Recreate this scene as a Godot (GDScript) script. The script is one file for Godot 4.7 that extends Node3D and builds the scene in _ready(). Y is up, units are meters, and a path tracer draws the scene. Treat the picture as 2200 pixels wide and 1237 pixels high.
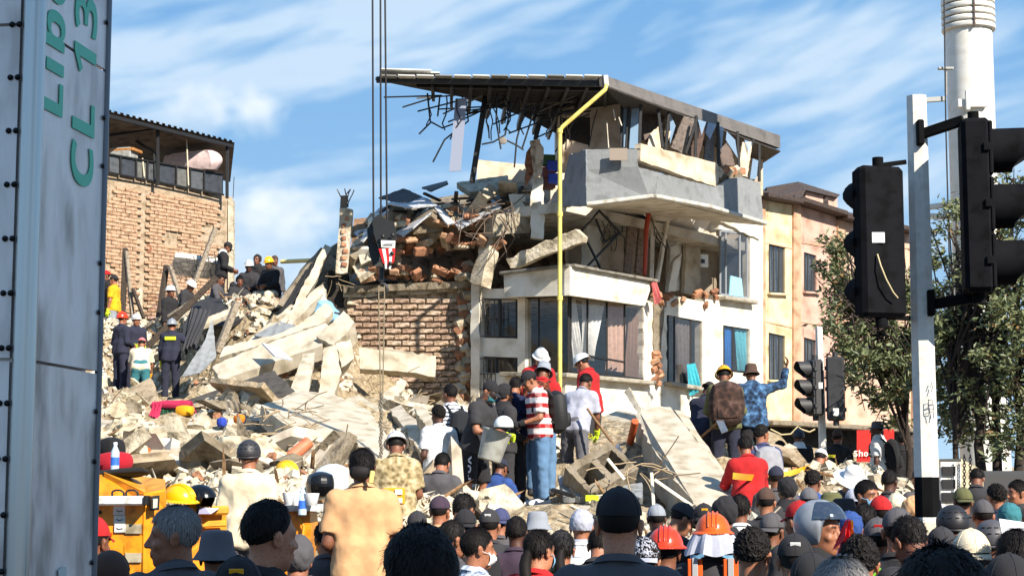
extends Node3D
# A collapsed apartment block in a city street: rescuers on the rubble, a crowd watching, a crane hook hanging over it.
const FOCAL := 3720.0
const TILT := 0.1124
const EYE := 1.9
var rng := RandomNumberGenerator.new()
var used := {}
var tex := {}
var mats := {}
var nz := FastNoiseLite.new()

# ---------- places: a direction of sight and a distance give a point in the street ----------
func at(px: float, py: float, d: float) -> Vector3:
	var rx := (px - 1100.0) / FOCAL
	var ry := (618.5 - py) / FOCAL
	var t := d / (cos(TILT) - ry * sin(TILT))
	return Vector3(rx * t, EYE + t * (sin(TILT) + ry * cos(TILT)), -d)
func at_height(px: float, py: float, h: float) -> Vector3:
	var a := at(px, py, 10.0)
	var k := (h - EYE) / (a.y - EYE)
	return Vector3(a.x * k, h, a.z * k)
func pts(list: Array, d := 0.0) -> Array:
	var o := []
	for p in list:
		o.append(at(p[0], p[1], p[2] if p.size() > 2 else d))
	return o
func face_right(px: float) -> float:
	var t := (px - 1100.0) / FOCAL
	var s := (37.4 * t - 1.155) / (1.9 - 2.6 * t)
	return 37.4 + 2.6 * s
func face_left(px: float) -> float:
	return 37.4 + (1215.0 - px) / 195.0 * 1.6

# ---------- a mesh under construction ----------
class Shape:
	var v := PackedVector3Array()
	var n := PackedVector3Array()
	var c := PackedColorArray()
	var u := PackedVector2Array()
	var tint := Color.WHITE
	var colored := false
	func tri(a: Vector3, b: Vector3, d: Vector3, na := Vector3.ZERO, nb := Vector3.ZERO, nd := Vector3.ZERO):
		if na == Vector3.ZERO:
			na = (d - a).cross(b - a).normalized(); nb = na; nd = na
		elif (d - a).cross(b - a).dot(na + nb + nd) < 0.0:
			var swap := b
			b = d; d = swap
			swap = nb; nb = nd; nd = swap
		v.append(a); v.append(b); v.append(d)
		n.append(na); n.append(nb); n.append(nd)
		c.append(tint); c.append(tint); c.append(tint)
	func quad(a: Vector3, b: Vector3, d: Vector3, e: Vector3):
		tri(a, b, d); tri(a, d, e)
	func out_tri(a: Vector3, b: Vector3, d: Vector3, away: Vector3):
		if (d - a).cross(b - a).dot((a + b + d) / 3.0 - away) < 0.0: tri(a, d, b)
		else: tri(a, b, d)
	func out_quad(a: Vector3, b: Vector3, d: Vector3, e: Vector3, away: Vector3):
		if (d - a).cross(b - a).dot((a + b + d + e) / 4.0 - away) < 0.0: quad(e, d, b, a)
		else: quad(a, b, d, e)
	# a box with chamfered edges
	func box(t: Transform3D, s: Vector3, bev := 0.0):
		var h := s * 0.5
		var o := t.origin
		if bev <= 0.0:
			for ax in 3:
				for sg in [-1.0, 1.0]:
					var p := []
					for k in [[-1, -1], [1, -1], [1, 1], [-1, 1]]:
						var q := Vector3.ZERO
						q[ax] = sg * h[ax]; q[(ax + 1) % 3] = k[0] * h[(ax + 1) % 3]; q[(ax + 2) % 3] = k[1] * h[(ax + 2) % 3]
						p.append(t * q)
					out_quad(p[0], p[1], p[2], p[3], o)
			return
		bev = minf(bev, minf(h.x, minf(h.y, h.z)) * 0.6)
		var P := func(sx, sy, sz, ax):
			var q := Vector3(sx * h.x, sy * h.y, sz * h.z)
			for k in 3:
				if k != ax: q[k] -= signf(q[k]) * bev
			return t * q
		for ax in 3:
			var a1 := (ax + 1) % 3
			var a2 := (ax + 2) % 3
			for sg in [-1, 1]:
				var p := []
				for k in [[-1, -1], [1, -1], [1, 1], [-1, 1]]:
					var q := [0, 0, 0]
					q[ax] = sg; q[a1] = k[0]; q[a2] = k[1]
					p.append(P.call(q[0], q[1], q[2], ax))
				out_quad(p[0], p[1], p[2], p[3], o)
			for s1 in [-1, 1]:
				for s2 in [-1, 1]:
					var q0 := [0, 0, 0]
					var q1 := [0, 0, 0]
					q0[ax] = -1; q1[ax] = 1
					q0[a1] = s1; q1[a1] = s1; q0[a2] = s2; q1[a2] = s2
					out_quad(P.call(q0[0], q0[1], q0[2], a1), P.call(q1[0], q1[1], q1[2], a1), P.call(q1[0], q1[1], q1[2], a2), P.call(q0[0], q0[1], q0[2], a2), o)
		for sx in [-1, 1]:
			for sy in [-1, 1]:
				for sz in [-1, 1]:
					out_tri(P.call(sx, sy, sz, 0), P.call(sx, sy, sz, 1), P.call(sx, sy, sz, 2), o)
	# a bar between two points
	func bar(a: Vector3, b: Vector3, w: float, h: float, bev := 0.0, upv := Vector3.UP):
		var z := (b - a).normalized()
		if absf(z.dot(upv)) > 0.98: upv = Vector3.RIGHT
		var x := upv.cross(z).normalized()
		box(Transform3D(Basis(x, z.cross(x), z), (a + b) * 0.5), Vector3(w, h, a.distance_to(b)), bev)
	func tube(p: Array, r: Array, sides := 8, caps := true):
		var rings := []
		var side := Vector3.ZERO
		for i in p.size():
			var z: Vector3 = (p[mini(i + 1, p.size() - 1)] - p[maxi(i - 1, 0)]).normalized()
			if side == Vector3.ZERO:
				side = z.cross(Vector3.UP if absf(z.y) < 0.9 else Vector3.RIGHT).normalized()
			side = (side - z * side.dot(z)).normalized()
			var y := z.cross(side)
			var ring := []
			for k in sides:
				var a := TAU * k / sides
				ring.append(side * cos(a) + y * sin(a))
			rings.append(ring)
		for i in p.size() - 1:
			var r0: float = r[mini(i, r.size() - 1)]
			var r1: float = r[mini(i + 1, r.size() - 1)]
			for k in sides:
				var k1 := (k + 1) % sides
				var a0: Vector3 = rings[i][k]
				var a1: Vector3 = rings[i][k1]
				var b0: Vector3 = rings[i + 1][k]
				var b1: Vector3 = rings[i + 1][k1]
				tri(p[i] + a0 * r0, p[i] + a1 * r0, p[i + 1] + b1 * r1, a0, a1, b1)
				tri(p[i] + a0 * r0, p[i + 1] + b1 * r1, p[i + 1] + b0 * r1, a0, b1, b0)
		if caps:
			for e in [0, p.size() - 1]:
				var re: float = r[mini(e, r.size() - 1)]
				for k in sides:
					out_tri(p[e], p[e] + rings[e][k] * re, p[e] + rings[e][(k + 1) % sides] * re, p[1] if e == 0 else p[e - 1])
	# profile of (radius, height) turned about the axis of t
	func lathe(prof: Array, t: Transform3D, sides := 16, sx := 1.0, sz := 1.0):
		var nn := []
		for i in prof.size():
			var a: Vector2 = prof[maxi(i - 1, 0)]
			var b: Vector2 = prof[mini(i + 1, prof.size() - 1)]
			nn.append(Vector2(b.y - a.y, a.x - b.x).normalized())
		var P := func(i, k):
			var an: float = TAU * k / sides
			return t * Vector3(prof[i].x * cos(an) * sx, prof[i].y, prof[i].x * sin(an) * sz)
		var N := func(i, k):
			var an: float = TAU * k / sides
			return (t.basis * Vector3(nn[i].x * cos(an), nn[i].y, nn[i].x * sin(an))).normalized()
		for i in prof.size() - 1:
			for k in sides:
				var a = P.call(i, k); var b = P.call(i, k + 1); var cc = P.call(i + 1, k + 1); var d = P.call(i + 1, k)
				if prof[i].x > 1e-5: tri(a, b, cc, N.call(i, k), N.call(i, k + 1), N.call(i + 1, k + 1))
				if prof[i + 1].x > 1e-5: tri(a, cc, d, N.call(i, k), N.call(i + 1, k + 1), N.call(i + 1, k))
	# a flat outline given thickness: p is planar, the body lies on the far side of its normal
	func plate(p: Array, depth: Vector3):
		var nrm := Vector3.ZERO
		for i in p.size():
			nrm += p[i].cross(p[(i + 1) % p.size()])
		nrm = nrm.normalized()
		var x := nrm.cross(Vector3.UP if absf(nrm.y) < 0.9 else Vector3.RIGHT).normalized()
		var y := nrm.cross(x)
		var flat := PackedVector2Array()
		var mid := Vector3.ZERO
		for q in p:
			flat.append(Vector2(q.dot(x), q.dot(y))); mid += q / p.size()
		var ids := Geometry2D.triangulate_polygon(flat)
		var inner := mid + depth * 0.5
		for i in range(0, ids.size(), 3):
			out_tri(p[ids[i]], p[ids[i + 1]], p[ids[i + 2]], p[ids[i]] + depth)
			out_tri(p[ids[i]] + depth, p[ids[i + 1]] + depth, p[ids[i + 2]] + depth, p[ids[i]])
		var turn := 1.0 if nrm.dot(depth) < 0.0 else -1.0
		for i in p.size():
			var a: Vector3 = p[i]
			var b: Vector3 = p[(i + 1) % p.size()]
			if turn > 0.0: quad(b, a, a + depth, b + depth)
			else: quad(a, b, b + depth, a + depth)
	# an uneven lump: a box cut into a grid whose points are shaken
	func lump(t: Transform3D, s: Vector3, shake: float, noise: FastNoiseLite, cuts := 3, seed_at := Vector3.ZERO, roundness := 0.0):
		var o := t.origin
		for ax in 3:
			for sg in [-1.0, 1.0]:
				var g := []
				for i in cuts + 1:
					var row := []
					for j in cuts + 1:
						var q := Vector3.ZERO
						q[ax] = sg * 0.5; q[(ax + 1) % 3] = float(i) / cuts - 0.5; q[(ax + 2) % 3] = float(j) / cuts - 0.5
						var w := q * s
						if roundness > 0.0: q = q.lerp(q.normalized() * 0.6, roundness)
						var k := (w + seed_at) * 37.0
						q = q * (1.0 - 0.16 * (q.length() - 0.5)) * s
						q += Vector3(noise.get_noise_3dv(k), noise.get_noise_3dv(k + Vector3(91, 3, 7)), noise.get_noise_3dv(k + Vector3(13, 57, 29))) * shake
						row.append(t * q)
					g.append(row)
				for i in cuts:
					for j in cuts:
						out_quad(g[i][j], g[i + 1][j], g[i + 1][j + 1], g[i][j + 1], o)
	# a sharp edged broken piece: an uneven outline with a smaller, shifted top
	func shard(t: Transform3D, s: Vector3, sides: int, r: RandomNumberGenerator):
		var a := []
		var b := []
		var sh := Vector3(r.randf_range(-0.1, 0.1), 0, r.randf_range(-0.1, 0.1))
		for k in sides:
			var an := TAU * (k + r.randf_range(-0.3, 0.3)) / sides
			var q := Vector3(cos(an), 0, sin(an)) * r.randf_range(0.42, 0.6)
			a.append(t * ((q + Vector3(0, -0.5 + r.randf_range(-0.1, 0.1), 0)) * s)); b.append(t * ((q * r.randf_range(0.8, 1.0) + sh + Vector3(0, 0.5 + r.randf_range(-0.14, 0.08), 0)) * s))
		for k in sides:
			var k1 := (k + 1) % sides
			out_quad(a[k], a[k1], b[k1], b[k], t.origin)
			if k > 0 and k < sides - 1: out_tri(a[0], a[k], a[k + 1], t.origin); out_tri(b[0], b[k], b[k + 1], t.origin)
	func mesh() -> ArrayMesh:
		var m := ArrayMesh.new()
		if v.is_empty(): return m
		var a := []
		a.resize(Mesh.ARRAY_MAX)
		a[Mesh.ARRAY_VERTEX] = v; a[Mesh.ARRAY_NORMAL] = n
		if colored: a[Mesh.ARRAY_COLOR] = c
		if u.size() == v.size(): a[Mesh.ARRAY_TEX_UV] = u
		m.add_surface_from_arrays(Mesh.PRIMITIVE_TRIANGLES, a)
		return m

# ---------- objects ----------
func numbered(called: String) -> String:
	var k: int = used.get(called, -1) + 1
	used[called] = k
	return called if k == 0 else "%s_%03d" % [called, k]
func tag(o: Node3D, label: String, category: String, group := ""):
	o.set_meta("label", label); o.set_meta("category", category)
	if group: o.set_meta("group", group)
func thing(called: String, label: String, category: String, group := "") -> Node3D:
	var o := Node3D.new()
	o.name = numbered(called); add_child(o); tag(o, label, category, group)
	return o
func part(parent: Node3D, called: String, s: Shape, m: Material) -> MeshInstance3D:
	var o := MeshInstance3D.new()
	o.name = called; o.mesh = s.mesh(); o.material_override = m
	parent.add_child(o, true)
	return o
func single(called: String, label: String, category: String, s: Shape, m: Material, group := "") -> MeshInstance3D:
	var lo := Vector3.INF
	var hi := -Vector3.INF
	for q in s.v:
		lo = lo.min(q); hi = hi.max(q)
	var base := Vector3((lo.x + hi.x) / 2, lo.y, (lo.z + hi.z) / 2)
	for i in s.v.size(): s.v[i] -= base
	var o := MeshInstance3D.new()
	o.name = numbered(called); o.mesh = s.mesh(); o.material_override = m; o.position = base
	add_child(o); tag(o, label, category, group)
	return o
func setting(called: String, s: Shape, m: Material) -> MeshInstance3D:
	var o := MeshInstance3D.new()
	o.name = called; o.mesh = s.mesh(); o.material_override = m
	add_child(o, true); o.set_meta("kind", "structure")
	return o
func settle():    # stand every thing built in street coordinates on its own base point
	for o in get_children():
		if o is Node3D and not o is MeshInstance3D and not o is Light3D and not o is Camera3D and o.position == Vector3.ZERO and o.get_child_count():
			var lo := Vector3.INF
			var hi := -Vector3.INF
			for ch in o.get_children():
				if ch is MeshInstance3D:
					var b: AABB = ch.transform * ch.get_aabb()
					lo = lo.min(b.position); hi = hi.max(b.end)
			if lo == Vector3.INF: continue
			var base := Vector3((lo.x + hi.x) / 2, lo.y, (lo.z + hi.z) / 2)
			o.position = base
			for ch in o.get_children(): ch.position -= base
func S() -> Shape: return Shape.new()

# ---------- materials ----------
func noise_tex(key: String, freq: float, colors: Array, octaves := 4, kind := FastNoiseLite.TYPE_SIMPLEX_SMOOTH, size := 512) -> Texture2D:
	if tex.has(key): return tex[key]
	var f := FastNoiseLite.new()
	f.noise_type = kind; f.frequency = freq; f.fractal_octaves = octaves; f.seed = key.hash() % 1000
	var g := Gradient.new()
	var of := PackedFloat32Array()
	var cs := PackedColorArray()
	for i in colors.size():
		of.append(0.12 + 0.76 * i / (colors.size() - 1.0)); cs.append(Color(colors[i]))
	g.offsets = of; g.colors = cs
	var t := NoiseTexture2D.new()
	t.noise = f; t.width = size; t.height = size; t.seamless = true; t.color_ramp = g
	tex[key] = t
	return t
func normal_tex(key: String, freq: float, strength: float, octaves := 4, kind := FastNoiseLite.TYPE_SIMPLEX_SMOOTH) -> Texture2D:
	if tex.has(key): return tex[key]
	var f := FastNoiseLite.new()
	f.noise_type = kind; f.frequency = freq; f.fractal_octaves = octaves; f.seed = key.hash() % 1000
	var t := NoiseTexture2D.new()
	t.noise = f; t.width = 512; t.height = 512; t.seamless = true; t.as_normal_map = true; t.bump_strength = strength
	tex[key] = t
	return t
# a surface: base colour (sRGB), roughness, the pattern of its tone, the size of that pattern in metres, its relief
func mat(color: Color, rough := 0.9, pattern: Texture2D = null, metres := 1.0, relief: Texture2D = null, strength := 1.0, metal := 0.0) -> StandardMaterial3D:
	var key := "%s|%s|%s|%s|%s|%s|%s" % [color, rough, pattern, metres, relief, strength, metal]
	if mats.has(key): return mats[key]
	var m := StandardMaterial3D.new()
	m.albedo_color = color; m.roughness = rough; m.metallic = metal
	if pattern or relief:
		m.uv1_triplanar = true; m.uv1_scale = Vector3.ONE / metres
		m.albedo_texture = pattern
	if relief:
		m.normal_enabled = true; m.normal_texture = relief; m.normal_scale = strength
	mats[key] = m
	return m
func glass(alpha := 0.25, tint := Color(0.20, 0.22, 0.24)) -> StandardMaterial3D:
	var key := "glass%s%s" % [alpha, tint]
	if mats.has(key): return mats[key]
	var m := StandardMaterial3D.new()
	m.albedo_color = Color(tint, alpha); m.transparency = BaseMaterial3D.TRANSPARENCY_ALPHA; m.roughness = 0.05; m.metallic_specular = 0.4
	mats[key] = m
	return m
var concrete: StandardMaterial3D
var concrete_dark: StandardMaterial3D
var plaster: StandardMaterial3D
var plaster_grey: StandardMaterial3D
var cream: StandardMaterial3D
var room: StandardMaterial3D
var mortar: StandardMaterial3D
var dark_metal: StandardMaterial3D
var steel: StandardMaterial3D
var wood: StandardMaterial3D
var wood_dark: StandardMaterial3D
var clay: Array = []
var brown_brick: Array = []
var rubber: StandardMaterial3D
func cloth(c: Color) -> StandardMaterial3D:
	return mat(c, 0.95, noise_tex("weave", 0.012, ["dedede", "ffffff"], 3), 0.8, normal_tex("weave_n", 0.2, 3.0), 0.35)
func paint(c: Color, rough := 0.45) -> StandardMaterial3D:
	return mat(c, rough, noise_tex("wear", 0.01, ["b8b4ac", "f4f4f4", "ffffff"], 5), 0.9, normal_tex("wear_n", 0.03, 1.5), 0.25)
func make_materials():
	noise_tex("wear", 0.01, ["b8b4ac", "f4f4f4", "ffffff"], 5); normal_tex("wear_n", 0.03, 1.5); noise_tex("clean", 0.01, ["e0ded8", "ffffff", "f4f2ec"], 5)
	var stain := noise_tex("stain", 0.006, ["8f8878", "d8d2c4", "f2eee2", "ffffff", "e2d8c2"], 6)
	var rough_n := normal_tex("rough_n", 0.03, 9.0, 5)
	concrete = mat(Color(0.75, 0.715, 0.65), 0.95, stain, 1.6, rough_n, 0.9)
	concrete_dark = mat(Color(0.52, 0.48, 0.42), 0.95, stain, 1.1, rough_n, 1.0)
	plaster = mat(Color(0.88, 0.86, 0.81), 0.85, noise_tex("plaster", 0.006, ["b9b2a6", "ece8e0", "ffffff", "f6f2ea"], 6), 2.4, normal_tex("plaster_n", 0.02, 4.0), 0.5)
	plaster_grey = mat(Color(0.51, 0.52, 0.52), 0.85, noise_tex("plaster_grey", 0.008, ["cfcfcf", "ffffff", "f2f2f2"], 5), 2.0, normal_tex("plaster_n", 0.02, 4.0), 0.4)
	cream = mat(Color(0.80, 0.74, 0.65), 0.85, noise_tex("plaster", 0.006, []), 1.7, normal_tex("plaster_n", 0.02, 4.0), 0.4)
	room = mat(Color(0.76, 0.70, 0.62), 0.9, noise_tex("plaster", 0.006, []), 2.0)
	mortar = mat(Color(0.68, 0.61, 0.53), 0.95, stain, 0.9, rough_n, 1.2)
	dark_metal = mat(Color(0.13, 0.125, 0.12), 0.5, noise_tex("rust", 0.02, ["6b5546", "d0ccc8", "ffffff"], 5), 0.7)
	steel = mat(Color(0.62, 0.63, 0.64), 0.35, noise_tex("wear", 0.01, []), 0.9, null, 1.0, 0.8)
	wood = mat(Color(0.55, 0.43, 0.30), 0.85, noise_tex("wood", 0.012, ["8a7a66", "ffffff", "c9b9a4"], 5), 0.5)
	wood_dark = mat(Color(0.26, 0.22, 0.18), 0.85, noise_tex("wood", 0.012, []), 0.5)
	rubber = mat(Color(0.06, 0.06, 0.065), 0.6)
	for c in ["ae7f63", "a2745a", "bb9478", "946852"]:
		clay.append(mat(Color(c), 0.92, stain, 0.5, rough_n, 0.9))
	for c in ["b8a292", "aa9080", "c4b0a0", "a08878", "baa28e"]:
		brown_brick.append(mat(Color(c), 0.93, stain, 0.45, rough_n, 1.0))
# a plate seen as the outline P (points of sight and distance), THICK metres deep away from the viewer, its edge broken by ROUGH metres
func slab(s: Shape, p: Array, thick: float, rough := 0.0, towards := Vector3.ZERO):
	var q := []
	for i in p.size():
		q.append(p[i])
		if rough > 0.0:
			var nx: Vector3 = p[(i + 1) % p.size()]
			var cuts := clampi(int(p[i].distance_to(nx) / (rough * 3.0)), 1, 14)
			for k in range(1, cuts):
				q.append(p[i].lerp(nx, float(k) / cuts))
	var nrm := Vector3.ZERO
	var mid := Vector3.ZERO
	for i in p.size():
		nrm += p[i].cross(p[(i + 1) % p.size()]); mid += p[i] / p.size()
	nrm = nrm.normalized()
	if nrm.dot(Vector3(0, EYE, 0) - mid) < 0.0: nrm = -nrm
	if rough > 0.0:
		for i in q.size():
			var o := Vector3(rng.randfn(), rng.randfn(), rng.randfn()) * rough * 0.4
			q[i] += o - nrm * o.dot(nrm)
	s.plate(q, -nrm * thick if towards == Vector3.ZERO else towards)
# ---------- sky ----------
func air(az: float, el: float) -> Color:    # degrees from straight ahead, degrees above the horizon
	var h := clampf(el / 60.0, 0.0, 1.0)
	var c := Color(0.60, 0.70, 0.775).lerp(Color(0.40, 0.565, 0.715), clampf(pow(maxf(el, 0.0) / 19.0, 0.8), 0.0, 1.0)).lerp(Color(0.27, 0.45, 0.67), h)
	# long cirrus streaks, dragged aslant by the wind
	var wx := nz.get_noise_2d(az * 5.0, el * 9.0 + 40.0) * 1.4
	var u := az * 0.95 + el * 0.45 + wx
	var w := -az * 0.28 + el * 0.96 + nz.get_noise_2d(az * 3.0 + 90.0, el * 6.0) * 1.6
	var broad := nz.get_noise_2d(u * 3.2, w * 15.0)
	var fine := nz.get_noise_2d(u * 9.0 + 300.0, w * 62.0) * 0.6 + nz.get_noise_2d(u * 26.0, w * 150.0 + 77.0) * 0.4
	var where := 0.5 + 0.5 * nz.get_noise_2d(az * 2.3 + 500.0, el * 4.5)
	var veil := clampf((broad * 1.05 + fine * 0.95 + where * 1.05 - 0.36) * 1.25, 0.0, 1.0)
	veil *= clampf((el + 1.0) / 8.0, 0.25, 1.0)
	c = c.lerp(Color(0.715, 0.755, 0.795), veil * 0.7)
	# low heaps of cumulus over the roofs
	for b in HEAPS:
		var dx: float = (az - b[0]) / b[2]
		var dy: float = (el - b[1]) / b[3]
		var g := exp(-dx * dx - dy * dy * (1.0 if dy > 0.0 else 0.6))
		if g > 0.03:
			var puff := g * 1.5 + nz.get_noise_2d(az * 40.0, el * 46.0 + b[0] * 9.0) * 0.55 + nz.get_noise_2d(az * 120.0, el * 130.0) * 0.22 - 0.42
			var lit := clampf(0.55 + dy * 0.35 + nz.get_noise_2d(az * 60.0 + 8.0, el * 70.0) * 0.5, 0.0, 1.0)
			c = c.lerp(Color(0.60, 0.68, 0.755).lerp(Color(0.80, 0.81, 0.82), lit), clampf(puff * 1.4, 0.0, 1.0) * b[4])
	return c
const HEAPS := [[-10.4, 12.3, 1.1, 0.75, 0.75], [-8.6, 12.2, 0.9, 0.7, 0.75], [-7.9, 8.6, 1.9, 1.35, 0.8], [-6.3, 6.6, 1.6, 0.9, 0.6], [-7.6, 5.4, 2.6, 0.8, 0.7], [9.3, 8.2, 2.2, 1.0, 0.5], [-40.0, 8.0, 6.0, 2.0, 0.7], [38.0, 9.0, 7.0, 2.4, 0.7], [75.0, 8.0, 6.0, 2.5, 0.7], [-85.0, 9.0, 7.0, 2.4, 0.7], [120.0, 8.0, 6.0, 2.4, 0.7], [-130.0, 9.0, 7.0, 2.2, 0.7], [170.0, 8.0, 6.0, 2.4, 0.7]]
func make_sky() -> Sky:
	var small := Image.create(512, 256, false, Image.FORMAT_RGB8)
	for y in 256:
		var el := 90.0 - (y + 0.5) / 256.0 * 180.0
		if el < -6.0:
			small.fill_rect(Rect2i(0, y, 512, 1), Color(0.50, 0.49, 0.46)); continue
		for x in 512:
			var az := (x + 0.5) / 512.0 * 360.0
			small.set_pixel(x, y, air(az if az < 180.0 else az - 360.0, el))
	small.resize(4096, 2048, Image.INTERPOLATE_CUBIC)
	for y in range(820, 1040):
		var el := 90.0 - (y + 0.5) / 2048.0 * 180.0
		for k in range(-205, 205):
			var az := (k + 0.5) / 4096.0 * 360.0
			small.set_pixel(posmod(k, 4096), y, air(az, el))
	var p := PanoramaSkyMaterial.new()
	p.panorama = ImageTexture.create_from_image(small)
	var s := Sky.new()
	s.sky_material = p
	return s

func _ready():
	# camera, sky, sun, exposure
	rng.seed = 7
	nz.seed = 5; nz.frequency = 0.01; nz.fractal_octaves = 4; nz.noise_type = FastNoiseLite.TYPE_SIMPLEX_SMOOTH
	var cam := Camera3D.new()
	cam.name = "camera"; cam.position = Vector3(0, EYE, 0); cam.rotation = Vector3(TILT, 0, 0)
	cam.fov = rad_to_deg(2.0 * atan(618.5 / FOCAL)); cam.near = 0.05; cam.far = 3000.0
	add_child(cam); cam.current = true
	var env := Environment.new()
	env.background_mode = Environment.BG_SKY; env.sky = make_sky(); env.background_energy_multiplier = 0.92
	env.tonemap_mode = Environment.TONE_MAPPER_LINEAR; env.tonemap_exposure = 1.95
	env.sdfgi_enabled = true; env.ssao_enabled = true; env.ssil_enabled = true
	var we := WorldEnvironment.new()
	we.name = "surroundings"; we.environment = env; add_child(we)
	var sun := DirectionalLight3D.new()
	sun.name = "sun"; sun.light_energy = 1.6; sun.light_color = Color(1.0, 0.965, 0.915); sun.light_angular_distance = 0.5; sun.shadow_enabled = true
	add_child(sun)
	sun.look_at_from_position(Vector3.ZERO, -Vector3(0.50, 0.57, 0.64), Vector3.UP)
	make_materials()
	print("sky ", Time.get_ticks_msec())
	build_ground()
	build_brick_house()
	build_block()
	build_block_debris()
	build_far_houses()
	print("buildings ", Time.get_ticks_msec())
	build_rubble()
	print("rubble ", Time.get_ticks_msec())
	build_trees()
	build_signals()
	build_totem()
	build_shade_canopy()
	build_crane()
	build_machines()
	print("street ", Time.get_ticks_msec())
	build_people()
	print("people ", Time.get_ticks_msec())
	build_small_things()
	settle()
	print("done ", Time.get_ticks_msec())

# ---------- ground ----------
# heights of the rubble, read where its surface shows: sight x, sight y, distance
const MOUND := [[215, 1010, 21], [230, 930, 24], [380, 892, 31], [365, 852, 38], [270, 840, 38], [235, 692, 43], [540, 640, 40.5], [480, 640, 42], [640, 690, 38.5], [300, 720, 44], [300, 872, 34.5], [430, 874, 34], [365, 876, 35], [225, 862, 35.5], [420, 850, 38], [320, 850, 38.5],
	[700, 780, 36], [600, 850, 31], [450, 965, 23.5], [330, 960, 23.5], [560, 985, 20.5], [650, 1020, 18.5], [720, 1065, 17], [830, 1010, 20], [900, 890, 31], [1000, 905, 33], [860, 880, 35], [800, 878, 36], [930, 886, 36.5], [960, 895, 34], [780, 862, 34.5], [960, 1085, 20], [1150, 1090, 22.5], [1040, 1080, 22.5],
	[1270, 958, 24], [1330, 905, 30], [1230, 1085, 21], [1390, 940, 25], [1390, 1080, 20.5], [1480, 1110, 20], [1570, 965, 24.5], [1640, 1000, 25], [1620, 1100, 20.5], [1700, 1075, 23], [1500, 900, 34], [1300, 1140, 18.8],
	[1885, 1078, 31], [1720, 1090, 30], [1800, 1085, 31], [2100, 1090, 31]]
var mound := []
func mound_height(x: float, z: float) -> float:
	var sum := 0.0
	var w := 0.0
	for m in mound:
		var dx: float = m.x - x
		var dz: float = m.z - z
		var k := 1.0 / pow(dx * dx + dz * dz * 0.6 + 0.15, 2.4)
		sum += m.y * k; w += k
	var h := sum / w
	h *= smoothstep(14.0, 18.5, -z + 0.02 * x)
	return h - 0.12 * clampf(h, 0.0, 1.0)
func build_ground():
	var asphalt := mat(Color(0.27, 0.265, 0.26), 0.95, noise_tex("asphalt", 0.02, ["9a9a9a", "ffffff", "c8c4bc"], 5), 3.0, normal_tex("rough_n", 0.03, 9.0), 0.5)
	var s := S()
	s.quad(Vector3(-400, 0, 60), Vector3(-400, 0, -800), Vector3(400, 0, -800), Vector3(400, 0, 60))
	setting("road", s, asphalt)
	for m in MOUND: mound.append(at(m[0], m[1], m[2]))
	for x in range(-14, 18, 3):
		mound.append(Vector3(x, 0.0, -14.5))
	for z in [-20.0, -27.0]:
		mound.append(Vector3(12.0, 0.6, z))
	mound.append(Vector3(7.0, 0.35, -20.0)); mound.append(Vector3(8.5, 0.8, -25.0))
	var g := S()
	var nx := 110
	var nzc := 130
	var grid := []
	for j in nzc + 1:
		var row := []
		for i in nx + 1:
			var x := -14.0 + 30.0 * i / nx
			var z := -13.5 - 34.0 * j / nzc
			var h := mound_height(x, z)
			h += clampf(h, 0.0, 1.0) * (nz.get_noise_2d(x * 60.0, z * 60.0) * 0.35 + nz.get_noise_2d(x * 210.0, z * 210.0) * 0.16) - 0.06 * (1.0 - clampf(h, 0, 1))
			row.append(Vector3(x, h, z))
		grid.append(row)
	for j in nzc:
		for i in nx:
			g.quad(grid[j][i], grid[j + 1][i], grid[j + 1][i + 1], grid[j][i + 1])
	setting("terrain", g, mat(Color(0.66, 0.62, 0.55), 0.97, noise_tex("dust", 0.02, ["5d5348", "b6a890", "f4ead4", "ffffff"], 6), 1.5, normal_tex("rough_n", 0.03, 9.0), 1.4))

# ---------- bricks ----------
var brick_meshes := {}
func brick_mesh(size: Vector3, k: int) -> ArrayMesh:
	var key := "%s%d" % [size, k]
	if not brick_meshes.has(key):
		var s := S()
		s.box(Transform3D(Basis(Vector3(0, 0, 1), 0.03 * (k - 1.5)), Vector3.ZERO), size * Vector3(1.0, 1.0 - 0.05 * (k % 3), 1.0), 0.008)
		brick_meshes[key] = s.mesh()
	return brick_meshes[key]
# lays bricks on the plane through O with axes X (along) and Y (up); INSIDE tells whether a brick is there
func lay_bricks(parent: Node3D, o: Vector3, x: Vector3, y: Vector3, cols: int, rows: int, pitch: Vector2, size: Vector3, stock: Array, inside: Callable, most := 300):
	var z := x.cross(y).normalized()
	var basis_ := Basis(x.normalized(), y.normalized(), z)
	var count := 0
	var rest := S()
	for r in rows:
		for cidx in range(-1, cols + 1):
			var uu := (cidx + (0.5 if r % 2 else 0.0)) * pitch.x + rng.randf_range(-0.012, 0.012)
			var vv := (r + 0.5) * pitch.y + rng.randf_range(-0.004, 0.004)
			if not inside.call(uu, vv): continue
			var p := o + x.normalized() * uu + y.normalized() * vv + z * rng.randf_range(-0.012, 0.014)
			var b := basis_.rotated(z, rng.randf_range(-0.012, 0.012)).rotated(basis_.y, rng.randf_range(-0.02, 0.02))
			count += 1
			if count <= most:
				var m := MeshInstance3D.new()
				m.name = "brick"; m.mesh = brick_mesh(size, rng.randi() % 4); m.material_override = stock[rng.randi() % stock.size()]
				m.transform = Transform3D(b, p)
				parent.add_child(m, true)
			else:
				rest.box(Transform3D(b, p), size, 0.008)
	if rest.v.size():
		part(parent, "brickwork", rest, stock[0]).set_meta("kind", "stuff")

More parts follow.
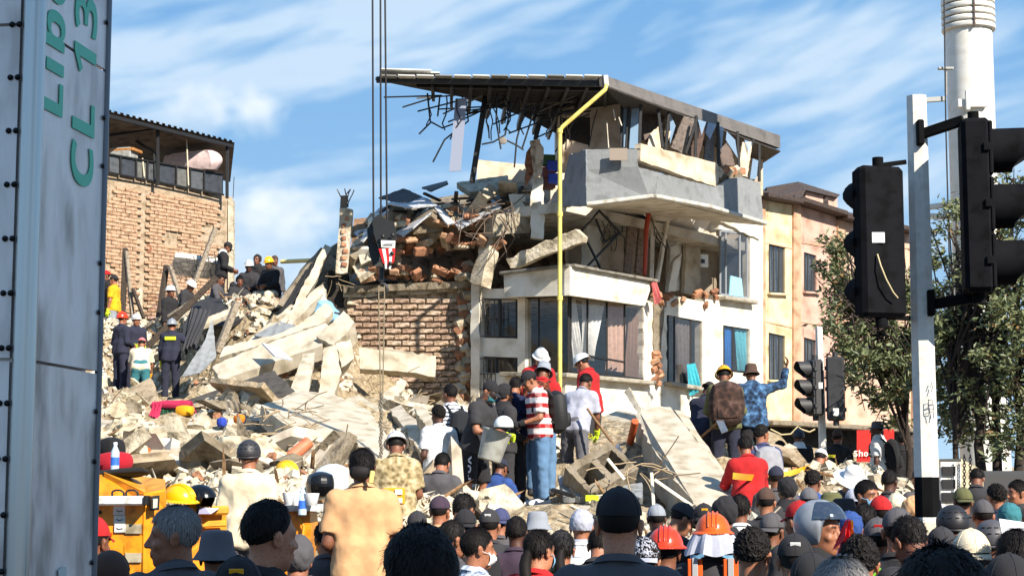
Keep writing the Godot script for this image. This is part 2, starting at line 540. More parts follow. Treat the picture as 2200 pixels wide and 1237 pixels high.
# ---------- the brick house with the roof terrace ----------
func house_d(px: float) -> float: return 48.0 + (px - 215.0) / 285.0 * 4.0
func hp(px: float, py: float, off := 0.0) -> Vector3: return at(px, py, house_d(px) + off)
func build_brick_house():
	var t := thing("brick_house", "bare brick house with a sheet roofed terrace above the rubble", "house")
	var w := S()
	var a := hp(120, 345); var b := hp(499, 424)
	w.plate([Vector3(a.x, -0.2, a.z), Vector3(b.x, -0.2, b.z), b, a], Vector3(-1.3, 0, -5.5))
	part(t, "wall", w, mortar)
	var x := Vector3(b.x - a.x, 0, b.z - a.z)
	var y0 := 5.0
	var stock := []
	for c in ["bd9d84", "ae8a70", "c8aa90", "9c7c68", "c2a488", "b6978a"]: stock.append(mat(Color(c), 0.93, tex["stain"], 0.5, tex["rough_n"], 1.0))
	var start := hp(222, 700)
	var xd := x.normalized()
	var o := Vector3(start.x, y0, start.z) - xd.cross(Vector3.UP) * -0.03
	var blen := 5.2
	var pil := [[222, 232], [292, 305]]
	lay_bricks(t, o, xd, Vector3.UP, 17, 50, Vector2(0.31, 0.105), Vector3(0.297, 0.092, 0.05), stock, func(uu, vv):
		var q: Vector3 = o + xd * uu + Vector3.UP * vv
		var top: float = lerpf(a.y, b.y, clampf((q.x - a.x) / (b.x - a.x), 0, 1))
		if q.x > b.x - 0.30 or q.y > top - 0.06: return false
		var px := 1100.0 + q.x / -q.z * FOCAL
		if px > 291 and px < 306: return false
		return nz.get_noise_2d(q.x * 90.0, q.y * 60.0) < 0.33, 300)
	var col := S()
	for pr in [[293, 305], [489, 501]]:
		col.plate([hp(pr[0], 800, -0.06), hp(pr[1], 800, -0.06), hp(pr[1], 372 + (pr[1] - 215) * 0.205, -0.06), hp(pr[0], 372 + (pr[0] - 215) * 0.205, -0.06)], Vector3(0, 0, -0.25))
	part(t, "pillar", col, concrete)
	var hole := S()
	hole.lathe([Vector2(0.0, 0.02), Vector2(0.10, 0.02), Vector2(0.14, 0.0)], Transform3D(Basis(Vector3.RIGHT, PI / 2), hp(316, 534, -0.1)), 9)
	part(t, "vent_hole", hole, clay[3])
	# terrace: sheet roof on dark posts, panelled parapet
	var roof := S()
	var r0 := hp(120, 211, -0.8); var r1 := hp(503, 306, -0.8)
	var back := Vector3(-0.8, -0.45, -4.2)
	var n := 30
	for k in n:
		var p0 := r0.lerp(r1, float(k) / n); var p1 := r0.lerp(r1, (k + 0.55) / n); var p2 := r0.lerp(r1, (k + 1.0) / n)
		var up := Vector3(0, 0.05, 0)
		roof.quad(p0 + up, p0 + up + back, p1 + up + back, p1 + up)
		roof.quad(p1, p1 + back, p2 + back, p2)
		roof.quad(p1 + up, p1 + up + back, p1 + back, p1)
		roof.quad(p0, p0 + back, p0 + up + back, p0 + up)
		roof.quad(p0 + Vector3(0, -0.02, 0), p2 + Vector3(0, -0.02, 0), p2 + back + Vector3(0, -0.02, 0), p0 + back + Vector3(0, -0.02, 0))
	part(t, "roof", roof, mat(Color(0.47, 0.42, 0.38), 0.7, tex["stain"], 1.4))
	for e in [[hp(120, 222, -0.7), hp(500, 314, -0.7)], [hp(120, 222, 2.6), hp(500, 314, 2.6)]]:
		var f := S(); f.bar(e[0], e[1], 0.08, 0.12, 0.01)
		part(t, "roof_beam", f, dark_metal)
	for k in 4:
		var f := S(); f.bar(hp(230 + 85 * k, 246 + 21 * k, -0.7), hp(230 + 85 * k, 246 + 21 * k, 2.7), 0.07, 0.1, 0.01)
		part(t, "roof_beam", f, dark_metal)
	for e in [[230, 262, 372], [338, 276, 392], [487, 312, 420]]:
		var f := S(); f.bar(hp(e[0], e[1], -0.55), hp(e[0], e[2] + 6, -0.55), 0.09, 0.09, 0.01)
		part(t, "post", f, dark_metal)
	for e in [[400, 300, 398], [330, 330, 385], [305, 340, 380]]:
		var f := S(); f.tube([hp(e[0], e[1], -0.3), hp(e[0] + 4, e[2], -0.4)], [0.025], 6)
		part(t, "pole", f, mat(Color(0.75, 0.7, 0.6), 0.8))
	var brace := S(); brace.bar(hp(235, 290, 1.0), hp(335, 275, -0.5), 0.06, 0.08); brace.bar(hp(280, 295, 1.6), hp(335, 330, -0.5), 0.05, 0.06)
	part(t, "brace", brace, dark_metal)
	var xs := [232, 258, 292, 316, 340, 378, 408, 438, 480]
	for k in xs.size() - 1:
		var y1 := func(px): return 333.0 + (px - 232.0) * 0.172
		var y2 := func(px): return 368.0 + (px - 232.0) * 0.195
		var p := S()
		p.plate([hp(xs[k] + 2, y1.call(xs[k]), -0.3), hp(xs[k + 1] - 2, y1.call(xs[k + 1]), -0.3), hp(xs[k + 1] - 2, y2.call(xs[k + 1]), -0.3), hp(xs[k] + 2, y2.call(xs[k]), -0.3)], Vector3(0, 0, -0.04))
		part(t, "parapet_panel", p, mat([Color(0.33, 0.34, 0.35), Color(0.23, 0.24, 0.26), Color(0.4, 0.4, 0.38)][k % 3], 0.4, tex["wear"], 0.9))
		var f := S()
		f.bar(hp(xs[k], y1.call(xs[k]) - 3, -0.35), hp(xs[k], y2.call(xs[k]) + 4, -0.35), 0.06, 0.05, 0.008)
		f.bar(hp(xs[k], y1.call(xs[k]) - 2, -0.35), hp(xs[k + 1], y1.call(xs[k + 1]) - 2, -0.35), 0.05, 0.05, 0.008)
		f.bar(hp(xs[k], y2.call(xs[k]) + 2, -0.35), hp(xs[k + 1], y2.call(xs[k + 1]) + 2, -0.35), 0.05, 0.05, 0.008)
		part(t, "parapet_frame", f, dark_metal)
	# goods stored on the terrace
	var tarp := S()
	tarp.lump(Transform3D(Basis(Vector3.UP, -0.3), hp(412, 352, 0.5)), Vector3(1.75, 0.62, 0.9), 0.22, nz, 11, Vector3.ZERO, 0.4)
	single("covered_load", "pale pink tarpaulin bundle lying on the roof terrace", "tarpaulin", tarp, cloth(Color(0.86, 0.76, 0.74)))
	var box := S()
	box.box(Transform3D(Basis(Vector3.UP, -0.25), hp(265, 340, 0.2)), Vector3(0.65, 0.55, 0.5), 0.02)
	single("carton", "grey carton standing on the roof terrace", "box", box, mat(Color(0.62, 0.62, 0.6), 0.8, tex["wear"], 0.9))
	var bed := S()
	bed.box(Transform3D(Basis(Vector3.UP, -0.25), hp(268, 325, 0.2)), Vector3(0.8, 0.1, 0.6), 0.02)
	single("wooden_board", "orange brown board lying on the terrace carton", "board", bed, mat(Color(0.72, 0.5, 0.27), 0.8, tex["wood"], 0.5))
	var aerial := S()
	aerial.tube([hp(500, 425, 0.3), hp(502, 380, 0.3)], [0.012], 5)
	single("aerial_mast", "thin wire mast on the corner of the brick house", "aerial", aerial, dark_metal)

# ---------- the damaged block ----------
func fr(px: float, py: float, off := 0.0) -> Vector3: return at(px, py, face_right(px) + off)
func fl(px: float, py: float, off := 0.0) -> Vector3: return at(px, py, face_left(px) + off)
func wall_r(t: Node3D, x0, x1, y00, y01, y11, y10, off := 0.0, m: Material = null, called := "wall", rough := 0.0, th := 0.22):
	var s := S()
	slab(s, [fr(x0, y00, off), fr(x1, y01, off), fr(x1, y11, off), fr(x0, y10, off)], th, rough)
	return part(t, called, s, m if m else plaster)
func wall_l(t: Node3D, x0, x1, y00, y01, y11, y10, off := 0.0, m: Material = null, called := "wall", rough := 0.0, th := 0.22):
	var s := S()
	slab(s, [fl(x0, y00, off), fl(x1, y01, off), fl(x1, y11, off), fl(x0, y10, off)], th, rough)
	return part(t, called, s, m if m else plaster)
func window_r(t: Node3D, x0: float, x1: float, yt0: float, yt1: float, yb1: float, yb0: float, bars: Array, off := 0.08, tint := 0.3, left := false, fm: Material = null):
	var P := func(px, py, o): return fl(px, py, o) if left else fr(px, py, o)
	var w := S()
	for e in [[[x0, yt0], [x1, yt1]], [[x0, yb0], [x1, yb1]], [[x0, yt0], [x0, yb0]], [[x1, yt1], [x1, yb1]]]:
		w.bar(P.call(e[0][0], e[0][1], off), P.call(e[1][0], e[1][1], off), 0.05, 0.05, 0.006)
	var win := part(t, "window", w, fm if fm else dark_metal)
	var cuts := [x0] + bars + [x1]
	for k in bars:
		var f := S()
		var q: float = (k - x0) / (x1 - x0)
		f.bar(P.call(k, lerpf(yt0, yt1, q), off), P.call(k, lerpf(yb0, yb1, q), off), 0.035, 0.045, 0.005)
		part(win, "mullion", f, fm if fm else dark_metal)
	for k in cuts.size() - 1:
		var q0: float = (cuts[k] - x0) / (x1 - x0)
		var q1: float = (cuts[k + 1] - x0) / (x1 - x0)
		var g := S()
		g.plate([P.call(cuts[k], lerpf(yt0, yt1, q0), off), P.call(cuts[k + 1], lerpf(yt0, yt1, q1), off), P.call(cuts[k + 1], lerpf(yb0, yb1, q1), off), P.call(cuts[k], lerpf(yb0, yb1, q0), off)], Vector3(0.0, 0, -0.006))
		part(win, "pane", g, glass(tint))
	return win
func curtain(t: Node3D, p: Array, folds: int, m: Material, called := "curtain"):    # p: top start, top end, bottom end, bottom start
	var s := S()
	var n := folds * 4
	var z: Vector3 = (p[1] - p[0]).cross(p[3] - p[0]).normalized()
	for i in n:
		for j in 6:
			var q := []
			for k in [[0, 0], [1, 0], [1, 1], [0, 1]]:
				var uu := float(i + k[0]) / n
				var vv := float(j + k[1]) / 6.0
				var b: Vector3 = p[0].lerp(p[1], uu).lerp(p[3].lerp(p[2], uu), vv)
				q.append(b + z * sin(uu * folds * TAU + vv * 1.3) * 0.045 * (0.5 + vv))
			s.quad(q[0], q[1], q[2], q[3])
	return part(t, called, s, m)
func build_block():
	var t := thing("apartment_block", "half collapsed white and grey corner apartment block with torn open floors", "building")
	var grey := plaster_grey
	var plan := [at(1215, 700, 37.4), at(1640, 700, face_right(1640)), Vector3(2.6, 0, -46.0), Vector3(-0.9, 0, -44.0), at(1012, 700, face_left(1012))]
	var level := func(h, inset, th, called, m):
		var q := []
		var mid := Vector3(2.0, 0, -41.5)
		for p in plan:
			var b: Vector3 = Vector3(p.x, 0, p.z).lerp(mid, inset)
			q.append(Vector3(b.x, h, b.z))
		var s := S(); s.plate(q, Vector3(0, -th, 0)); part(t, called, s, m)
	level.call(3.35, 0.02, 0.25, "floor", concrete)
	level.call(6.15, 0.03, 0.22, "floor", concrete)
	level.call(8.05, 0.03, 0.22, "floor", mat(Color(0.78, 0.76, 0.72), 0.9, tex["plaster"], 2.0))
	# rear and far side walls close the rooms
	var bw := S()
	bw.plate([Vector3(2.6, 0, -46.0), Vector3(-0.9, 0, -44.0), Vector3(-0.9, 10.2, -44.0), Vector3(2.6, 10.2, -46.0)], Vector3(0, 0, -0.2))
	part(t, "rear_wall", bw, room)
	var sw := S()
	var pe := at(1640, 700, face_right(1640))
	sw.plate([Vector3(pe.x, 0, pe.z), Vector3(2.6, 0, -46.0), Vector3(2.6, 10.1, -46.0), Vector3(pe.x, 10.1, pe.z)], Vector3(-0.15, 0, -0.1))
	part(t, "side_wall", sw, room)
	var mw := S()
	mw.plate([fr(1330, 470, 3.2), fr(1560, 470, 2.2), fr(1560, 900, 2.2), fr(1330, 900, 3.2)], Vector3(0, 0, -0.15))
	part(t, "partition", mw, room)
	# wall below the lower windows, down into the rubble
	wall_r(t, 1215, 1640, 806, 846, 960, 985, 0.0)
	wall_l(t, 1012, 1215, 800, 804, 990, 990, 0.0)
	# storey with the big window
	wall_r(t, 1384, 1433, 648, 660, 850, 830, -0.02, plaster, "pier", 0.05)
	wall_r(t, 1433, 1510, 632, 648, 690, 676, 0.0)
	wall_r(t, 1433, 1510, 822, 836, 850, 842, 0.0)
	wall_r(t, 1510, 1554, 640, 650, 850, 845, 0.0)
	wall_r(t, 1554, 1612, 645, 655, 707, 698, 0.0)
	wall_r(t, 1554, 1612, 797, 803, 856, 846, 0.0)
	wall_r(t, 1612, 1640, 478, 483, 860, 856, 0.0)
	wall_r(t, 1535, 1612, 632, 642, 660, 652, -0.01)
	wall_r(t, 1545, 1612, 470, 482, 500, 492, 0.0)
	# scar down the pier: bare brick and concrete
	var scar := S()
	slab(scar, [fr(1405, 640, -0.08), fr(1430, 645, -0.08), fr(1424, 720, -0.08), fr(1412, 810, -0.08), fr(1405, 740, -0.08)], 0.12, 0.05)
	part(t, "bare_concrete", scar, concrete_dark)
	for k in 22:
		var b := S()
		var p := fr(rng.randf_range(1402, 1545), rng.randf_range(625, 655), -0.05) if k > 8 else fr(rng.randf_range(1404, 1418), 760.0 + 8 * k, -0.1)
		b.box(Transform3D(Basis.from_euler(Vector3(rng.randf(), rng.randf() * 3.0, rng.randf() * 0.6)), p), Vector3(0.26, 0.12, 0.11), 0.015)
		part(t, "brick", b, clay[k % 4])
	# sills
	for e in [[1205, 1398, 806, 823], [1430, 1516, 824, 838], [1548, 1618, 640, 650]]:
		var s := S()
		s.bar(fr(e[0], e[2], -0.1), fr(e[1], e[3], -0.1), 0.34, 0.1, 0.02)
		part(t, "sill", s, mat(Color(0.62, 0.6, 0.56), 0.9, tex["stain"], 1.0))
	var s2 := S()
	s2.bar(fl(1082, 804, -0.12), fl(1213, 806, -0.12), 0.34, 0.1, 0.02)
	part(t, "sill", s2, mat(Color(0.62, 0.6, 0.56), 0.9, tex["stain"], 1.0))
	# windows of that storey
	window_r(t, 1226, 1384, 636, 656, 815, 798, [1262, 1304, 1342], 0.05, 0.1)
	var tr := S(); tr.bar(fr(1262, 764, 0.03), fr(1342, 778, 0.03), 0.04, 0.04)
	part(t, "window_rail", tr, dark_metal)
	window_r(t, 1435, 1508, 676, 690, 832, 820, [1449, 1484], 0.1, 0.15)
	window_r(t, 1555, 1611, 699, 707, 800, 795, [1574], 0.1, 0.1)
	window_r(t, 1548, 1606, 496, 503, 640, 632, [1560, 1590], 0.05, 0.25, false, mat(Color(0.5, 0.52, 0.54), 0.4))
	window_r(t, 1128, 1222, 640, 636, 800, 802, [1158], 0.1, 0.12, true)
	var white := cloth(Color(0.9, 0.89, 0.87))
	curtain(t, [fr(1218, 640, 0.2), fr(1236, 642, 0.2), fr(1254, 780, 0.25), fr(1238, 785, 0.3)], 3, white)
	curtain(t, [fr(1250, 645, 0.2), fr(1262, 646, 0.2), fr(1262, 760, 0.2), fr(1256, 762, 0.2)], 2, white)
	curtain(t, [fr(1266, 648, 0.2), fr(1300, 652, 0.2), fr(1272, 775, 0.2), fr(1266, 772, 0.2)], 3, white)
	curtain(t, [fr(1306, 650, 0.5), fr(1345, 655, 0.5), fr(1345, 800, 0.5), fr(1306, 796, 0.5)], 4, cloth(Color(0.80, 0.66, 0.58)))
	curtain(t, [fr(1352, 660, 0.3), fr(1382, 664, 0.3), fr(1370, 812, 0.3), fr(1346, 808, 0.3)], 4, cloth(Color(0.52, 0.42, 0.36)))
	curtain(t, [fr(1555, 700, 0.25), fr(1574, 702, 0.25), fr(1574, 796, 0.25), fr(1556, 795, 0.25)], 4, cloth(Color(0.10, 0.42, 0.72)))
	curtain(t, [fr(1578, 703, 0.25), fr(1611, 706, 0.25), fr(1608, 800, 0.25), fr(1590, 798, 0.25)], 4, cloth(Color(0.36, 0.68, 0.74)))
	curtain(t, [fr(1452, 684, 0.35), fr(1484, 688, 0.35), fr(1484, 825, 0.35), fr(1452, 822, 0.35)], 4, cloth(Color(0.46, 0.42, 0.40)))
	# left part: white strip, grilled windows
	wall_l(t, 1012, 1030, 605, 606, 880, 880, -0.12, plaster, "pilaster", 0.03, 0.3)
	wall_l(t, 1030, 1112, 725, 727, 768, 765, 0.0)
	wall_l(t, 1030, 1112, 620, 620, 642, 640, 0.0)
	wall_l(t, 1112, 1128, 640, 640, 804, 804, -0.03, plaster, "pier")
	for e in [[1031, 1072, 642, 724], [1076, 1110, 642, 724], [1031, 1064, 767, 838], [1068, 1110, 768, 836]]:
		window_r(t, e[0], e[1], e[2], e[2], e[3], e[3], [], 0.14, 0.25, true)
	curtain(t, [fl(1034, 645, 0.4), fl(1068, 645, 0.4), fl(1064, 722, 0.4), fl(1040, 722, 0.4)], 3, cloth(Color(0.45, 0.36, 0.29)))
	for e in [[1031, 1072, 645, 722], [1031, 1064, 770, 836]]:
		var g := S()
		for k in 5:
			var px := lerpf(e[0], e[1], k / 4.0)
			g.tube([fl(px, e[2], -0.08), fl(px, e[3], -0.08)], [0.012], 5)
		for k in 3:
			var py := lerpf(e[2], e[3], k / 2.0)
			g.tube([fl(e[0], py, -0.08), fl(e[1], py, -0.08)], [0.012], 5)
		for sg in [-1, 1]:
			var pp := []
			for k in 13:
				var an: float = k / 12.0 * 4.6
				pp.append(fl((e[0] + e[1]) * 0.5 + sg * (3.0 + 6.0 * sin(an)), lerpf(e[2] + 8, e[3] - 8, k / 12.0) + 4.0 * cos(an * 2.0), -0.1))
			g.tube(pp, [0.011], 5)
		part(t, "window_grille", g, mat(Color(0.3, 0.29, 0.27), 0.6))
	# white balcony band wrapping the corner
	var bl := S(); slab(bl, [fl(1082, 590, -0.9), fl(1225, 573, -0.9), fl(1225, 634, -0.9), fl(1084, 638, -0.9)], 0.14); part(t, "balcony_front", bl, plaster)
	var br := S(); slab(br, [at(1225, 573, face_left(1225) - 0.9), fr(1402, 608, -0.55), fr(1386, 657, -0.55), at(1225, 634, face_left(1225) - 0.9)], 0.14); part(t, "balcony_front", br, plaster)
	var cp := S(); cp.bar(at(1225, 571, face_left(1225) - 0.85), fr(1404, 604, -0.5), 0.26, 0.07, 0.015); cp.bar(fl(1080, 588, -0.85), at(1226, 571, face_left(1225) - 0.85), 0.26, 0.07, 0.015)
	part(t, "coping", cp, mat(Color(0.5, 0.49, 0.47), 0.9, tex["stain"], 0.8))
	var bf := S(); bf.plate([fl(1084, 637, -0.85), at(1225, 633, face_left(1225) - 0.85), fr(1386, 656, -0.5), fr(1386, 650, 0.3), fl(1084, 634, 0.3)], Vector3(0, 0.12, 0)); part(t, "balcony_floor", bf, mat(Color(0.78, 0.76, 0.72), 0.9, tex["plaster"], 2.0))
	var patch := S(); slab(patch, [fr(1272, 618, -0.7), fr(1318, 624, -0.7), fr(1324, 640, -0.72), fr(1272, 634, -0.72)], 0.03, 0.03); part(t, "bare_plaster", patch, mat(Color(0.72, 0.69, 0.58), 0.95, tex["stain"], 0.7))
	# open storey: ceiling, broken partitions, doors, hanging frames
	var ceil1 := S(); slab(ceil1, [fr(1290, 452, 0.2), fr(1405, 432, -0.6), fr(1535, 470, 0.2), fr(1505, 505, 0.6), fr(1440, 532, 1.6), fr(1420, 500, 2.5)], 0.1, 0.06); part(t, "sagging_ceiling", ceil1, mat(Color(0.86, 0.85, 0.83), 0.9, tex["plaster"], 2.0))
	for e in [[[1215, 450], [1300, 450], [1290, 590], [1225, 580], 2.4, room], [[1262, 480], [1296, 470], [1290, 560], [1255, 585], 1.4, plaster], [[1440, 515], [1470, 510], [1470, 625], [1438, 620], 1.6, plaster], [[1476, 520], [1505, 515], [1505, 635], [1470, 630], 1.3, cream],
			[[1500, 505], [1540, 500], [1540, 640], [1500, 635], 1.9, room], [[1290, 470], [1350, 480], [1345, 585], [1290, 575], 3.0, room], [[1448, 560], [1466, 545], [1452, 625], [1436, 628], 0.9, plaster]]:
		var s := S(); slab(s, [fr(e[0][0], e[0][1], e[4]), fr(e[1][0], e[1][1], e[4]), fr(e[2][0], e[2][1], e[4]), fr(e[3][0], e[3][1], e[4])], 0.1, 0.04)
		part(t, "partition", s, e[5])
	for e in [[1352, 1372, 466, 470, 588, 1342], [1376, 1398, 470, 474, 590, 1366]]:
		var s := S(); slab(s, [fr(e[0], e[2], 0.3), fr(e[1], e[3], 0.3), fr(e[1] - 16, e[4], 0.2), fr(e[5], e[4] - 4, 0.2)], 0.05)
		part(t, "door_leaf", s, mat(Color(0.52, 0.43, 0.35), 0.7, tex["wood"], 0.7))
	var arch := S(); arch.bar(fr(1400, 468, 0.1), fr(1434, 470, 0.1), 0.08, 0.12, 0.01); arch.bar(fr(1435, 468, 0.1), fr(1412, 605, 0.0), 0.08, 0.12, 0.01); arch.bar(fr(1403, 470, 0.1), fr(1400, 600, 0.1), 0.06, 0.1, 0.01)
	part(t, "door_frame", arch, plaster)
	var fb := S()
	var bx := fr(1513, 560, 0.6)
	fb.box(Transform3D(Basis(Vector3.UP, 0.6), bx), Vector3(0.25, 0.32, 0.06), 0.01); part(t, "switch_box", fb, mat(Color(0.85, 0.84, 0.8), 0.6))
	var fbh := S(); fbh.box(Transform3D(Basis(Vector3.UP, 0.6), fr(1511, 561, 0.52)), Vector3(0.1, 0.1, 0.03)); part(t, "switch_cover", fbh, dark_metal)
	var fm := S()
	for e in [[[1287, 452], [1332, 498]], [[1332, 498], [1300, 520]], [[1300, 520], [1280, 470]], [[1332, 500], [1262, 572]], [[1255, 505], [1290, 575]], [[1285, 455], [1250, 495]]]:
		fm.bar(fr(e[0][0], e[0][1], -0.3), fr(e[1][0], e[1][1], -0.1), 0.045, 0.045, 0.005)
	part(t, "bent_frame", fm, dark_metal)
	var wire := S()
	for k in 10:
		var p0 := fr(rng.randf_range(1270, 1420), rng.randf_range(440, 470), 0.2)
		var pp := [p0]
		for j in 6: pp.append(pp[-1] + Vector3(rng.randf_range(-0.12, 0.12), -rng.randf_range(0.06, 0.24), rng.randf_range(-0.1, 0.1)))
		wire = S(); wire.tube(pp, [0.012], 4); part(t, "loose_cable", wire, rubber)
	var pane := S(); slab(pane, [fr(1571, 592, -0.02), fr(1594, 598, -0.02), fr(1598, 638, -0.02), fr(1568, 634, -0.02)], 0.03)
	part(t, "blue_panel", pane, mat(Color(0.55, 0.76, 0.82), 0.5))
	# lintel band over the open storey
	var li := S(); slab(li, [fr(1420, 432, -0.35), fr(1640, 484, -0.15), fr(1634, 515, -0.1), fr(1534, 470, -0.2)], 0.25, 0.03); part(t, "lintel", li, plaster)
	# grey parapet of the top storey: three faces round the corner
	var g0 := S(); slab(g0, [at(1223, 332, 37.0), at(1258, 322, 36.0), at(1260, 442, 36.0), at(1172, 443, 38.4), at(1211, 384, 37.2)], 0.16, 0.03); part(t, "parapet", g0, mat(Color(0.48, 0.50, 0.53), 0.85, tex["plaster_grey"], 2.0))  # left face coloured darker and bluer to stand for its shaded side
	var g1 := S(); slab(g1, [at(1258, 321, 36.0), at(1369, 320, 35.8), at(1371, 358, 35.8), at(1415, 371, 35.9), at(1408, 424, 35.9), at(1260, 440, 36.0)], 0.16, 0.015); part(t, "parapet", g1, grey)
	var g2 := S(); slab(g2, [at(1415, 371, 35.9), at(1483, 388, 37.2), at(1540, 403, 38.6), at(1552, 400, 38.9), at(1574, 385, 39.4), at(1595, 380, 39.9), at(1634, 393, 40.9), at(1641, 478, 41.0), at(1520, 442, 38.1), at(1408, 422, 35.9)], 0.16, 0.015); part(t, "parapet", g2, grey)
	var lip := S(); lip.bar(at(1260, 440, 35.95), at(1404, 422, 35.85), 0.2, 0.09, 0.02); lip.bar(at(1404, 422, 35.85), at(1520, 444, 38.0), 0.2, 0.09, 0.02); lip.bar(at(1520, 444, 38.0), at(1642, 480, 40.95), 0.2, 0.09, 0.02)
	part(t, "ledge", lip, mat(Color(0.74, 0.73, 0.7), 0.9, tex["plaster"], 1.0))
	var slabedge := S(); slab(slabedge, [at(1260, 444, 36.1), at(1404, 426, 36.0), at(1640, 484, 41.0), at(1640, 484, 43.0), at(1300, 455, 40.0)], 0.1, 0.03, Vector3(0, 0.14, 0)); part(t, "slab_edge", slabedge, mat(Color(0.80, 0.78, 0.74), 0.9, tex["plaster"], 2.0))
	var cr := S(); slab(cr, [at(1377, 308, 36.3), at(1540, 350, 39.2), at(1548, 362, 39.4), at(1542, 402, 39.2), at(1376, 345, 36.3)], 0.14, 0.015); part(t, "parapet_panel", cr, cream)
	var cr2 := S(); slab(cr2, [at(1545, 352, 39.5), at(1600, 366, 40.6), at(1596, 380, 40.5), at(1560, 398, 39.8), at(1545, 395, 39.5)], 0.12, 0.07); part(t, "parapet_panel", cr2, mat(Color(0.70, 0.58, 0.42), 0.95, tex["stain"], 0.5, tex["rough_n"], 1.5))
	for k in 9:
		var b := S(); b.lump(Transform3D(Basis.from_euler(Vector3(rng.randf(), rng.randf(), rng.randf())), at(1545 + 6 * k, 372 + 10 * sin(k * 2.0), 39.4 + k * 0.13)), Vector3(0.2, 0.16, 0.14), 0.08, nz, 2, Vector3(k, 0, 0)); part(t, "broken_piece", b, [cream, concrete_dark, clay[0]][k % 3])
	for e in [[1310, 1348, 318, 344]]:
		var q := S(); slab(q, [at(e[0], e[2], 35.7), at(e[1], e[2], 35.68), at(e[1], e[3], 35.68), at(e[0], e[3], 35.7)], 0.03); part(t, "hatch", q, mat(Color(0.55, 0.5, 0.45), 0.9))
	# top storey: wall with a dark doorway, window posts, broken glass, loose boards
	var tw := S(); slab(tw, [at(1268, 232, 38.6), at(1337, 222, 38.4), at(1337, 330, 38.4), at(1268, 330, 38.6)], 0.15); part(t, "wall", tw, mat(Color(0.70, 0.64, 0.58), 0.9, tex["plaster"], 2.0))
	var tw2 := S(); slab(tw2, [at(1208, 225, 38.7), at(1268, 232, 38.6), at(1268, 248, 38.6), at(1208, 250, 38.7)], 0.15); part(t, "wall", tw2, mat(Color(0.70, 0.64, 0.58), 0.9, tex["plaster"], 2.0))
	var dk := S(); slab(dk, [at(1200, 262, 43.5), at(1275, 262, 43.5), at(1275, 370, 43.5), at(1200, 370, 43.5)], 0.1); part(t, "inner_wall", dk, room)
	var bk := S(); slab(bk, [at(1337, 225, 42.5), at(1640, 300, 44.0), at(1640, 420, 44.0), at(1337, 350, 42.5)], 0.1); part(t, "rear_wall", bk, room)
	var jamb := S(); jamb.plate([at(1270, 240, 38.6), at(1270, 335, 38.6), at(1282, 350, 43.5), at(1282, 262, 43.5)], Vector3(0.1, 0, 0)); part(t, "inner_wall", jamb, room)
	var jamb2 := S(); jamb2.plate([at(1209, 240, 38.7), at(1209, 335, 38.7), at(1200, 350, 43.5), at(1200, 262, 43.5)], Vector3(-0.1, 0, 0)); part(t, "inner_wall", jamb2, room)
	for e in [[1337, 218, 1335, 318, 37.9], [1377, 226, 1374, 322, 37.5], [1352, 222, 1346, 318, 37.8], [1414, 232, 1424, 318, 38.0], [1438, 238, 1430, 330, 38.3], [1498, 252, 1474, 330, 38.6], [1496, 248, 1494, 348, 39.0], [1543, 262, 1544, 358, 39.8], [1585, 282, 1588, 362, 40.7], [1620, 300, 1590, 378, 41.2], [1632, 310, 1632, 390, 41.6]]:
		var f := S(); f.bar(at(e[0], e[1], e[4]), at(e[2], e[3], e[4]), 0.07, 0.07, 0.008); part(t, "window_post", f, dark_metal)
	for e in [[[1385, 226], [1432, 236], [1412, 318], [1378, 300], 38.6, 0], [[1470, 250], [1494, 256], [1468, 330], [1442, 316], 38.7, 1], [[1436, 240], [1452, 244], [1444, 306], [1430, 290], 39.0, 2], [[1500, 275], [1520, 268], [1500, 345], [1478, 336], 39.3, 0], [[1396, 290], [1424, 262], [1424, 322], [1392, 312], 38.3, 2], [[1518, 300], [1536, 290], [1534, 352], [1512, 350], 39.7, 1], [[1596, 306], [1618, 304], [1606, 380], [1586, 374], 41.0, 2], [[1548, 320], [1566, 300], [1580, 356], [1550, 356], 40.2, 0]]:
		var s := S(); slab(s, [at(e[0][0], e[0][1], e[4]), at(e[1][0], e[1][1], e[4] + 0.2), at(e[2][0], e[2][1], e[4]), at(e[3][0], e[3][1], e[4] - 0.2)], 0.04, 0.02)
		part(t, "loose_board", s, [mat(Color(0.34, 0.26, 0.21), 0.6, tex["wood"], 0.8), mat(Color(0.45, 0.41, 0.38), 0.7, tex["wood"], 0.8), cream][e[5]])
	for e in [[[1340, 222], [1352, 222], [1350, 316], [1336, 316], 38.0], [[1358, 224], [1374, 226], [1374, 320], [1352, 318], 37.9], [[1440, 242], [1452, 270], [1440, 310], 38.6], [[1500, 256], [1518, 262], [1508, 290], 39.2], [[1522, 262], [1540, 268], [1526, 300], [1516, 285], 39.5], [[1546, 270], [1556, 274], [1550, 330], 39.9], [[1562, 282], [1580, 300], [1586, 340], [1560, 300], 40.3], [[1600, 300], [1616, 306], [1610, 330], 41.0], [[1618, 340], [1630, 345], [1626, 385], [1612, 384], 41.4]]:
		var q := []
		for k in e.size() - 1: q.append(at(e[k][0], e[k][1], e[-1]))
		var s := S(); s.plate(q, Vector3(0, 0, -0.008)); part(t, "pane", s, glass(0.45, Color(0.62, 0.74, 0.85)))
	for e in [[1330, 252, 1336, 270], [1304, 262, 1308, 318], [1318, 235, 1322, 258]]:
		var s := S(); s.bar(at(e[0], e[1], 37.2), at(e[2], e[3], 37.2), 0.07, 0.02); part(t, "dangling_strip", s, plaster)
	# roof plate with its fascia
	var rh := at(1297, 172, 36.1).y
	var c0 := at_height(1297, 172, rh); var c1 := at(1677, 300, 43.2); c1.y = rh
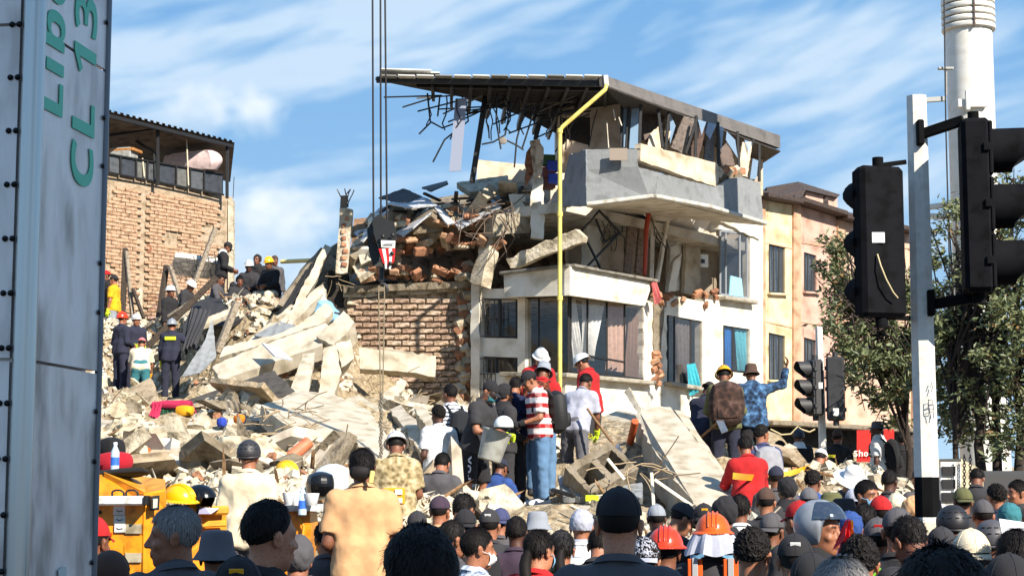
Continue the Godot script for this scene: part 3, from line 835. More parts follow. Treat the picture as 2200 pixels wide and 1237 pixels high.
	var pl := [at_height(806, 172, rh), at_height(1297, 172, rh), Vector3(at(1677, 300, 43.2).x, rh, -43.2), Vector3(3.4, rh, -46.5), at_height(1330, 330, rh), at_height(1215, 298, rh), at_height(1130, 252, rh), at_height(1010, 212, rh), at_height(895, 190, rh)]
	var rf := S(); rf.plate(pl, Vector3(0, 0.06, 0)); var roof := part(t, "roof", rf, mat(Color(0.20, 0.19, 0.18), 0.8, tex["rust"], 1.2))
	var fa := S()
	var f0 := at(1297, 161, 35.8); var f1 := at(1677, 291, 43.0); var f2 := at(1677, 318, 43.0); var f3 := at(1299, 184, 35.8)
	slab(fa, [f0, f1, f2, f3], 0.12); part(roof, "fascia", fa, mat(Color(0.42, 0.40, 0.38), 0.6, tex["plaster_grey"], 2.0))
	var fe := S(); slab(fe, [at(1281, 168, 36.3), at(1297, 161, 35.78), at(1299, 183, 35.78), at(1283, 182, 36.3)], 0.1); part(roof, "fascia_end", fe, mat(Color(0.62, 0.62, 0.62), 0.5))
	for e in [[808, 1290, 171, 180, 36.0], [895, 1290, 182, 190, 36.5]]:
		var s := S(); s.bar(at(e[0], e[2], e[4]), at(e[1], e[3], e[4]), 0.08, 0.13, 0.01); part(roof, "edge_beam", s, dark_metal)
	for k in 12:
		var s := S()
		var px := 815.0 + 40.0 * k
		s.bar(at(px, 164, 35.85), at(px + 37, 165, 35.85), 0.25, 0.03, 0.008); part(roof, "roof_sheet", s, mat(Color(0.80, 0.80, 0.78) if k % 3 else Color(0.5, 0.5, 0.48), 0.5))
	var sh := S(); sh.bar(at(818, 153, 35.9), at(925, 156, 36.0), 0.5, 0.02); sh.bar(at(830, 158, 36.2), at(945, 160, 36.2), 0.4, 0.02); part(roof, "loose_sheet", sh, mat(Color(0.84, 0.84, 0.82), 0.5))
	for k in 9:
		var p0: Vector3 = pl[0].lerp(pl[1], 0.25 + k * 0.085)
		var p1: Vector3 = at_height(895, 190, rh).lerp(at_height(1215, 298, rh), clampf(0.1 + k * 0.11, 0, 1))
		var s := S(); s.bar(p0 - Vector3(0, 0.1, 0), p1 - Vector3(0, 0.1, 0), 0.07, 0.14, 0.01); part(roof, "rafter", s, dark_metal)
	for k in 7:
		var s := S()
		s.bar(at(1300 + 52 * k, 190 + 18 * k, 36.4 + 1.02 * k), at(1300 + 40 * k, 240 + 14 * k, 39.5 + 0.8 * k), 0.07, 0.12, 0.01); part(roof, "rafter", s, dark_metal)
	var so := S(); so.plate([at_height(1299, 186, rh - 0.22), Vector3(at(1677, 318, 43.0).x, rh - 0.22, -43.0), Vector3(at(1640, 310, 44.5).x, rh - 0.22, -44.5), at_height(1340, 232, rh - 0.22)], Vector3(0, 0.04, 0)); part(roof, "soffit", so, mat(Color(0.26, 0.24, 0.22), 0.8, tex["rust"], 1.0))
	# ceiling grid torn loose and hanging
	for k in 46:
		var s := S()
		var q := rng.randf()
		var px := lerpf(930, 1290, q); var py := 196.0 + rng.randf_range(0, 60) * q + 8.0
		var d := rng.randf_range(36.3, 37.5) + q * 1.2
		if k < 24:
			var ang := rng.randf_range(-0.5, 0.25)
			var ln := rng.randf_range(60, 150)
			s.bar(at(px, py, d), at(px - ln * cos(ang), py - ln * sin(ang) * 0.7 + 14, d + 0.3), 0.025, 0.03)
		else:
			var a := at(px, py, d)
			var pp := [a]
			for j in 4: pp.append(pp[-1] + Vector3(rng.randf_range(-0.14, 0.1), -rng.randf_range(0.1, 0.28), rng.randf_range(-0.1, 0.1)))
			s.tube(pp, [0.016], 4)
		part(t, "ceiling_rod", s, dark_metal if k % 4 else mat(Color(0.42, 0.40, 0.37), 0.6))
	for e in [[[918, 200], [924, 260], [926, 262], [900, 288]], [[937, 208], [945, 205], [940, 250]], [[1000, 210], [1006, 260], [955, 300], [930, 348]], [[926, 262], [950, 275], [985, 262], [1005, 230]], [[1068, 200], [1066, 260], [1076, 320]], [[1100, 215], [1085, 290], [1060, 305], [1035, 310]], [[1130, 225], [1110, 300], [1105, 360]], [[1150, 230], [1128, 300], [1122, 318]], [[1085, 300], [1110, 312], [1125, 322]]]:
		var s := S()
		var pp := []
		for q in e: pp.append(at(q[0], q[1], 36.8))
		s.tube(pp, [0.02], 5); part(t, "ceiling_rod", s, dark_metal)
	var disc := S(); disc.lathe([Vector2(0, 0.02), Vector2(0.08, 0.02), Vector2(0.085, 0), Vector2(0.08, -0.02), Vector2(0, -0.02)], Transform3D(Basis(Vector3.RIGHT, 1.4), at(1081, 302, 36.8)), 14); part(t, "ceiling_lamp_plate", disc, mat(Color(0.45, 0.42, 0.38), 0.6))
	var hp_ := S(); slab(hp_, [at(978, 212, 36.6), at(1003, 210, 36.6), at(990, 367, 36.6), at(965, 368, 36.6)], 0.03); part(t, "hanging_panel", hp_, mat(Color(0.50, 0.53, 0.60), 0.6))
	for e in [[1043, 208, 1014, 392, 37.6, 0.12], [1160, 262, 1150, 300, 38.4, 0.1]]:
		var s := S(); s.bar(at(e[0], e[1], e[4]), at(e[2], e[3], e[4]), e[5], e[5], 0.01); part(t, "leaning_post", s, dark_metal)
	# drain pipe
	var yp := S()
	yp.tube([at(1303, 183, 35.4), at(1301, 192, 35.3), at(1209, 272, 35.3), at(1203, 280, 35.3), at(1203, 292, 35.3), at(1203, 840, 35.3)], [0.045], 12)
	var pipe := thing("drain_pipe", "long pale yellow drain pipe hanging from the roof edge", "pipe")
	part(pipe, "pipe", yp, mat(Color(0.88, 0.80, 0.42), 0.5, tex["wear"], 1.3))
	for py in [281, 460, 640]:
		var cl := S(); cl.tube([at(1203, py - 5, 35.3), at(1203, py + 5, 35.3)], [0.06], 12); part(pipe, "collar", cl, mat(Color(0.82, 0.74, 0.38), 0.5))
	var rp := S(); rp.tube([fr(1398, 432, -0.5), fr(1388, 500, -0.5)], [0.06], 8); rp.tube([fr(1389, 498, -0.5), fr(1385, 592, -0.5)], [0.05], 8)
	single("red_pipe", "orange red pipe standing in the open storey", "pipe", rp, mat(Color(0.70, 0.27, 0.17), 0.6))
	# brick party wall at the torn end
	var w := thing("brick_wall", "brown brick party wall with thick mortar behind the hanging slings", "wall")
	var d0 := 39.4
	var body := S()
	slab(body, [at(738, 622, d0), at(1012, 606, d0), at(1014, 900, d0), at(770, 900, d0), at(745, 700, d0)], 0.25, 0.05); part(w, "mortar", body, mortar)
	var o := at(742, 900, d0 - 0.035)
	var tl := at(742, 622, d0)
	lay_bricks(w, o, Vector3.RIGHT, Vector3.UP, 10, 22, Vector2(0.36, 0.138), Vector3(0.325, 0.098, 0.08), brown_brick, func(uu, vv):
		var q: Vector3 = o + Vector3(uu, vv, 0)
		if q.x < o.x + 0.1 + 0.16 * clampf(1.4 - vv, 0, 2) or q.x > at(985, 700, d0).x: return false
		return q.y < tl.y - 0.22 and nz.get_noise_2d(q.x * 130.0, q.y * 130.0) < 0.52)
	var cap := S(); slab(cap, [at(738, 618, d0 - 0.12), at(990, 604, d0 - 0.12), at(990, 625, d0 - 0.12), at(738, 640, d0 - 0.12)], 0.3, 0.03); part(w, "cap_beam", cap, concrete)
	for k in 26:
		var b := S(); b.lump(Transform3D(Basis.from_euler(Vector3(rng.randf(), rng.randf(), rng.randf())), at(rng.randf_range(986, 1010), 615 + 10 * k, d0 - 0.1)), Vector3(0.2, 0.2, 0.2), 0.1, nz, 2, Vector3(k, 9, 0)); part(w, "broken_edge", b, concrete if k % 3 else clay[1])
# ---------- pieces torn from the block ----------
func piece(called: String, label: String, cat: String, p: Array, th: float, m: Material, rough := 0.0, group := ""):
	var s := S()
	slab(s, pts(p), th, rough)
	return single(called, label, cat, s, m, group)
func rebar(s: Shape, from: Vector3, dir: Vector3, ln: float, r := 0.012):
	var pp := [from]
	for j in 4:
		dir = (dir + Vector3(rng.randf_range(-0.25, 0.25), rng.randf_range(-0.25, 0.2), rng.randf_range(-0.25, 0.25))).normalized()
		pp.append(pp[-1] + dir * ln / 4.0)
	s.tube(pp, [r], 4)
func build_block_debris():
	# broken columns at the torn end
	var c := thing("broken_column", "tall broken concrete column with jagged top beside the hook", "column")
	var s := S(); s.lump(Transform3D(Basis(), at(739, 520, 39.0)), Vector3(0.30, 1.55, 0.3), 0.14, nz, 7); part(c, "shaft", s, concrete)
	var sp := S()
	for k in 5: rebar(sp, at(735 + 3 * k, 446, 39.0), Vector3(0.1 * (k - 2), 1, 0), 0.45)
	sp.lump(Transform3D(Basis(), at(738, 440, 39.0)), Vector3(0.16, 0.4, 0.14), 0.12, nz, 3); part(c, "reinforcing_bar", sp, mat(Color(0.42, 0.36, 0.30), 0.8))
	for k in 8:
		var b := S(); b.box(Transform3D(Basis.from_euler(Vector3(0, 0.4, rng.randf_range(-0.3, 0.3))), at(742 + rng.randf_range(-5, 5), 470 + 14 * k, 38.86)), Vector3(0.13, 0.1, 0.08), 0.012); part(c, "brick", b, clay[k % 4])
	var c2 := thing("broken_column", "pale leaning column of plaster and brick hung above the open storey", "column")
	s = S(); slab(s, pts([[1140, 300, 38.2], [1158, 297, 38.2], [1168, 320, 38.2], [1164, 372, 38.2], [1146, 382, 38.2]]), 0.3, 0.04); part(c2, "upper_piece", s, mat(Color(0.78, 0.72, 0.66), 0.9, tex["stain"], 1.0))
	s = S(); slab(s, pts([[1130, 330, 38.4], [1142, 310, 38.4], [1146, 372, 38.4], [1128, 400, 38.4]]), 0.25, 0.05); part(c2, "brick_core", s, clay[3])
	s = S(); slab(s, pts([[1144, 384, 38.0], [1166, 380, 38.0], [1170, 470, 38.0], [1168, 512, 38.0], [1142, 510, 38.0], [1140, 440, 38.0]]), 0.28, 0.03); part(c2, "lower_piece", s, plaster)
	piece("leaning_column", "broken leaning column with crumbled edges above the party wall corner", "column", [[1046, 478, 38.6], [1060, 486, 38.4], [1034, 612, 38.3], [1010, 604, 38.6]], 0.3, concrete, 0.06)
	piece("fallen_beam", "thick concrete beam with brick ends hanging over the white balcony", "beam", [[1086, 556, 36.4], [1238, 491, 35.9], [1256, 508, 35.9], [1250, 518, 35.9], [1094, 580, 36.4]], 0.4, concrete, 0.06)
	piece("plaster_slab", "bright cream plaster panel standing in the roof debris", "panel", [[1092, 418, 38.6], [1128, 416, 38.6], [1132, 458, 38.4], [1104, 462, 38.4]], 0.06, plaster, 0.03)
	# floor slab carrying the heap, with the dark hollow under it
	piece("tilted_floor_slab", "tilted broken floor slab carrying the heap of roof debris", "slab", [[800, 500, 39.0], [1060, 470, 38.6], [1200, 440, 41.5], [1120, 400, 44.0], [830, 440, 43.0]], 0.2, concrete_dark, 0.1)
	piece("hollow_back_wall", "rear wall of the hollow above the brick party wall", "wall", [[760, 470, 43.0], [1215, 430, 43.0], [1215, 640, 43.0], [740, 640, 43.0]], 0.15, mat(Color(0.62, 0.50, 0.42), 0.95, tex["stain"], 1.0))
	piece("slumped_floor", "lower slumped floor lying on top of the party wall", "slab", [[735, 615, 39.1], [1015, 603, 39.1], [1080, 590, 42.0], [760, 590, 42.5]], 0.15, concrete_dark, 0.05)
	# sheets of the fallen roof
	for e in [[[812, 424], [868, 404], [926, 430], [880, 440], 38.6, 0, "dark ribbed roof sheet bent over the debris top"], [[828, 436], [900, 418], [938, 440], [880, 446], 38.3, 1, "pale flat roof sheet on the debris above the hook"], [[926, 436], [942, 440], [978, 478], [962, 482], 38.1, 1, "narrow bent white gutter sheet on the debris"],
			[[968, 470], [1060, 428], [1076, 444], [985, 492], 38.4, 1, "white torn roof sheet propped on the debris"], [[850, 500], [918, 446], [926, 456], [866, 506], 38.2, 1, "long white metal strip leaning across the debris"], [[905, 402], [960, 388], [962, 394], [925, 410], 39.6, 0, "brown ridge board at the very top of the debris"],
			[[980, 392], [1090, 376], [1094, 404], [1010, 412], 40.0, 2, "grey concrete shelf at the debris summit"], [[760, 500], [820, 440], [836, 452], [778, 520], 39.2, 1, "pale bent sheet behind the jagged column"], [[750, 560], [812, 520], [826, 560], [770, 596], 38.9, 2, "grey broken slab between the jagged column and the hook"], [[1020, 440], [1090, 410], [1096, 424], [1040, 452], 38.8, 0, "dark twisted roof sheet beside the plaster panel"], [[940, 452], [990, 440], [990, 462], [960, 470], 38.9, 2, "small grey slab wedged in the roof debris"]]:
		piece("roof_sheet" if e[5] < 2 else "concrete_piece", e[6], "sheet" if e[5] < 2 else "slab", [[e[0][0], e[0][1], e[4] + 0.4], [e[1][0], e[1][1], e[4] + 0.6], [e[2][0], e[2][1], e[4]], [e[3][0], e[3][1], e[4] - 0.2]], 0.03 if e[5] < 2 else 0.15, [mat(Color(0.30, 0.28, 0.27), 0.6, tex["rust"], 0.7), mat(Color(0.72, 0.73, 0.74), 0.5, tex["wear"], 0.9), concrete][e[5]], 0.02)
	for k in 110:    # roof tiles and bricks of the fallen storey
		var b := S()
		var px := rng.randf_range(830, 1075); var q := (px - 830.0) / 245.0
		var upper := k < 62
		var p := at(px, rng.randf_range(468, 548) - q * 22.0, rng.randf_range(38.3, 39.4)) if upper else at(px - 60.0, rng.randf_range(575, 608) - q * 6.0, rng.randf_range(38.9, 39.6))
		b.box(Transform3D(Basis.from_euler(Vector3(rng.randfn() * 0.5, rng.randf() * TAU, rng.randfn() * 0.4)), p), Vector3(rng.randf_range(0.22, 0.42), rng.randf_range(0.06, 0.13), rng.randf_range(0.14, 0.24)), 0.015)
		single("loose_brick", "%s brick in the %s heap above the party wall" % [["light orange", "rust red", "pale salmon", "dark red"][k % 4] if k % 5 else "grey dusty", "upper" if upper else "lower"], "brick", b, clay[k % 4] if k % 5 else concrete, "clay bricks of the fallen storey")
	for k in 26:
		var b := S()
		var q := rng.randf()
		b.bar(at(lerpf(840, 1120, q), rng.randf_range(396, 450) + (1.0 - q) * 30.0, rng.randf_range(38.4, 39.8)), at(lerpf(840, 1120, q) + rng.randf_range(-60, 60), rng.randf_range(396, 440) + (1.0 - q) * 30.0, rng.randf_range(38.4, 39.8)), 0.09, 0.05, 0.006)
		single("roof_batten", "dark roof batten tangled in the debris top", "batten", b, wood_dark if k % 3 else wood, "battens of the fallen roof")
	for k in 36:
		var b := S()
		var q := rng.randf()
		var dims := Vector3(rng.randf_range(0.3, 0.8), rng.randf_range(0.1, 0.3), rng.randf_range(0.3, 0.6))
		b.lump(Transform3D(Basis.from_euler(Vector3(rng.randfn() * 0.4, rng.randf() * TAU, rng.randfn() * 0.4)), at(lerpf(770, 1130, q), 505.0 - q * 95.0 + rng.randf_range(-18, 60), rng.randf_range(38.5, 39.8))), dims, 0.12, nz, 3, Vector3(k, 4, 1))
		single("concrete_chunk", "broken concrete chunk on the fallen roof heap", "chunk", b, concrete if k % 2 else concrete_dark, "concrete chunks on the roof heap")
	for k in 34:
		var b := S()
		var q := rng.randf()
		var px := lerpf(752, 860, q)
		b.shard(Transform3D(Basis.from_euler(Vector3(rng.randfn() * 0.6, rng.randf() * TAU, rng.randfn() * 0.6)), at(px, lerpf(560, 440, q) + rng.randf_range(-8, 110) * (1.0 - 0.4 * q), rng.randf_range(39.0, 40.4))), Vector3(rng.randf_range(0.4, 1.0), rng.randf_range(0.1, 0.3), rng.randf_range(0.3, 0.6)), 5 + k % 3, rng)
		single("concrete_chunk", "%s broken piece between the jagged column and the hook" % ["buff", "grey", "white plastered"][k % 3], "chunk", b, [concrete, concrete_dark, plaster][k % 3], "broken pieces beside the jagged column")
	# stores in the torn room
	for e in [[1186, 358, Color(0.12, 0.22, 0.62), "blue"], [1188, 385, Color(0.14, 0.25, 0.66), "blue"], [1176, 372, Color(0.38, 0.16, 0.14), "maroon"], [1178, 395, Color(0.3, 0.14, 0.12), "maroon"], [1178, 345, Color(0.16, 0.3, 0.16), "green"]]:
		var b := S(); b.box(Transform3D(Basis(Vector3.UP, 0.2), at(e[0], e[1], 39.2)), Vector3(0.28, 0.24, 0.3), 0.015)
		single("storage_crate", "%s plastic crate stacked behind the hanging column" % e[3], "crate", b, mat(e[2], 0.6), "crates stacked behind the hanging column")
	var rodder := S()
	for k in 30: rebar(rodder, at(rng.randf_range(985, 1110), rng.randf_range(440, 520), 38.2), Vector3(rng.randfn(), rng.randfn(), 0).normalized(), rng.randf_range(0.3, 0.8))
	single("rebar_tangle", "tangle of thin reinforcing bars at the torn floor edge", "rebar", rodder, mat(Color(0.40, 0.34, 0.29), 0.8))
	var sofa := S(); sofa.lump(Transform3D(Basis(Vector3.UP, 0.4), at(1095, 485, 38.5)), Vector3(0.9, 0.5, 0.5), 0.3, nz, 5); single("plaster_clump", "grey white clump of torn plaster and mesh on the floor edge", "plaster", sofa, mat(Color(0.66, 0.63, 0.57), 0.95, tex["stain"], 0.6, tex["rough_n"], 1.5))
	var tow := Node3D.new()
	tow.name = "towel"; add_child(tow); tag(tow, "turquoise towel hanging out of the second window", "towel")
	curtain(tow, [fr(1476, 783, -0.2), fr(1494, 780, -0.25), fr(1508, 836, -0.3), fr(1486, 850, -0.28)], 3, cloth(Color(0.25, 0.68, 0.74)), "cloth")
	var pink := Node3D.new()
	pink.name = "rag"; add_child(pink); tag(pink, "pink rag caught on the balcony corner", "rag")
	curtain(pink, [fr(1398, 600, -0.7), fr(1410, 604, -0.7), fr(1420, 640, -0.7), fr(1412, 655, -0.7)], 2, cloth(Color(0.8, 0.42, 0.42)), "cloth")

# ---------- the painted row houses beyond ----------
func fy(px: float, py: float, off := 0.0) -> Vector3: return at(px, py, 46.5 + (px - 1640.0) / 240.0 * 5.2 + off)
func build_far_houses():
	var yellow := mat(Color(0.86, 0.79, 0.64), 0.85, tex["plaster"], 2.6, tex["plaster_n"], 0.3)
	var pinkm := mat(Color(0.78, 0.635, 0.575), 0.85, tex["plaster"], 2.6, tex["plaster_n"], 0.3)
	var orange := mat(Color(0.76, 0.61, 0.50), 0.85, tex["plaster"], 2.0)
	var roofm := mat(Color(0.30, 0.25, 0.22), 0.8, tex["rust"], 1.0)
	for h in [["yellow painted row house front with two stacked windows", 1640, 1704, 424, 436, yellow, [[1652, 1688, 524, 628], [1652, 1688, 714, 815]]], ["pink painted row house front between orange pilasters", 1716, 1800, 434, 462, pinkm, [[1728, 1755, 541, 625], [1728, 1755, 724, 800]]], ["salmon painted row house front partly behind the tree", 1812, 1960, 470, 500, mat(Color(0.80, 0.68, 0.60), 0.85, tex["plaster"], 2.6), [[1850, 1880, 560, 650], [1850, 1880, 730, 800], [1905, 1935, 575, 660]]]]:
		var t := thing("row_house", h[0], "house", "painted row houses down the street")
		var x0: float = h[1]; var x1: float = h[2]
		var yb := func(px): return 905.0 + (px - 1640.0) * 0.055
		var ytop := func(px): return lerpf(h[3], h[4], (px - x0) / (x1 - x0))
		# front wall laid round its window openings
		var cols := [x0]
		var wins: Array = h[6]
		var wx := {}
		for w in wins: wx["%d" % w[0]] = [w[0], w[1]]
		for k in wx.values(): cols.append(k[0]); cols.append(k[1])
		cols.append(x1)
		for i in cols.size() - 1:
			var a: float = cols[i]; var b: float = cols[i + 1]
			var ys := [[ytop.call(a), ytop.call(b)]]
			for w in wins:
				if w[0] == a: ys.append([float(w[2]), w[2] + 8.0]); ys.append([float(w[3]), w[3] + 2.0])
			ys.append([yb.call(a), yb.call(b)])
			for j in range(0, ys.size() - 1, 2):
				var s := S(); slab(s, [fy(a, ys[j][0]), fy(b, ys[j][1]), fy(b, ys[j + 1][1]), fy(a, ys[j + 1][0])], 0.2); part(t, "wall", s, h[5])
		for w in wins:
			var s := S()
			for e in [[w[0], w[2], w[1], w[2] + 8], [w[0], w[3], w[1], w[3] + 2], [w[0], w[2], w[0], w[3]], [w[1], w[2] + 8, w[1], w[3] + 2]]: s.bar(fy(e[0], e[1], 0.1), fy(e[2], e[3], 0.1), 0.06, 0.06, 0.006)
			for q in [0.3, 0.6]: s.bar(fy(lerpf(w[0], w[1], q), w[2] + 4, 0.1), fy(lerpf(w[0], w[1], q), w[3], 0.1), 0.04, 0.04)
			var win := part(t, "window", s, dark_metal)
			var g := S(); g.plate([fy(w[0], w[2], 0.1), fy(w[1], w[2] + 8, 0.1), fy(w[1], w[3] + 2, 0.1), fy(w[0], w[3], 0.1)], Vector3(0, 0, -0.008)); part(win, "pane", g, glass(0.4))
			var bk := S(); bk.plate([fy(w[0] - 4, w[2] - 6, 1.2), fy(w[1] + 4, w[2] - 4, 1.2), fy(w[1] + 4, w[3] + 4, 1.2), fy(w[0] - 4, w[3] + 4, 1.2)], Vector3(0, 0, -0.05)); part(t, "room_wall", bk, room)
			curtain(t, [fy(w[0] + 1, w[2] + 2, 0.3), fy(lerpf(w[0], w[1], 0.55), w[2] + 4, 0.3), fy(lerpf(w[0], w[1], 0.5), w[3], 0.3), fy(w[0] + 1, w[3], 0.3)], 3, cloth(Color(0.78, 0.80, 0.82)))
			var sl := S(); sl.bar(fy(w[0] - 2, w[3] + 3, -0.04), fy(w[1] + 2, w[3] + 5, -0.04), 0.2, 0.06, 0.01); part(t, "sill", sl, h[5])
		for py in [520, 690]:
			var ln := S(); ln.bar(fy(x0, py, -0.01), fy(x1, py + 14, -0.01), 0.02, 0.03); part(t, "string_course", ln, orange)
		var ev := S(); ev.bar(fy(x0 - 8, ytop.call(x0) - 4, -0.25), fy(x1 + 4, ytop.call(x1) - 2, -0.25), 0.6, 0.14, 0.02); part(t, "eaves", ev, roofm)
		var top := S(); top.plate([fy(x0 - 8, ytop.call(x0) - 6, -0.4), fy(x1 + 4, ytop.call(x1) - 4, -0.4), fy(x1 + 4, ytop.call(x1) - 6, 1.2), fy(x0 - 8, ytop.call(x0) - 12, 1.2)], Vector3(0, 0.1, 0)); part(t, "roof", top, roofm)
		var sd := S(); sd.plate([fy(x0, ytop.call(x0), 0.2), fy(x0, yb.call(x0), 0.2), fy(x0, yb.call(x0), 4.0), fy(x0, ytop.call(x0), 4.0)], Vector3(0.15, 0, 0)); part(t, "side_wall", sd, h[5])
		# base ledge and the shaded shop floor under it
		var lg := S(); lg.bar(fy(x0 - 6, yb.call(x0) + 4, -0.3), fy(x1 + 8, yb.call(x1) + 4, -0.3), 0.8, 0.12, 0.02); part(t, "ledge", lg, concrete_dark)
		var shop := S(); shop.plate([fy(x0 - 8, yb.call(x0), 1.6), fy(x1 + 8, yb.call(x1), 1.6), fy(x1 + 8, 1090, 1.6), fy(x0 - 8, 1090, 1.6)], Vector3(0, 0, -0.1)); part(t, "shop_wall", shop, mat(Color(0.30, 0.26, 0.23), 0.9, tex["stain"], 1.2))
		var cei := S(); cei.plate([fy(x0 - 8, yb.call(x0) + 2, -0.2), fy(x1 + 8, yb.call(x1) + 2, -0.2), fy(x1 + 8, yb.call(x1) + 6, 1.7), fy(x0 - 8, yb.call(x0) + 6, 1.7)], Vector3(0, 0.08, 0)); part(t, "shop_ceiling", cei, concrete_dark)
		for px in [x0, x1 + 6]:
			var pi := S(); slab(pi, [fy(px - 4, ytop.call(px) if px < x1 else ytop.call(x1), -0.12), fy(px + 6, ytop.call(px) if px < x1 else ytop.call(x1), -0.12), fy(px + 6, yb.call(px), -0.12), fy(px - 4, yb.call(px), -0.12)], 0.3); part(t, "pilaster", pi, orange)
	# attic with the round hole and a dark gable
	var a := thing("attic_gable", "pink attic with a round hole and dark hipped roof over the row houses", "attic")
	var s := S(); slab(s, [fy(1732, 410, 0.8), fy(1800, 424, 0.8), fy(1800, 470, 0.8), fy(1732, 450, 0.8)], 0.3); part(a, "wall", s, pinkm)
	s = S(); s.lathe([Vector2(0, 0.03), Vector2(0.17, 0.03), Vector2(0.2, 0)], Transform3D(Basis(Vector3.RIGHT, PI / 2), fy(1771, 436, 0.78)), 14, 0.7, 1.0); part(a, "round_opening", s, roofm)
	s = S(); s.plate([fy(1648, 402, 0.6), fy(1716, 390, 2.2), fy(1806, 418, 0.6), fy(1800, 424, 0.5), fy(1732, 408, 0.5), fy(1722, 428, 0.2), fy(1650, 424, 0.2)], Vector3(0, 0.02, -0.4)); part(a, "roof", s, roofm)
	# red shop signs in the shade
	for e in [[1842, 924, 1872, 992, "red cloth banner behind the white shirted bystander", ""], [1900, 922, 1922, 975, "red and white cloth banner beside the tree trunks", ""]]:
		var sg := thing("shop_banner", e[4], "banner")
		var q := S(); slab(q, [at(e[0], e[1], 34.0), at(e[2], e[1], 34.0), at(e[2], e[3], 34.0), at(e[0], e[3], 34.0)], 0.03); part(sg, "panel", q, cloth(Color(0.83, 0.16, 0.14)))
		if e[0] == 1842:
			var tx := TextMesh.new(); tx.text = "Short"; tx.font_size = 24; tx.pixel_size = 0.0068; tx.depth = 0.01; tx.font = sans(true)
			var o := MeshInstance3D.new(); o.name = "lettering"; o.mesh = tx; o.material_override = cloth(Color(0.9, 0.85, 0.82)); o.position = at(1858, 974, 33.96); sg.add_child(o, true)
func sans(bold := false) -> SystemFont:
	var f := SystemFont.new()
	f.font_names = PackedStringArray(["Droid Sans"]); f.font_weight = 700 if bold else 400
	return f

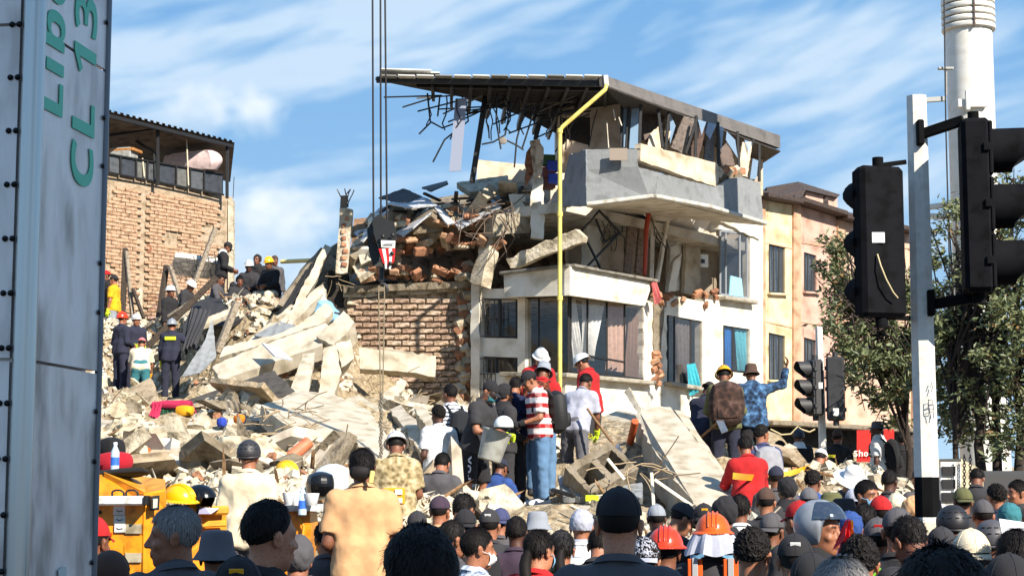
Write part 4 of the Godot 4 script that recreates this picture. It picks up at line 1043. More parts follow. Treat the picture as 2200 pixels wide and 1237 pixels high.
# ---------- rubble ----------
func on_mound(x: float, z: float) -> Vector3: return Vector3(x, mound_height(x, z), z)
func build_rubble():
	var big := [
		["floor_slab", "long pale broken floor slab lying aslant below the hook", [[456, 786, 34.5], [560, 742, 34.8], [697, 694, 35.5], [718, 712, 35.3], [690, 742, 34.6], [470, 818, 34.0]], 0.32, 0, 0.03],
		["floor_slab", "upper layered slab edge with exposed red bricks on the slope", [[480, 745, 36.0], [600, 716, 36.3], [694, 672, 36.8], [700, 690, 36.6], [560, 740, 36.0], [470, 768, 35.8]], 0.2, 0, 0.03],
		["concrete_block", "thick tan concrete block pointing up beside the party wall", [[680, 722, 34.8], [738, 668, 35.2], [760, 690, 35.0], [748, 712, 34.8], [712, 742, 34.5]], 0.5, 0, 0.03],
		["concrete_block", "square cracked concrete block below the tan one", [[722, 738, 34.6], [752, 728, 34.8], [762, 770, 34.6], [734, 790, 34.4]], 0.45, 0, 0.03],
		["concrete_block", "narrow upright concrete block under the sling", [[695, 745, 34.0], [722, 740, 34.0], [732, 800, 33.8], [716, 850, 33.4], [684, 846, 33.4]], 0.4, 0, 0.03],
		["wall_panel", "wide pale wall panel lying against the party wall foot", [[772, 748, 36.5], [850, 752, 36.5], [935, 764, 36.6], [936, 808, 36.4], [880, 800, 36.4], [774, 790, 36.4]], 0.3, 0, 0.04],
		["floor_slab", "largest smooth floor slab sloping down to the sling hooks", [[560, 868, 27.0], [657, 846, 28.5], [746, 872, 28.0], [826, 940, 25.0], [840, 990, 23.6], [760, 1006, 22.8], [655, 936, 24.5], [590, 896, 26.0]], 0.3, 0, 0.03],
		["floor_slab", "upper sheet of the smooth slab pile with torn edge", [[590, 862, 28.4], [640, 838, 29.6], [720, 848, 29.4], [790, 880, 28.4], [850, 960, 26.0], [828, 942, 25.6], [740, 876, 28.2], [660, 850, 28.8]], 0.15, 0, 0.03],
		["concrete_beam", "square grey beam lying across behind the smooth slab", [[740, 858, 30.5], [770, 848, 30.7], [880, 912, 29.0], [872, 932, 28.7], [750, 872, 30.2]], 0.35, 0, 0.03],
		["concrete_beam", "short slanting beam beside the bystander in white shirt", [[888, 878, 27.0], [908, 868, 27.2], [948, 922, 25.8], [930, 936, 25.6]], 0.3, 0, 0.03],
		["concrete_beam", "pale beam rising to the party wall foot", [[820, 850, 32.0], [862, 812, 33.0], [876, 822, 33.0], [838, 866, 31.8]], 0.3, 0, 0.04],
		["concrete_beam", "dusty slab strip falling beside the sling", [[838, 880, 29.0], [862, 868, 29.2], [930, 950, 26.0], [905, 968, 25.6]], 0.25, 0, 0.04],
		["wall_slab", "huge pale slab leaning on edge beside the grey man's crowd", [[1366, 892, 24.0], [1396, 872, 24.2], [1440, 874, 24.4], [1592, 1068, 20.2], [1606, 1096, 19.8], [1500, 1092, 19.6], [1400, 960, 22.6]], 0.55, 0, 0.03],
		["wall_slab", "thin second strip standing behind the huge leaning slab", [[1450, 880, 24.7], [1468, 884, 24.7], [1640, 1132, 19.9], [1606, 1140, 19.8], [1540, 1010, 21.8]], 0.25, 0, 0.03],
		["concrete_plank", "flat ledge slab under the standing volunteers", [[1080, 1092, 21.6], [1290, 1072, 21.8], [1296, 1096, 20.6], [1090, 1112, 20.6]], 0.25, 0, 0.03],
		["wall_slab", "upright dusty slab under the volunteers' ledge", [[1085, 1108, 20.4], [1290, 1090, 20.4], [1296, 1210, 20.0], [1085, 1215, 20.0]], 0.3, 1, 0.03],
		["grey_panel", "smooth grey plank panel behind the black capped man", [[1200, 1020, 21.9], [1275, 1050, 21.6], [1380, 1036, 21.8], [1380, 1070, 21.2], [1210, 1066, 21.4]], 0.08, 2, 0.02],
		["boulder", "pale rounded lump of broken concrete beside the slab foot", [[1618, 1080, 20.0], [1650, 1056, 20.1], [1672, 1062, 20.0], [1672, 1098, 19.9], [1640, 1118, 19.8], [1612, 1108, 19.8]], 0.4, 0, 0.03],
		["floor_slab", "flat layered slab under the pink cloth", [[300, 896, 29.0], [470, 906, 29.0], [478, 932, 28.0], [310, 926, 28.0]], 0.2, 0, 0.03],
		["floor_slab", "lower layered slab above the debris bags", [[330, 946, 25.5], [480, 940, 25.5], [490, 956, 25.0], [330, 962, 25.0]], 0.15, 0, 0.03],
		["floor_slab", "long thin slab edge crossing the debris below the crate", [[360, 924, 27.0], [470, 914, 27.2], [474, 926, 27.0], [362, 938, 26.8]], 0.15, 0, 0.04],
		["wall_panel", "tilted flat panel amid the debris below the crate", [[375, 908, 28.0], [410, 902, 28.2], [430, 936, 27.4], [392, 942, 27.2]], 0.06, 0, 0.03],
		["concrete_beam", "pale strip of concrete running down to the yellow machine", [[310, 970, 21.0], [330, 965, 21.0], [402, 1060, 18.4], [380, 1068, 18.2]], 0.2, 0, 0.03],
		["concrete_beam", "short pale strip at the debris edge by the totem", [[215, 900, 27.0], [260, 905, 26.6], [262, 950, 25.0], [215, 945, 25.0]], 0.2, 0, 0.03],
		["roof_panel", "dark tilted roof panel of the buried terrace", [[408, 650, 40.0], [470, 634, 40.6], [504, 640, 40.2], [524, 684, 39.4], [482, 700, 39.0], [410, 690, 39.4]], 0.1, 3, 0.03],
		["steel_sheet", "grey sheet leaning beside the outstretched firefighter", [[455, 682, 38.0], [464, 766, 37.0], [430, 800, 36.6], [388, 810, 36.6], [440, 730, 37.4]], 0.02, 2, 0.01],
		["steel_sheet", "dark folded sheet under the tilted roof panel", [[392, 700, 38.6], [412, 660, 39.2], [430, 690, 38.8], [396, 770, 37.6]], 0.02, 3, 0.02],
		["concrete_beam", "leaning pale concrete rib under the broken column", [[697, 526, 39.4], [710, 532, 39.4], [644, 668, 38.2], [626, 660, 38.2]], 0.25, 0, 0.04],
		["concrete_beam", "second leaning rib with torn dark cloth beside it", [[648, 576, 39.8], [690, 530, 39.8], [698, 538, 39.8], [612, 660, 38.8], [596, 652, 38.8]], 0.15, 1, 0.04],
		["dark_wall_stub", "dark broken wall stub beside the party wall edge", [[705, 580, 39.6], [748, 585, 39.6], [744, 700, 39.3], [700, 700, 39.3]], 0.4, 4, 0.03],
		["flat_rubble_slab", "pale slab fragment on the pile near the seated rescuers", [[560, 690, 38.0], [640, 668, 38.6], [650, 684, 38.2], [575, 712, 37.6]], 0.15, 0, 0.03],
		["concrete_beam", "slender whitish beam pointing to the seated rescuers", [[500, 758, 36.6], [632, 648, 38.6], [642, 660, 38.4], [520, 770, 36.2]], 0.18, 0, 0.04],
		["printed_sheet", "short white printed sheet on the long slab", [[563, 736, 34.2], [600, 748, 34.2], [628, 772, 33.8], [590, 764, 33.8]], 0.04, 5, 0.0],
		["concrete_beam", "dusty strut under the long aslant slab", [[520, 846, 31.5], [560, 806, 33.5], [578, 812, 33.4], [540, 862, 31.2]], 0.15, 0, 0.03],
		["concrete_beam", "bundle of pale laths standing under the slab end", [[622, 842, 32.0], [650, 760, 34.0], [676, 758, 34.0], [660, 850, 32.0]], 0.15, 0, 0.03],
		["fallen_post", "pale pole leaning at the front wall of the block", [[1342, 842, 31.0], [1352, 832, 31.0], [1382, 886, 30.0], [1372, 892, 30.0]], 0.12, 0, 0.03],
		["wall_panel", "broken buff wall part at the foot of the white facade", [[1270, 905, 31.0], [1330, 880, 31.5], [1372, 890, 30.5], [1360, 940, 29.0], [1290, 950, 29.0]], 0.25, 0, 0.03],
		["wall_panel", "broad dusty slab filling the slope beside the broken column", [[640, 610, 40.4], [700, 535, 40.4], [738, 575, 40.0], [738, 700, 39.6], [650, 700, 39.6]], 0.3, 1, 0.06],
		["wall_panel", "dim broken wall piece closing the slope to the column foot", [[686, 548, 40.6], [728, 520, 40.6], [748, 610, 40.2], [700, 650, 40.0]], 0.3, 1, 0.05],
		["concrete_beam", "stout beam propped under the leaning ribs", [[600, 690, 37.6], [690, 610, 38.8], [702, 622, 38.6], [616, 706, 37.4]], 0.25, 0, 0.03],
		["floor_slab", "steep slab standing below the bending blue person", [[640, 700, 36.8], [700, 650, 37.6], [716, 668, 37.4], [664, 730, 36.4]], 0.2, 0, 0.03],
		["sheet_metal", "crumpled grey sheet on the slope under the summit", [[545, 720, 37.0], [600, 690, 37.6], [640, 700, 37.2], [590, 730, 36.6]], 0.03, 2, 0.02],
		["concrete_beam", "broken rail across the buried terrace", [[420, 690, 38.6], [500, 660, 39.2], [506, 668, 39.0], [430, 702, 38.4]], 0.1, 0, 0.02],
	]
	var shown := []
	for b in big:
		var poly := PackedVector2Array()
		for q in b[2]: poly.append(Vector2(q[0], q[1]))
		if b[3] > 0.1: shown.append(poly)
	for r in [[312, 850, 436, 912], [330, 955, 460, 1005], [1205, 935, 1385, 1070], [1040, 985, 1205, 1095], [1340, 870, 1650, 1135], [555, 845, 850, 1005], [765, 640, 1012, 845]]: shown.append(PackedVector2Array([Vector2(r[0], r[1]), Vector2(r[2], r[1]), Vector2(r[2], r[3]), Vector2(r[0], r[3])]))
	var clear := func(p: Vector3) -> bool:
		var a := (p - Vector3(0, EYE, 0)).rotated(Vector3.RIGHT, -TILT)
		var sight := Vector2(1100.0 - a.x / a.z * FOCAL, 618.5 + a.y / a.z * FOCAL)
		for g in shown:
			if Geometry2D.is_point_in_polygon(sight, g): return false
		return true
	var smooth_concrete := mat(Color(0.72, 0.685, 0.615), 0.92, tex["plaster"], 1.6, tex["plaster_n"], 0.6)
	var ms := [smooth_concrete, concrete_dark, mat(Color(0.55, 0.56, 0.56), 0.6, tex["wear"], 0.9), mat(Color(0.17, 0.17, 0.175), 0.7, tex["wear"], 0.9), mat(Color(0.20, 0.18, 0.16), 0.95, tex["stain"], 0.8), mat(Color(0.82, 0.83, 0.85), 0.6)]
	for b in big:
		piece(b[0], b[1], b[0].split("_")[-1], b[2], b[3], ms[b[4]], b[5])
	# holes of the hollow block, rods out of torn edges
	var hb := thing("hollow_block", "grey hollow cinder slab with two open cells below the shovelling man", "block")
	var c00 := at(1215, 1004, 21.5); var c10 := at(1310, 948, 22.0); var c01 := at(1268, 1062, 21.2); var c11 := at(1372, 1006, 21.7)
	var hq := func(u, v): return c00.lerp(c10, u).lerp(c01.lerp(c11, u), v)
	for e in [[0.0, 1.0, 0.0, 0.22], [0.0, 1.0, 0.78, 1.0], [0.0, 0.1, 0.22, 0.78], [0.44, 0.56, 0.22, 0.78], [0.9, 1.0, 0.22, 0.78]]:
		var h := S(); slab(h, [hq.call(e[0], e[2]), hq.call(e[1], e[2]), hq.call(e[1], e[3]), hq.call(e[0], e[3])], 0.55, 0.015); part(hb, "web", h, concrete_dark)
	for e in [[640, 905, 24.5, 30], [600, 900, 26.0, 16], [700, 990, 22.5, 26], [1395, 1010, 20.8, 16], [790, 840, 34.0, 22], [1340, 1000, 21.2, 12], [250, 880, 28.0, 12], [560, 960, 22.0, 14], [720, 620, 38.9, 16], [900, 840, 35.0, 14]]:
		var r := S()
		for k in int(e[3] * 0.6): rebar(r, at(e[0] + rng.randf_range(-45, 45), e[1] + rng.randf_range(-30, 40), e[2]), Vector3(rng.randfn(), 0.4 * rng.randfn(), 0.6).normalized(), rng.randf_range(0.25, 0.65), 0.008)
		single("rebar_tangle", "bent reinforcing bars sticking out of the broken slabs", "rebar", r, mat(Color(0.62, 0.54, 0.42), 0.85), "rebar tangles in the rubble")
	for e in [[1305, 985, 1342, 1030, 19.6], [1400, 1015, 1410, 1170, 19.3], [1406, 1030, 1486, 1086, 19.2]]:
		var r := S(); r.bar(at(e[0], e[1], e[4]), at(e[2], e[3], e[4]), 0.035, 0.035, 0.004)
		single("white_lath", "thin white lath standing before the huge leaning slab", "lath", r, mat(Color(0.85, 0.82, 0.74), 0.8), "white laths by the leaning slab")
	# poles and timbers on the left slope
	for e in [[462, 490, 418, 606, 41.5, 0.10, "thin grey pole standing aslant above the wrapped mattress"], [465, 595, 312, 748, 39.2, 0.14, "long dark timber slanting down behind the firefighters"], [268, 533, 262, 690, 43.0, 0.12, "dark upright post of the collapsed shed"], [270, 540, 284, 684, 42.9, 0.09, "grey leaning post of the collapsed shed"], [284, 620, 308, 684, 42.6, 0.08, "short dark strut of the collapsed shed"], [357, 570, 340, 682, 42.0, 0.12, "dark post under the wrapped mattress"], [364, 570, 388, 648, 41.8, 0.10, "pale post under the wrapped mattress"], [509, 648, 466, 758, 37.8, 0.14, "pale board leaning below the seated rescuers"], [360, 680, 420, 640, 40.0, 0.07, "thin pale rail beside the white helmets"], [276, 730, 330, 690, 40.5, 0.08, "low rail behind the firefighters"]]:
		var r := S(); r.bar(at(e[0], e[1], e[4]), at(e[2], e[3], e[4] - 0.3), e[5], e[5], 0.012)
		single("timber_post", e[6], "post", r, wood_dark if e[6].contains("dark") else mat(Color(0.60, 0.56, 0.50), 0.85, tex["wood"], 0.5))
	var mt := thing("wrapped_mattress", "quilted pale mattress propped on posts beside the brick house", "mattress")
	var q := S(); q.lump(Transform3D(Basis(Vector3(0.9, -0.15, 0).normalized(), Vector3(0.15, 0.6, 0.5).normalized(), Vector3(0, -0.5, 0.8).normalized()), at(420, 572, 42.2)), Vector3(1.15, 0.55, 0.3), 0.12, nz, 6); part(mt, "mattress", q, cloth(Color(0.80, 0.76, 0.70)))
	q = S()
	for k in 7: q.tube([at(370 + 15 * k, 560 - 3 * k, 41.75), at(388 + 13 * k, 604 - 2 * k, 41.65)], [0.012], 4)
	for k in 4: q.tube([at(366 + 4 * k, 566 + 10 * k, 41.72), at(466 - 8 * k, 552 + 14 * k, 41.7)], [0.012], 4)
	part(mt, "cord", q, mat(Color(0.3, 0.27, 0.25), 0.9))
	var yt := S(); yt.tube([at(604, 562, 40.5), at(672, 559, 40.0)], [0.05], 10); single("yellow_tube", "pale yellow plastic tube lying beside the leaning ribs", "tube", yt, mat(Color(0.85, 0.76, 0.48), 0.5))
	var dn := Node3D.new(); dn.name = "torn_netting"; add_child(dn); tag(dn, "torn dark netting draped between the leaning ribs", "netting")
	curtain(dn, pts([[650, 590, 39.3], [690, 540, 39.3], [640, 680, 38.2], [600, 672, 38.4]]), 4, cloth(Color(0.12, 0.12, 0.13)), "net")
	var dn2 := Node3D.new(); dn2.name = "dark_cloth"; add_child(dn2); tag(dn2, "dark grey sheet hanging under the buried roof panel", "cloth")
	curtain(dn2, pts([[412, 660, 39.0], [452, 668, 38.8], [420, 740, 37.6], [388, 760, 37.6]]), 4, cloth(Color(0.22, 0.22, 0.23)), "sheet")
	# chunks one can count, then what nobody could
	for k in 46:    # tilted plates of fallen floors and walls
		var px := rng.randf_range(225, 900); var d := rng.randf_range(21.0, 36.0)
		if k > 36: px = rng.randf_range(1010, 1700); d = rng.randf_range(20.0, 26.0)
		var g := on_mound((px - 1100.0) / FOCAL * d, -d)
		if not clear.call(g) or not clear.call(g + Vector3(0.5, 0.4, 0)) or not clear.call(g + Vector3(-0.5, 0.4, 0)): continue
		var s := S()
		var b := Basis.from_euler(Vector3(rng.randf_range(-0.2, 0.7), rng.randf() * TAU, rng.randfn() * 0.3))
		var w := rng.randf_range(0.4, 1.0); var l := rng.randf_range(0.4, 0.9)
		slab(s, [g + b * Vector3(-w, 0.12, -l), g + b * Vector3(w, 0.12, -l * 0.8), g + b * Vector3(w * 0.8, 0.12, l), g + b * Vector3(-w * 0.9, 0.12, l * 0.7)], rng.randf_range(0.06, 0.2), 0.05)
		var tone := k % 4
		single("slab_plate", "%s plate of broken %s tilted in the rubble" % [["large", "thin", "thick"][k % 3], ["buff concrete", "white plastered wall", "dark grey board", "tan concrete"][tone]], "slab", s, [concrete, mat(Color(0.84, 0.82, 0.77), 0.9, tex["plaster"], 1.2), mat(Color(0.30, 0.28, 0.26), 0.85, tex["stain"], 0.9), mat(Color(0.70, 0.63, 0.53), 0.95, tex["stain"], 1.0, tex["rough_n"], 1.0)][tone], "tilted plates in the rubble")
	var variants := []
	for k in 15:
		var s := S()
		var d := [Vector3(0.6, 0.13, 0.5), Vector3(0.4, 0.3, 0.36), Vector3(0.95, 0.1, 0.6), Vector3(0.28, 0.2, 0.25), Vector3(1.1, 0.16, 0.2)][k % 5] as Vector3
		s.shard(Transform3D(), d, 5 + k % 3, rng); variants.append(s.mesh())
	var tones := [concrete, concrete, mat(Color(0.85, 0.80, 0.70), 0.95, tex["stain"], 1.0, tex["rough_n"], 1.0), mat(Color(0.66, 0.60, 0.52), 0.95, tex["stain"], 1.0, tex["rough_n"], 1.0), mat(Color(0.74, 0.70, 0.64), 0.95, tex["plaster"], 1.0), concrete_dark]
	for k in 600:
		var d := rng.randf_range(18.5, 37.0)
		var px := rng.randf_range(215, 1010) if k % 5 else rng.randf_range(1010, 1700)
		if px > 1010: d = rng.randf_range(19.0, 27.0)
		var x := (px - 1100.0) / FOCAL * d
		if not clear.call(on_mound(x, -d)): continue
		var o := MeshInstance3D.new()
		o.name = numbered("rubble_chunk"); o.mesh = variants[k % 15]; o.material_override = tones[rng.randi() % 6]
		var sc := rng.randf_range(0.55, 1.25)
		o.transform = Transform3D(Basis.from_euler(Vector3(rng.randfn() * 0.6, rng.randf() * TAU, rng.randfn() * 0.6)) * sc, on_mound(x, -d) + Vector3(0, 0.16, 0))
		var tone := rng.randi() % 6
		o.material_override = tones[tone]
		add_child(o); tag(o, "%s chunk of %s concrete on the rubble mound" % [["flat jagged", "blocky", "broad thin", "small", "long narrow"][k % 5], ["buff", "buff", "pale cream", "dusty tan", "whitish", "dark grey"][tone]], "chunk", "concrete chunks on the rubble mound")
	var kinds := [["concrete_rubble", "fine pale concrete rubble covering the mound", Vector3(0.22, 0.13, 0.18), concrete, 9000], ["plaster_rubble", "small white plaster bits strewn over the mound", Vector3(0.2, 0.05, 0.16), mat(Color(0.88, 0.85, 0.78), 0.95, tex["stain"], 0.8), 4200], ["brick_rubble", "small red brick bits strewn over the mound", Vector3(0.2, 0.1, 0.1), clay[1], 700], ["dark_rubble", "dark scraps of wood and earth strewn over the mound", Vector3(0.28, 0.05, 0.1), wood_dark, 1500], ["splintered_sticks", "splintered sticks and rods strewn over the mound", Vector3(0.9, 0.03, 0.035), wood, 700], ["bent_wire", "thin pale rods and laths strewn over the mound", Vector3(1.0, 0.018, 0.02), mat(Color(0.74, 0.70, 0.62), 0.8), 900]]
	for kd in kinds:
		var s := S(); s.shard(Transform3D(), kd[2], 5, rng)
		var mm := MultiMesh.new(); mm.transform_format = MultiMesh.TRANSFORM_3D; mm.mesh = s.mesh(); mm.instance_count = kd[4]
		for k in kd[4]:
			var d := sqrt(rng.randf_range(17.0 * 17.0, 43.0 * 43.0))
			var px := rng.randf_range(205, 1040) if k % 4 else rng.randf_range(1040, 1960)
			if px > 1040: d = rng.randf_range(17.0, 30.0)
			var x := (px - 1100.0) / FOCAL * d
			if not clear.call(on_mound(x, -d)): d = 17.2 + 0.8 * rng.randf(); x = (px - 1100.0) / FOCAL * d
			mm.set_instance_transform(k, Transform3D(Basis.from_euler(Vector3(rng.randfn() * 0.5, rng.randf() * TAU, rng.randfn() * 0.5)) * rng.randf_range(0.3, 1.2), on_mound(x, -d) + Vector3(0, rng.randf_range(0.0, 0.14), 0)))
		var o := MultiMeshInstance3D.new()
		o.name = kd[0]; o.multimesh = mm; o.material_override = kd[3]; add_child(o); tag(o, kd[1], "rubble"); o.set_meta("kind", "stuff")
# ---------- trees ----------
func tree(label: String, base: Vector3, limbs: Array, blobs: Array, leaves: int, m: Material, seed_: int, lsize := 0.09):
	var r := RandomNumberGenerator.new(); r.seed = seed_
	var t := thing("street_tree", label, "tree")
	var tr := S()
	for l in limbs:
		var p := []
		var rr := []
		for i in 8:
			var q := i / 7.0
			p.append(l[0].lerp(l[1], q) + Vector3(r.randfn(), 0, r.randfn()) * 0.05 * q); rr.append(lerpf(l[2], l[2] * 0.35, q))
		tr.tube(p, rr, 7)
	var tw := 0
	for b in blobs:
		for k in 5:
			var e: Vector3 = b[0] + Vector3(r.randfn(), r.randfn(), r.randfn()) * b[1] * 0.45
			var near: Array = limbs[r.randi() % limbs.size()]
			tr.tube([near[1].lerp(near[0], r.randf() * 0.4), (near[1] + e) * 0.5 + Vector3(r.randfn(), r.randfn(), r.randfn()) * 0.1, e], [0.025, 0.016, 0.006], 5)
	var lv := S(); lv.colored = true
	var tot := 0.0
	for b in blobs: tot += b[1] * b[1] * b[1]
	for b in blobs:
		var n := int(leaves * b[1] * b[1] * b[1] / tot)
		var sprays := []
		for k in maxi(4, n / 34):
			var e: Vector3 = b[0] + Vector3(r.randfn(), r.randfn() * 0.9, r.randfn()).limit_length(1.9) * b[1] * 0.52
			var st: Vector3 = e + (b[0] - e).normalized() * r.randf_range(0.2, 0.4) - Vector3(0, 0.08, 0)
			sprays.append([st, e]); tr.tube([st, e], [0.007, 0.003], 3, false)
		for k in n:
			var sp: Array = sprays[k % sprays.size()]
			var p: Vector3 = sp[0].lerp(sp[1], r.randf_range(0.1, 1.15)) + Vector3(r.randfn(), r.randfn() * 0.8, r.randfn()) * 0.055
			var dir := Vector3(r.randfn(), r.randfn() * 0.6 + 0.1, r.randfn()).normalized()
			var side := dir.cross(Vector3(r.randfn(), r.randfn(), r.randfn())).normalized()
			var ln := lsize * r.randf_range(0.6, 1.3)
			var g := r.randf()
			lv.tint = Color(0.085, 0.11, 0.045).lerp(Color(0.17, 0.185, 0.08), g) if r.randf() > 0.05 else Color(0.22, 0.13, 0.05)
			var w := ln * 0.19
			var fold := dir.cross(side) * w * 0.5
			lv.quad(p, p + dir * ln * 0.45 + side * w + fold, p + dir * ln, p + dir * ln * 0.45)
			lv.quad(p, p + dir * ln * 0.45, p + dir * ln, p + dir * ln * 0.45 - side * w + fold)
	part(t, "crown", lv, m)
	part(t, "trunk", tr, mat(Color(0.20, 0.16, 0.13), 0.95, tex["wood"], 0.4, tex["rough_n"], 1.0))
func build_trees():
	var m := StandardMaterial3D.new()
	m.vertex_color_use_as_albedo = true; m.roughness = 0.55; m.backlight_enabled = true; m.backlight = Color(0.22, 0.28, 0.08)
	var b0 := at(1960, 1090, 29.0); b0.y = 0.4
	var bl := []
	for e in [[1800, 540, 0.45], [1795, 600, 0.5], [1825, 650, 0.55], [1790, 690, 0.35], [1850, 590, 0.5], [1860, 700, 0.7], [1830, 750, 0.55], [1880, 780, 0.65], [1900, 680, 0.6], [1850, 820, 0.35], [1910, 820, 0.5], [1930, 740, 0.7], [1800, 790, 0.3], [1890, 860, 0.4], [1925, 900, 0.4], [1950, 620, 0.6], [1780, 650, 0.25], [1975, 700, 0.5], [1990, 560, 0.45], [1985, 790, 0.45], [1770, 700, 0.2], [1815, 510, 0.25]]: bl.append([at(e[0], e[1], 29.0 + sin(e[0] * 3.0) * 0.8), e[2]])
	tree("sparse sunlit tree in front of the painted row houses", b0, [[b0, at(1940, 800, 29.0), 0.09], [at(1945, 860, 29.0), at(1840, 640, 28.8), 0.06], [at(1945, 830, 29.0), at(1900, 640, 29.2), 0.05]], bl, 8200, m, 3, 0.13)
	var b1 := at(2120, 1100, 24.0); b1.y = 0.2
	bl = []
	for e in [[2040, 560, 0.5], [2010, 640, 0.5], [2070, 480, 0.5], [2150, 420, 0.5], [2180, 380, 0.35], [2050, 700, 0.7], [2100, 620, 0.6], [2160, 640, 0.7], [2190, 720, 0.7], [2110, 740, 0.8], [2040, 790, 0.7], [2080, 860, 0.7], [2150, 830, 0.7], [2030, 880, 0.5], [2180, 900, 0.6], [2060, 940, 0.5], [2120, 560, 0.5], [2190, 540, 0.5], [2230, 640, 0.8], [2230, 800, 0.8], [2010, 720, 0.45], [2030, 460, 0.3], [2230, 460, 0.6], [2140, 930, 0.4]]: bl.append([at(e[0], e[1], 24.5 + sin(e[0] * 5.0) * 1.0), e[2]])
	tree("dense dark tree with several bare stems behind the signal pole", b1, [[b1, at(2090, 700, 24.4), 0.11], [b1 + Vector3(0.1, 0, 0), at(2140, 640, 24.6), 0.10], [b1 + Vector3(0.35, 0, 0.2), at(2190, 640, 24.2), 0.10], [b1 + Vector3(-0.25, 0, 0), at(2040, 760, 24.4), 0.07], [at(2110, 900, 24.2), at(2060, 600, 24.6), 0.06], [at(2150, 850, 24.2), at(2150, 470, 24.6), 0.06]], bl, 12500, m, 9, 0.115)

# ---------- traffic signals ----------
func visor(s: Shape, c: Vector3, dir: Vector3, r: float, ln: float):    # open tube cut aslant below
	var x := dir.cross(Vector3.UP).normalized()
	var n := 20
	for k in n:
		var a0 := TAU * k / n; var a1 := TAU * (k + 1) / n
		var e0 := x * cos(a0) + Vector3.UP * sin(a0); var e1 := x * cos(a1) + Vector3.UP * sin(a1)
		var l0 := ln * (0.42 + 0.58 * smoothstep(-0.9, 0.25, sin(a0))); var l1 := ln * (0.42 + 0.58 * smoothstep(-0.9, 0.25, sin(a1)))
		s.tri(c + e0 * r, c + e1 * r, c + e1 * r + dir * l1, e0, e1, e1); s.tri(c + e0 * r, c + e1 * r + dir * l1, c + e0 * r + dir * l0, e0, e1, e0)
		var r2 := r - 0.006
		s.tri(c + e0 * r2, c + e1 * r2 + dir * l1, c + e1 * r2, -e0, -e1, -e1); s.tri(c + e0 * r2, c + e0 * r2 + dir * l0, c + e1 * r2 + dir * l1, -e0, -e0, -e1)
		s.quad(c + e0 * r + dir * l0, c + e1 * r + dir * l1, c + e1 * r2 + dir * l1, c + e0 * r2 + dir * l0)
func signal_head(label: String, c: Vector3, dir: Vector3, size: Vector3, r: float, ln: float, m: Material) -> Node3D:    # size: across, up, along
	var t := thing("traffic_light", label, "traffic light")
	var b := Basis(Vector3.UP.cross(dir).normalized(), Vector3.UP, dir)
	var s := S()
	s.box(Transform3D(b, c), size, 0.03); part(t, "housing", s, m)
	for k in 3:
		var p := c + Vector3(0, (1 - k) * size.y * 0.325, 0) + dir * size.z * 0.5
		var d := S(); d.box(Transform3D(b, p), Vector3(size.x * 0.96, size.y * 0.31, 0.03), 0.012); part(t, "door", d, m)
		var v := S(); visor(v, p + dir * 0.012, dir, r, ln); part(t, "visor", v, m)
		var l := S(); l.lathe([Vector2(0, 0.03), Vector2(r * 0.6, 0.022), Vector2(r * 0.95, 0.0)], Transform3D(b * Basis(Vector3.RIGHT, PI / 2), p + dir * 0.014), 18); part(t, "lens", l, mat([Color(0.30, 0.05, 0.04), Color(0.32, 0.2, 0.04), Color(0.04, 0.22, 0.14)][k], 0.25))
	var cap := S()
	cap.tube([c + Vector3(0, size.y * 0.5, 0), c + Vector3(0, size.y * 0.5 + 0.07, 0)], [0.04], 10); part(t, "end_cap", cap, m)
	cap = S(); cap.tube([c - Vector3(0, size.y * 0.5, 0), c - Vector3(0, size.y * 0.5 + 0.07, 0)], [0.045], 10); part(t, "end_cap", cap, m)
	for sg in [-1, 1]:
		for k in 3:
			var h := S(); h.box(Transform3D(b, c + b.x * sg * (size.x * 0.5 + 0.008) + Vector3(0, (1 - k) * size.y * 0.325, 0) + dir * size.z * 0.35), Vector3(0.025, 0.06, 0.05), 0.006); part(t, "hinge", h, m)
	return t
func octo_pole(t: Node3D, x: float, z: float, bands: Array, r0: float, r1: float, top: float, lean := 0.0):
	for e in bands:
		var s := S()
		var P := func(h): return Vector3(x + lean * h, h, z)
		var rad := func(h): return lerpf(r0, r1, h / top)
		var b := Basis(Vector3.UP, PI / 8)
		for k in 8:
			var a0 := TAU * (k + 0.5) / 8.0 + 0.2; var a1 := TAU * (k + 1.5) / 8.0 + 0.2
			var e0 := Vector3(cos(a0), 0, sin(a0)); var e1 := Vector3(cos(a1), 0, sin(a1))
			s.out_quad(P.call(e[0]) + e0 * rad.call(e[0]), P.call(e[0]) + e1 * rad.call(e[0]), P.call(e[1]) + e1 * rad.call(e[1]), P.call(e[1]) + e0 * rad.call(e[1]), P.call((e[0] + e[1]) * 0.5))
			s.out_tri(P.call(e[1]), P.call(e[1]) + e0 * rad.call(e[1]), P.call(e[1]) + e1 * rad.call(e[1]), P.call(e[0]))
		part(t, e[3], s, e[2])
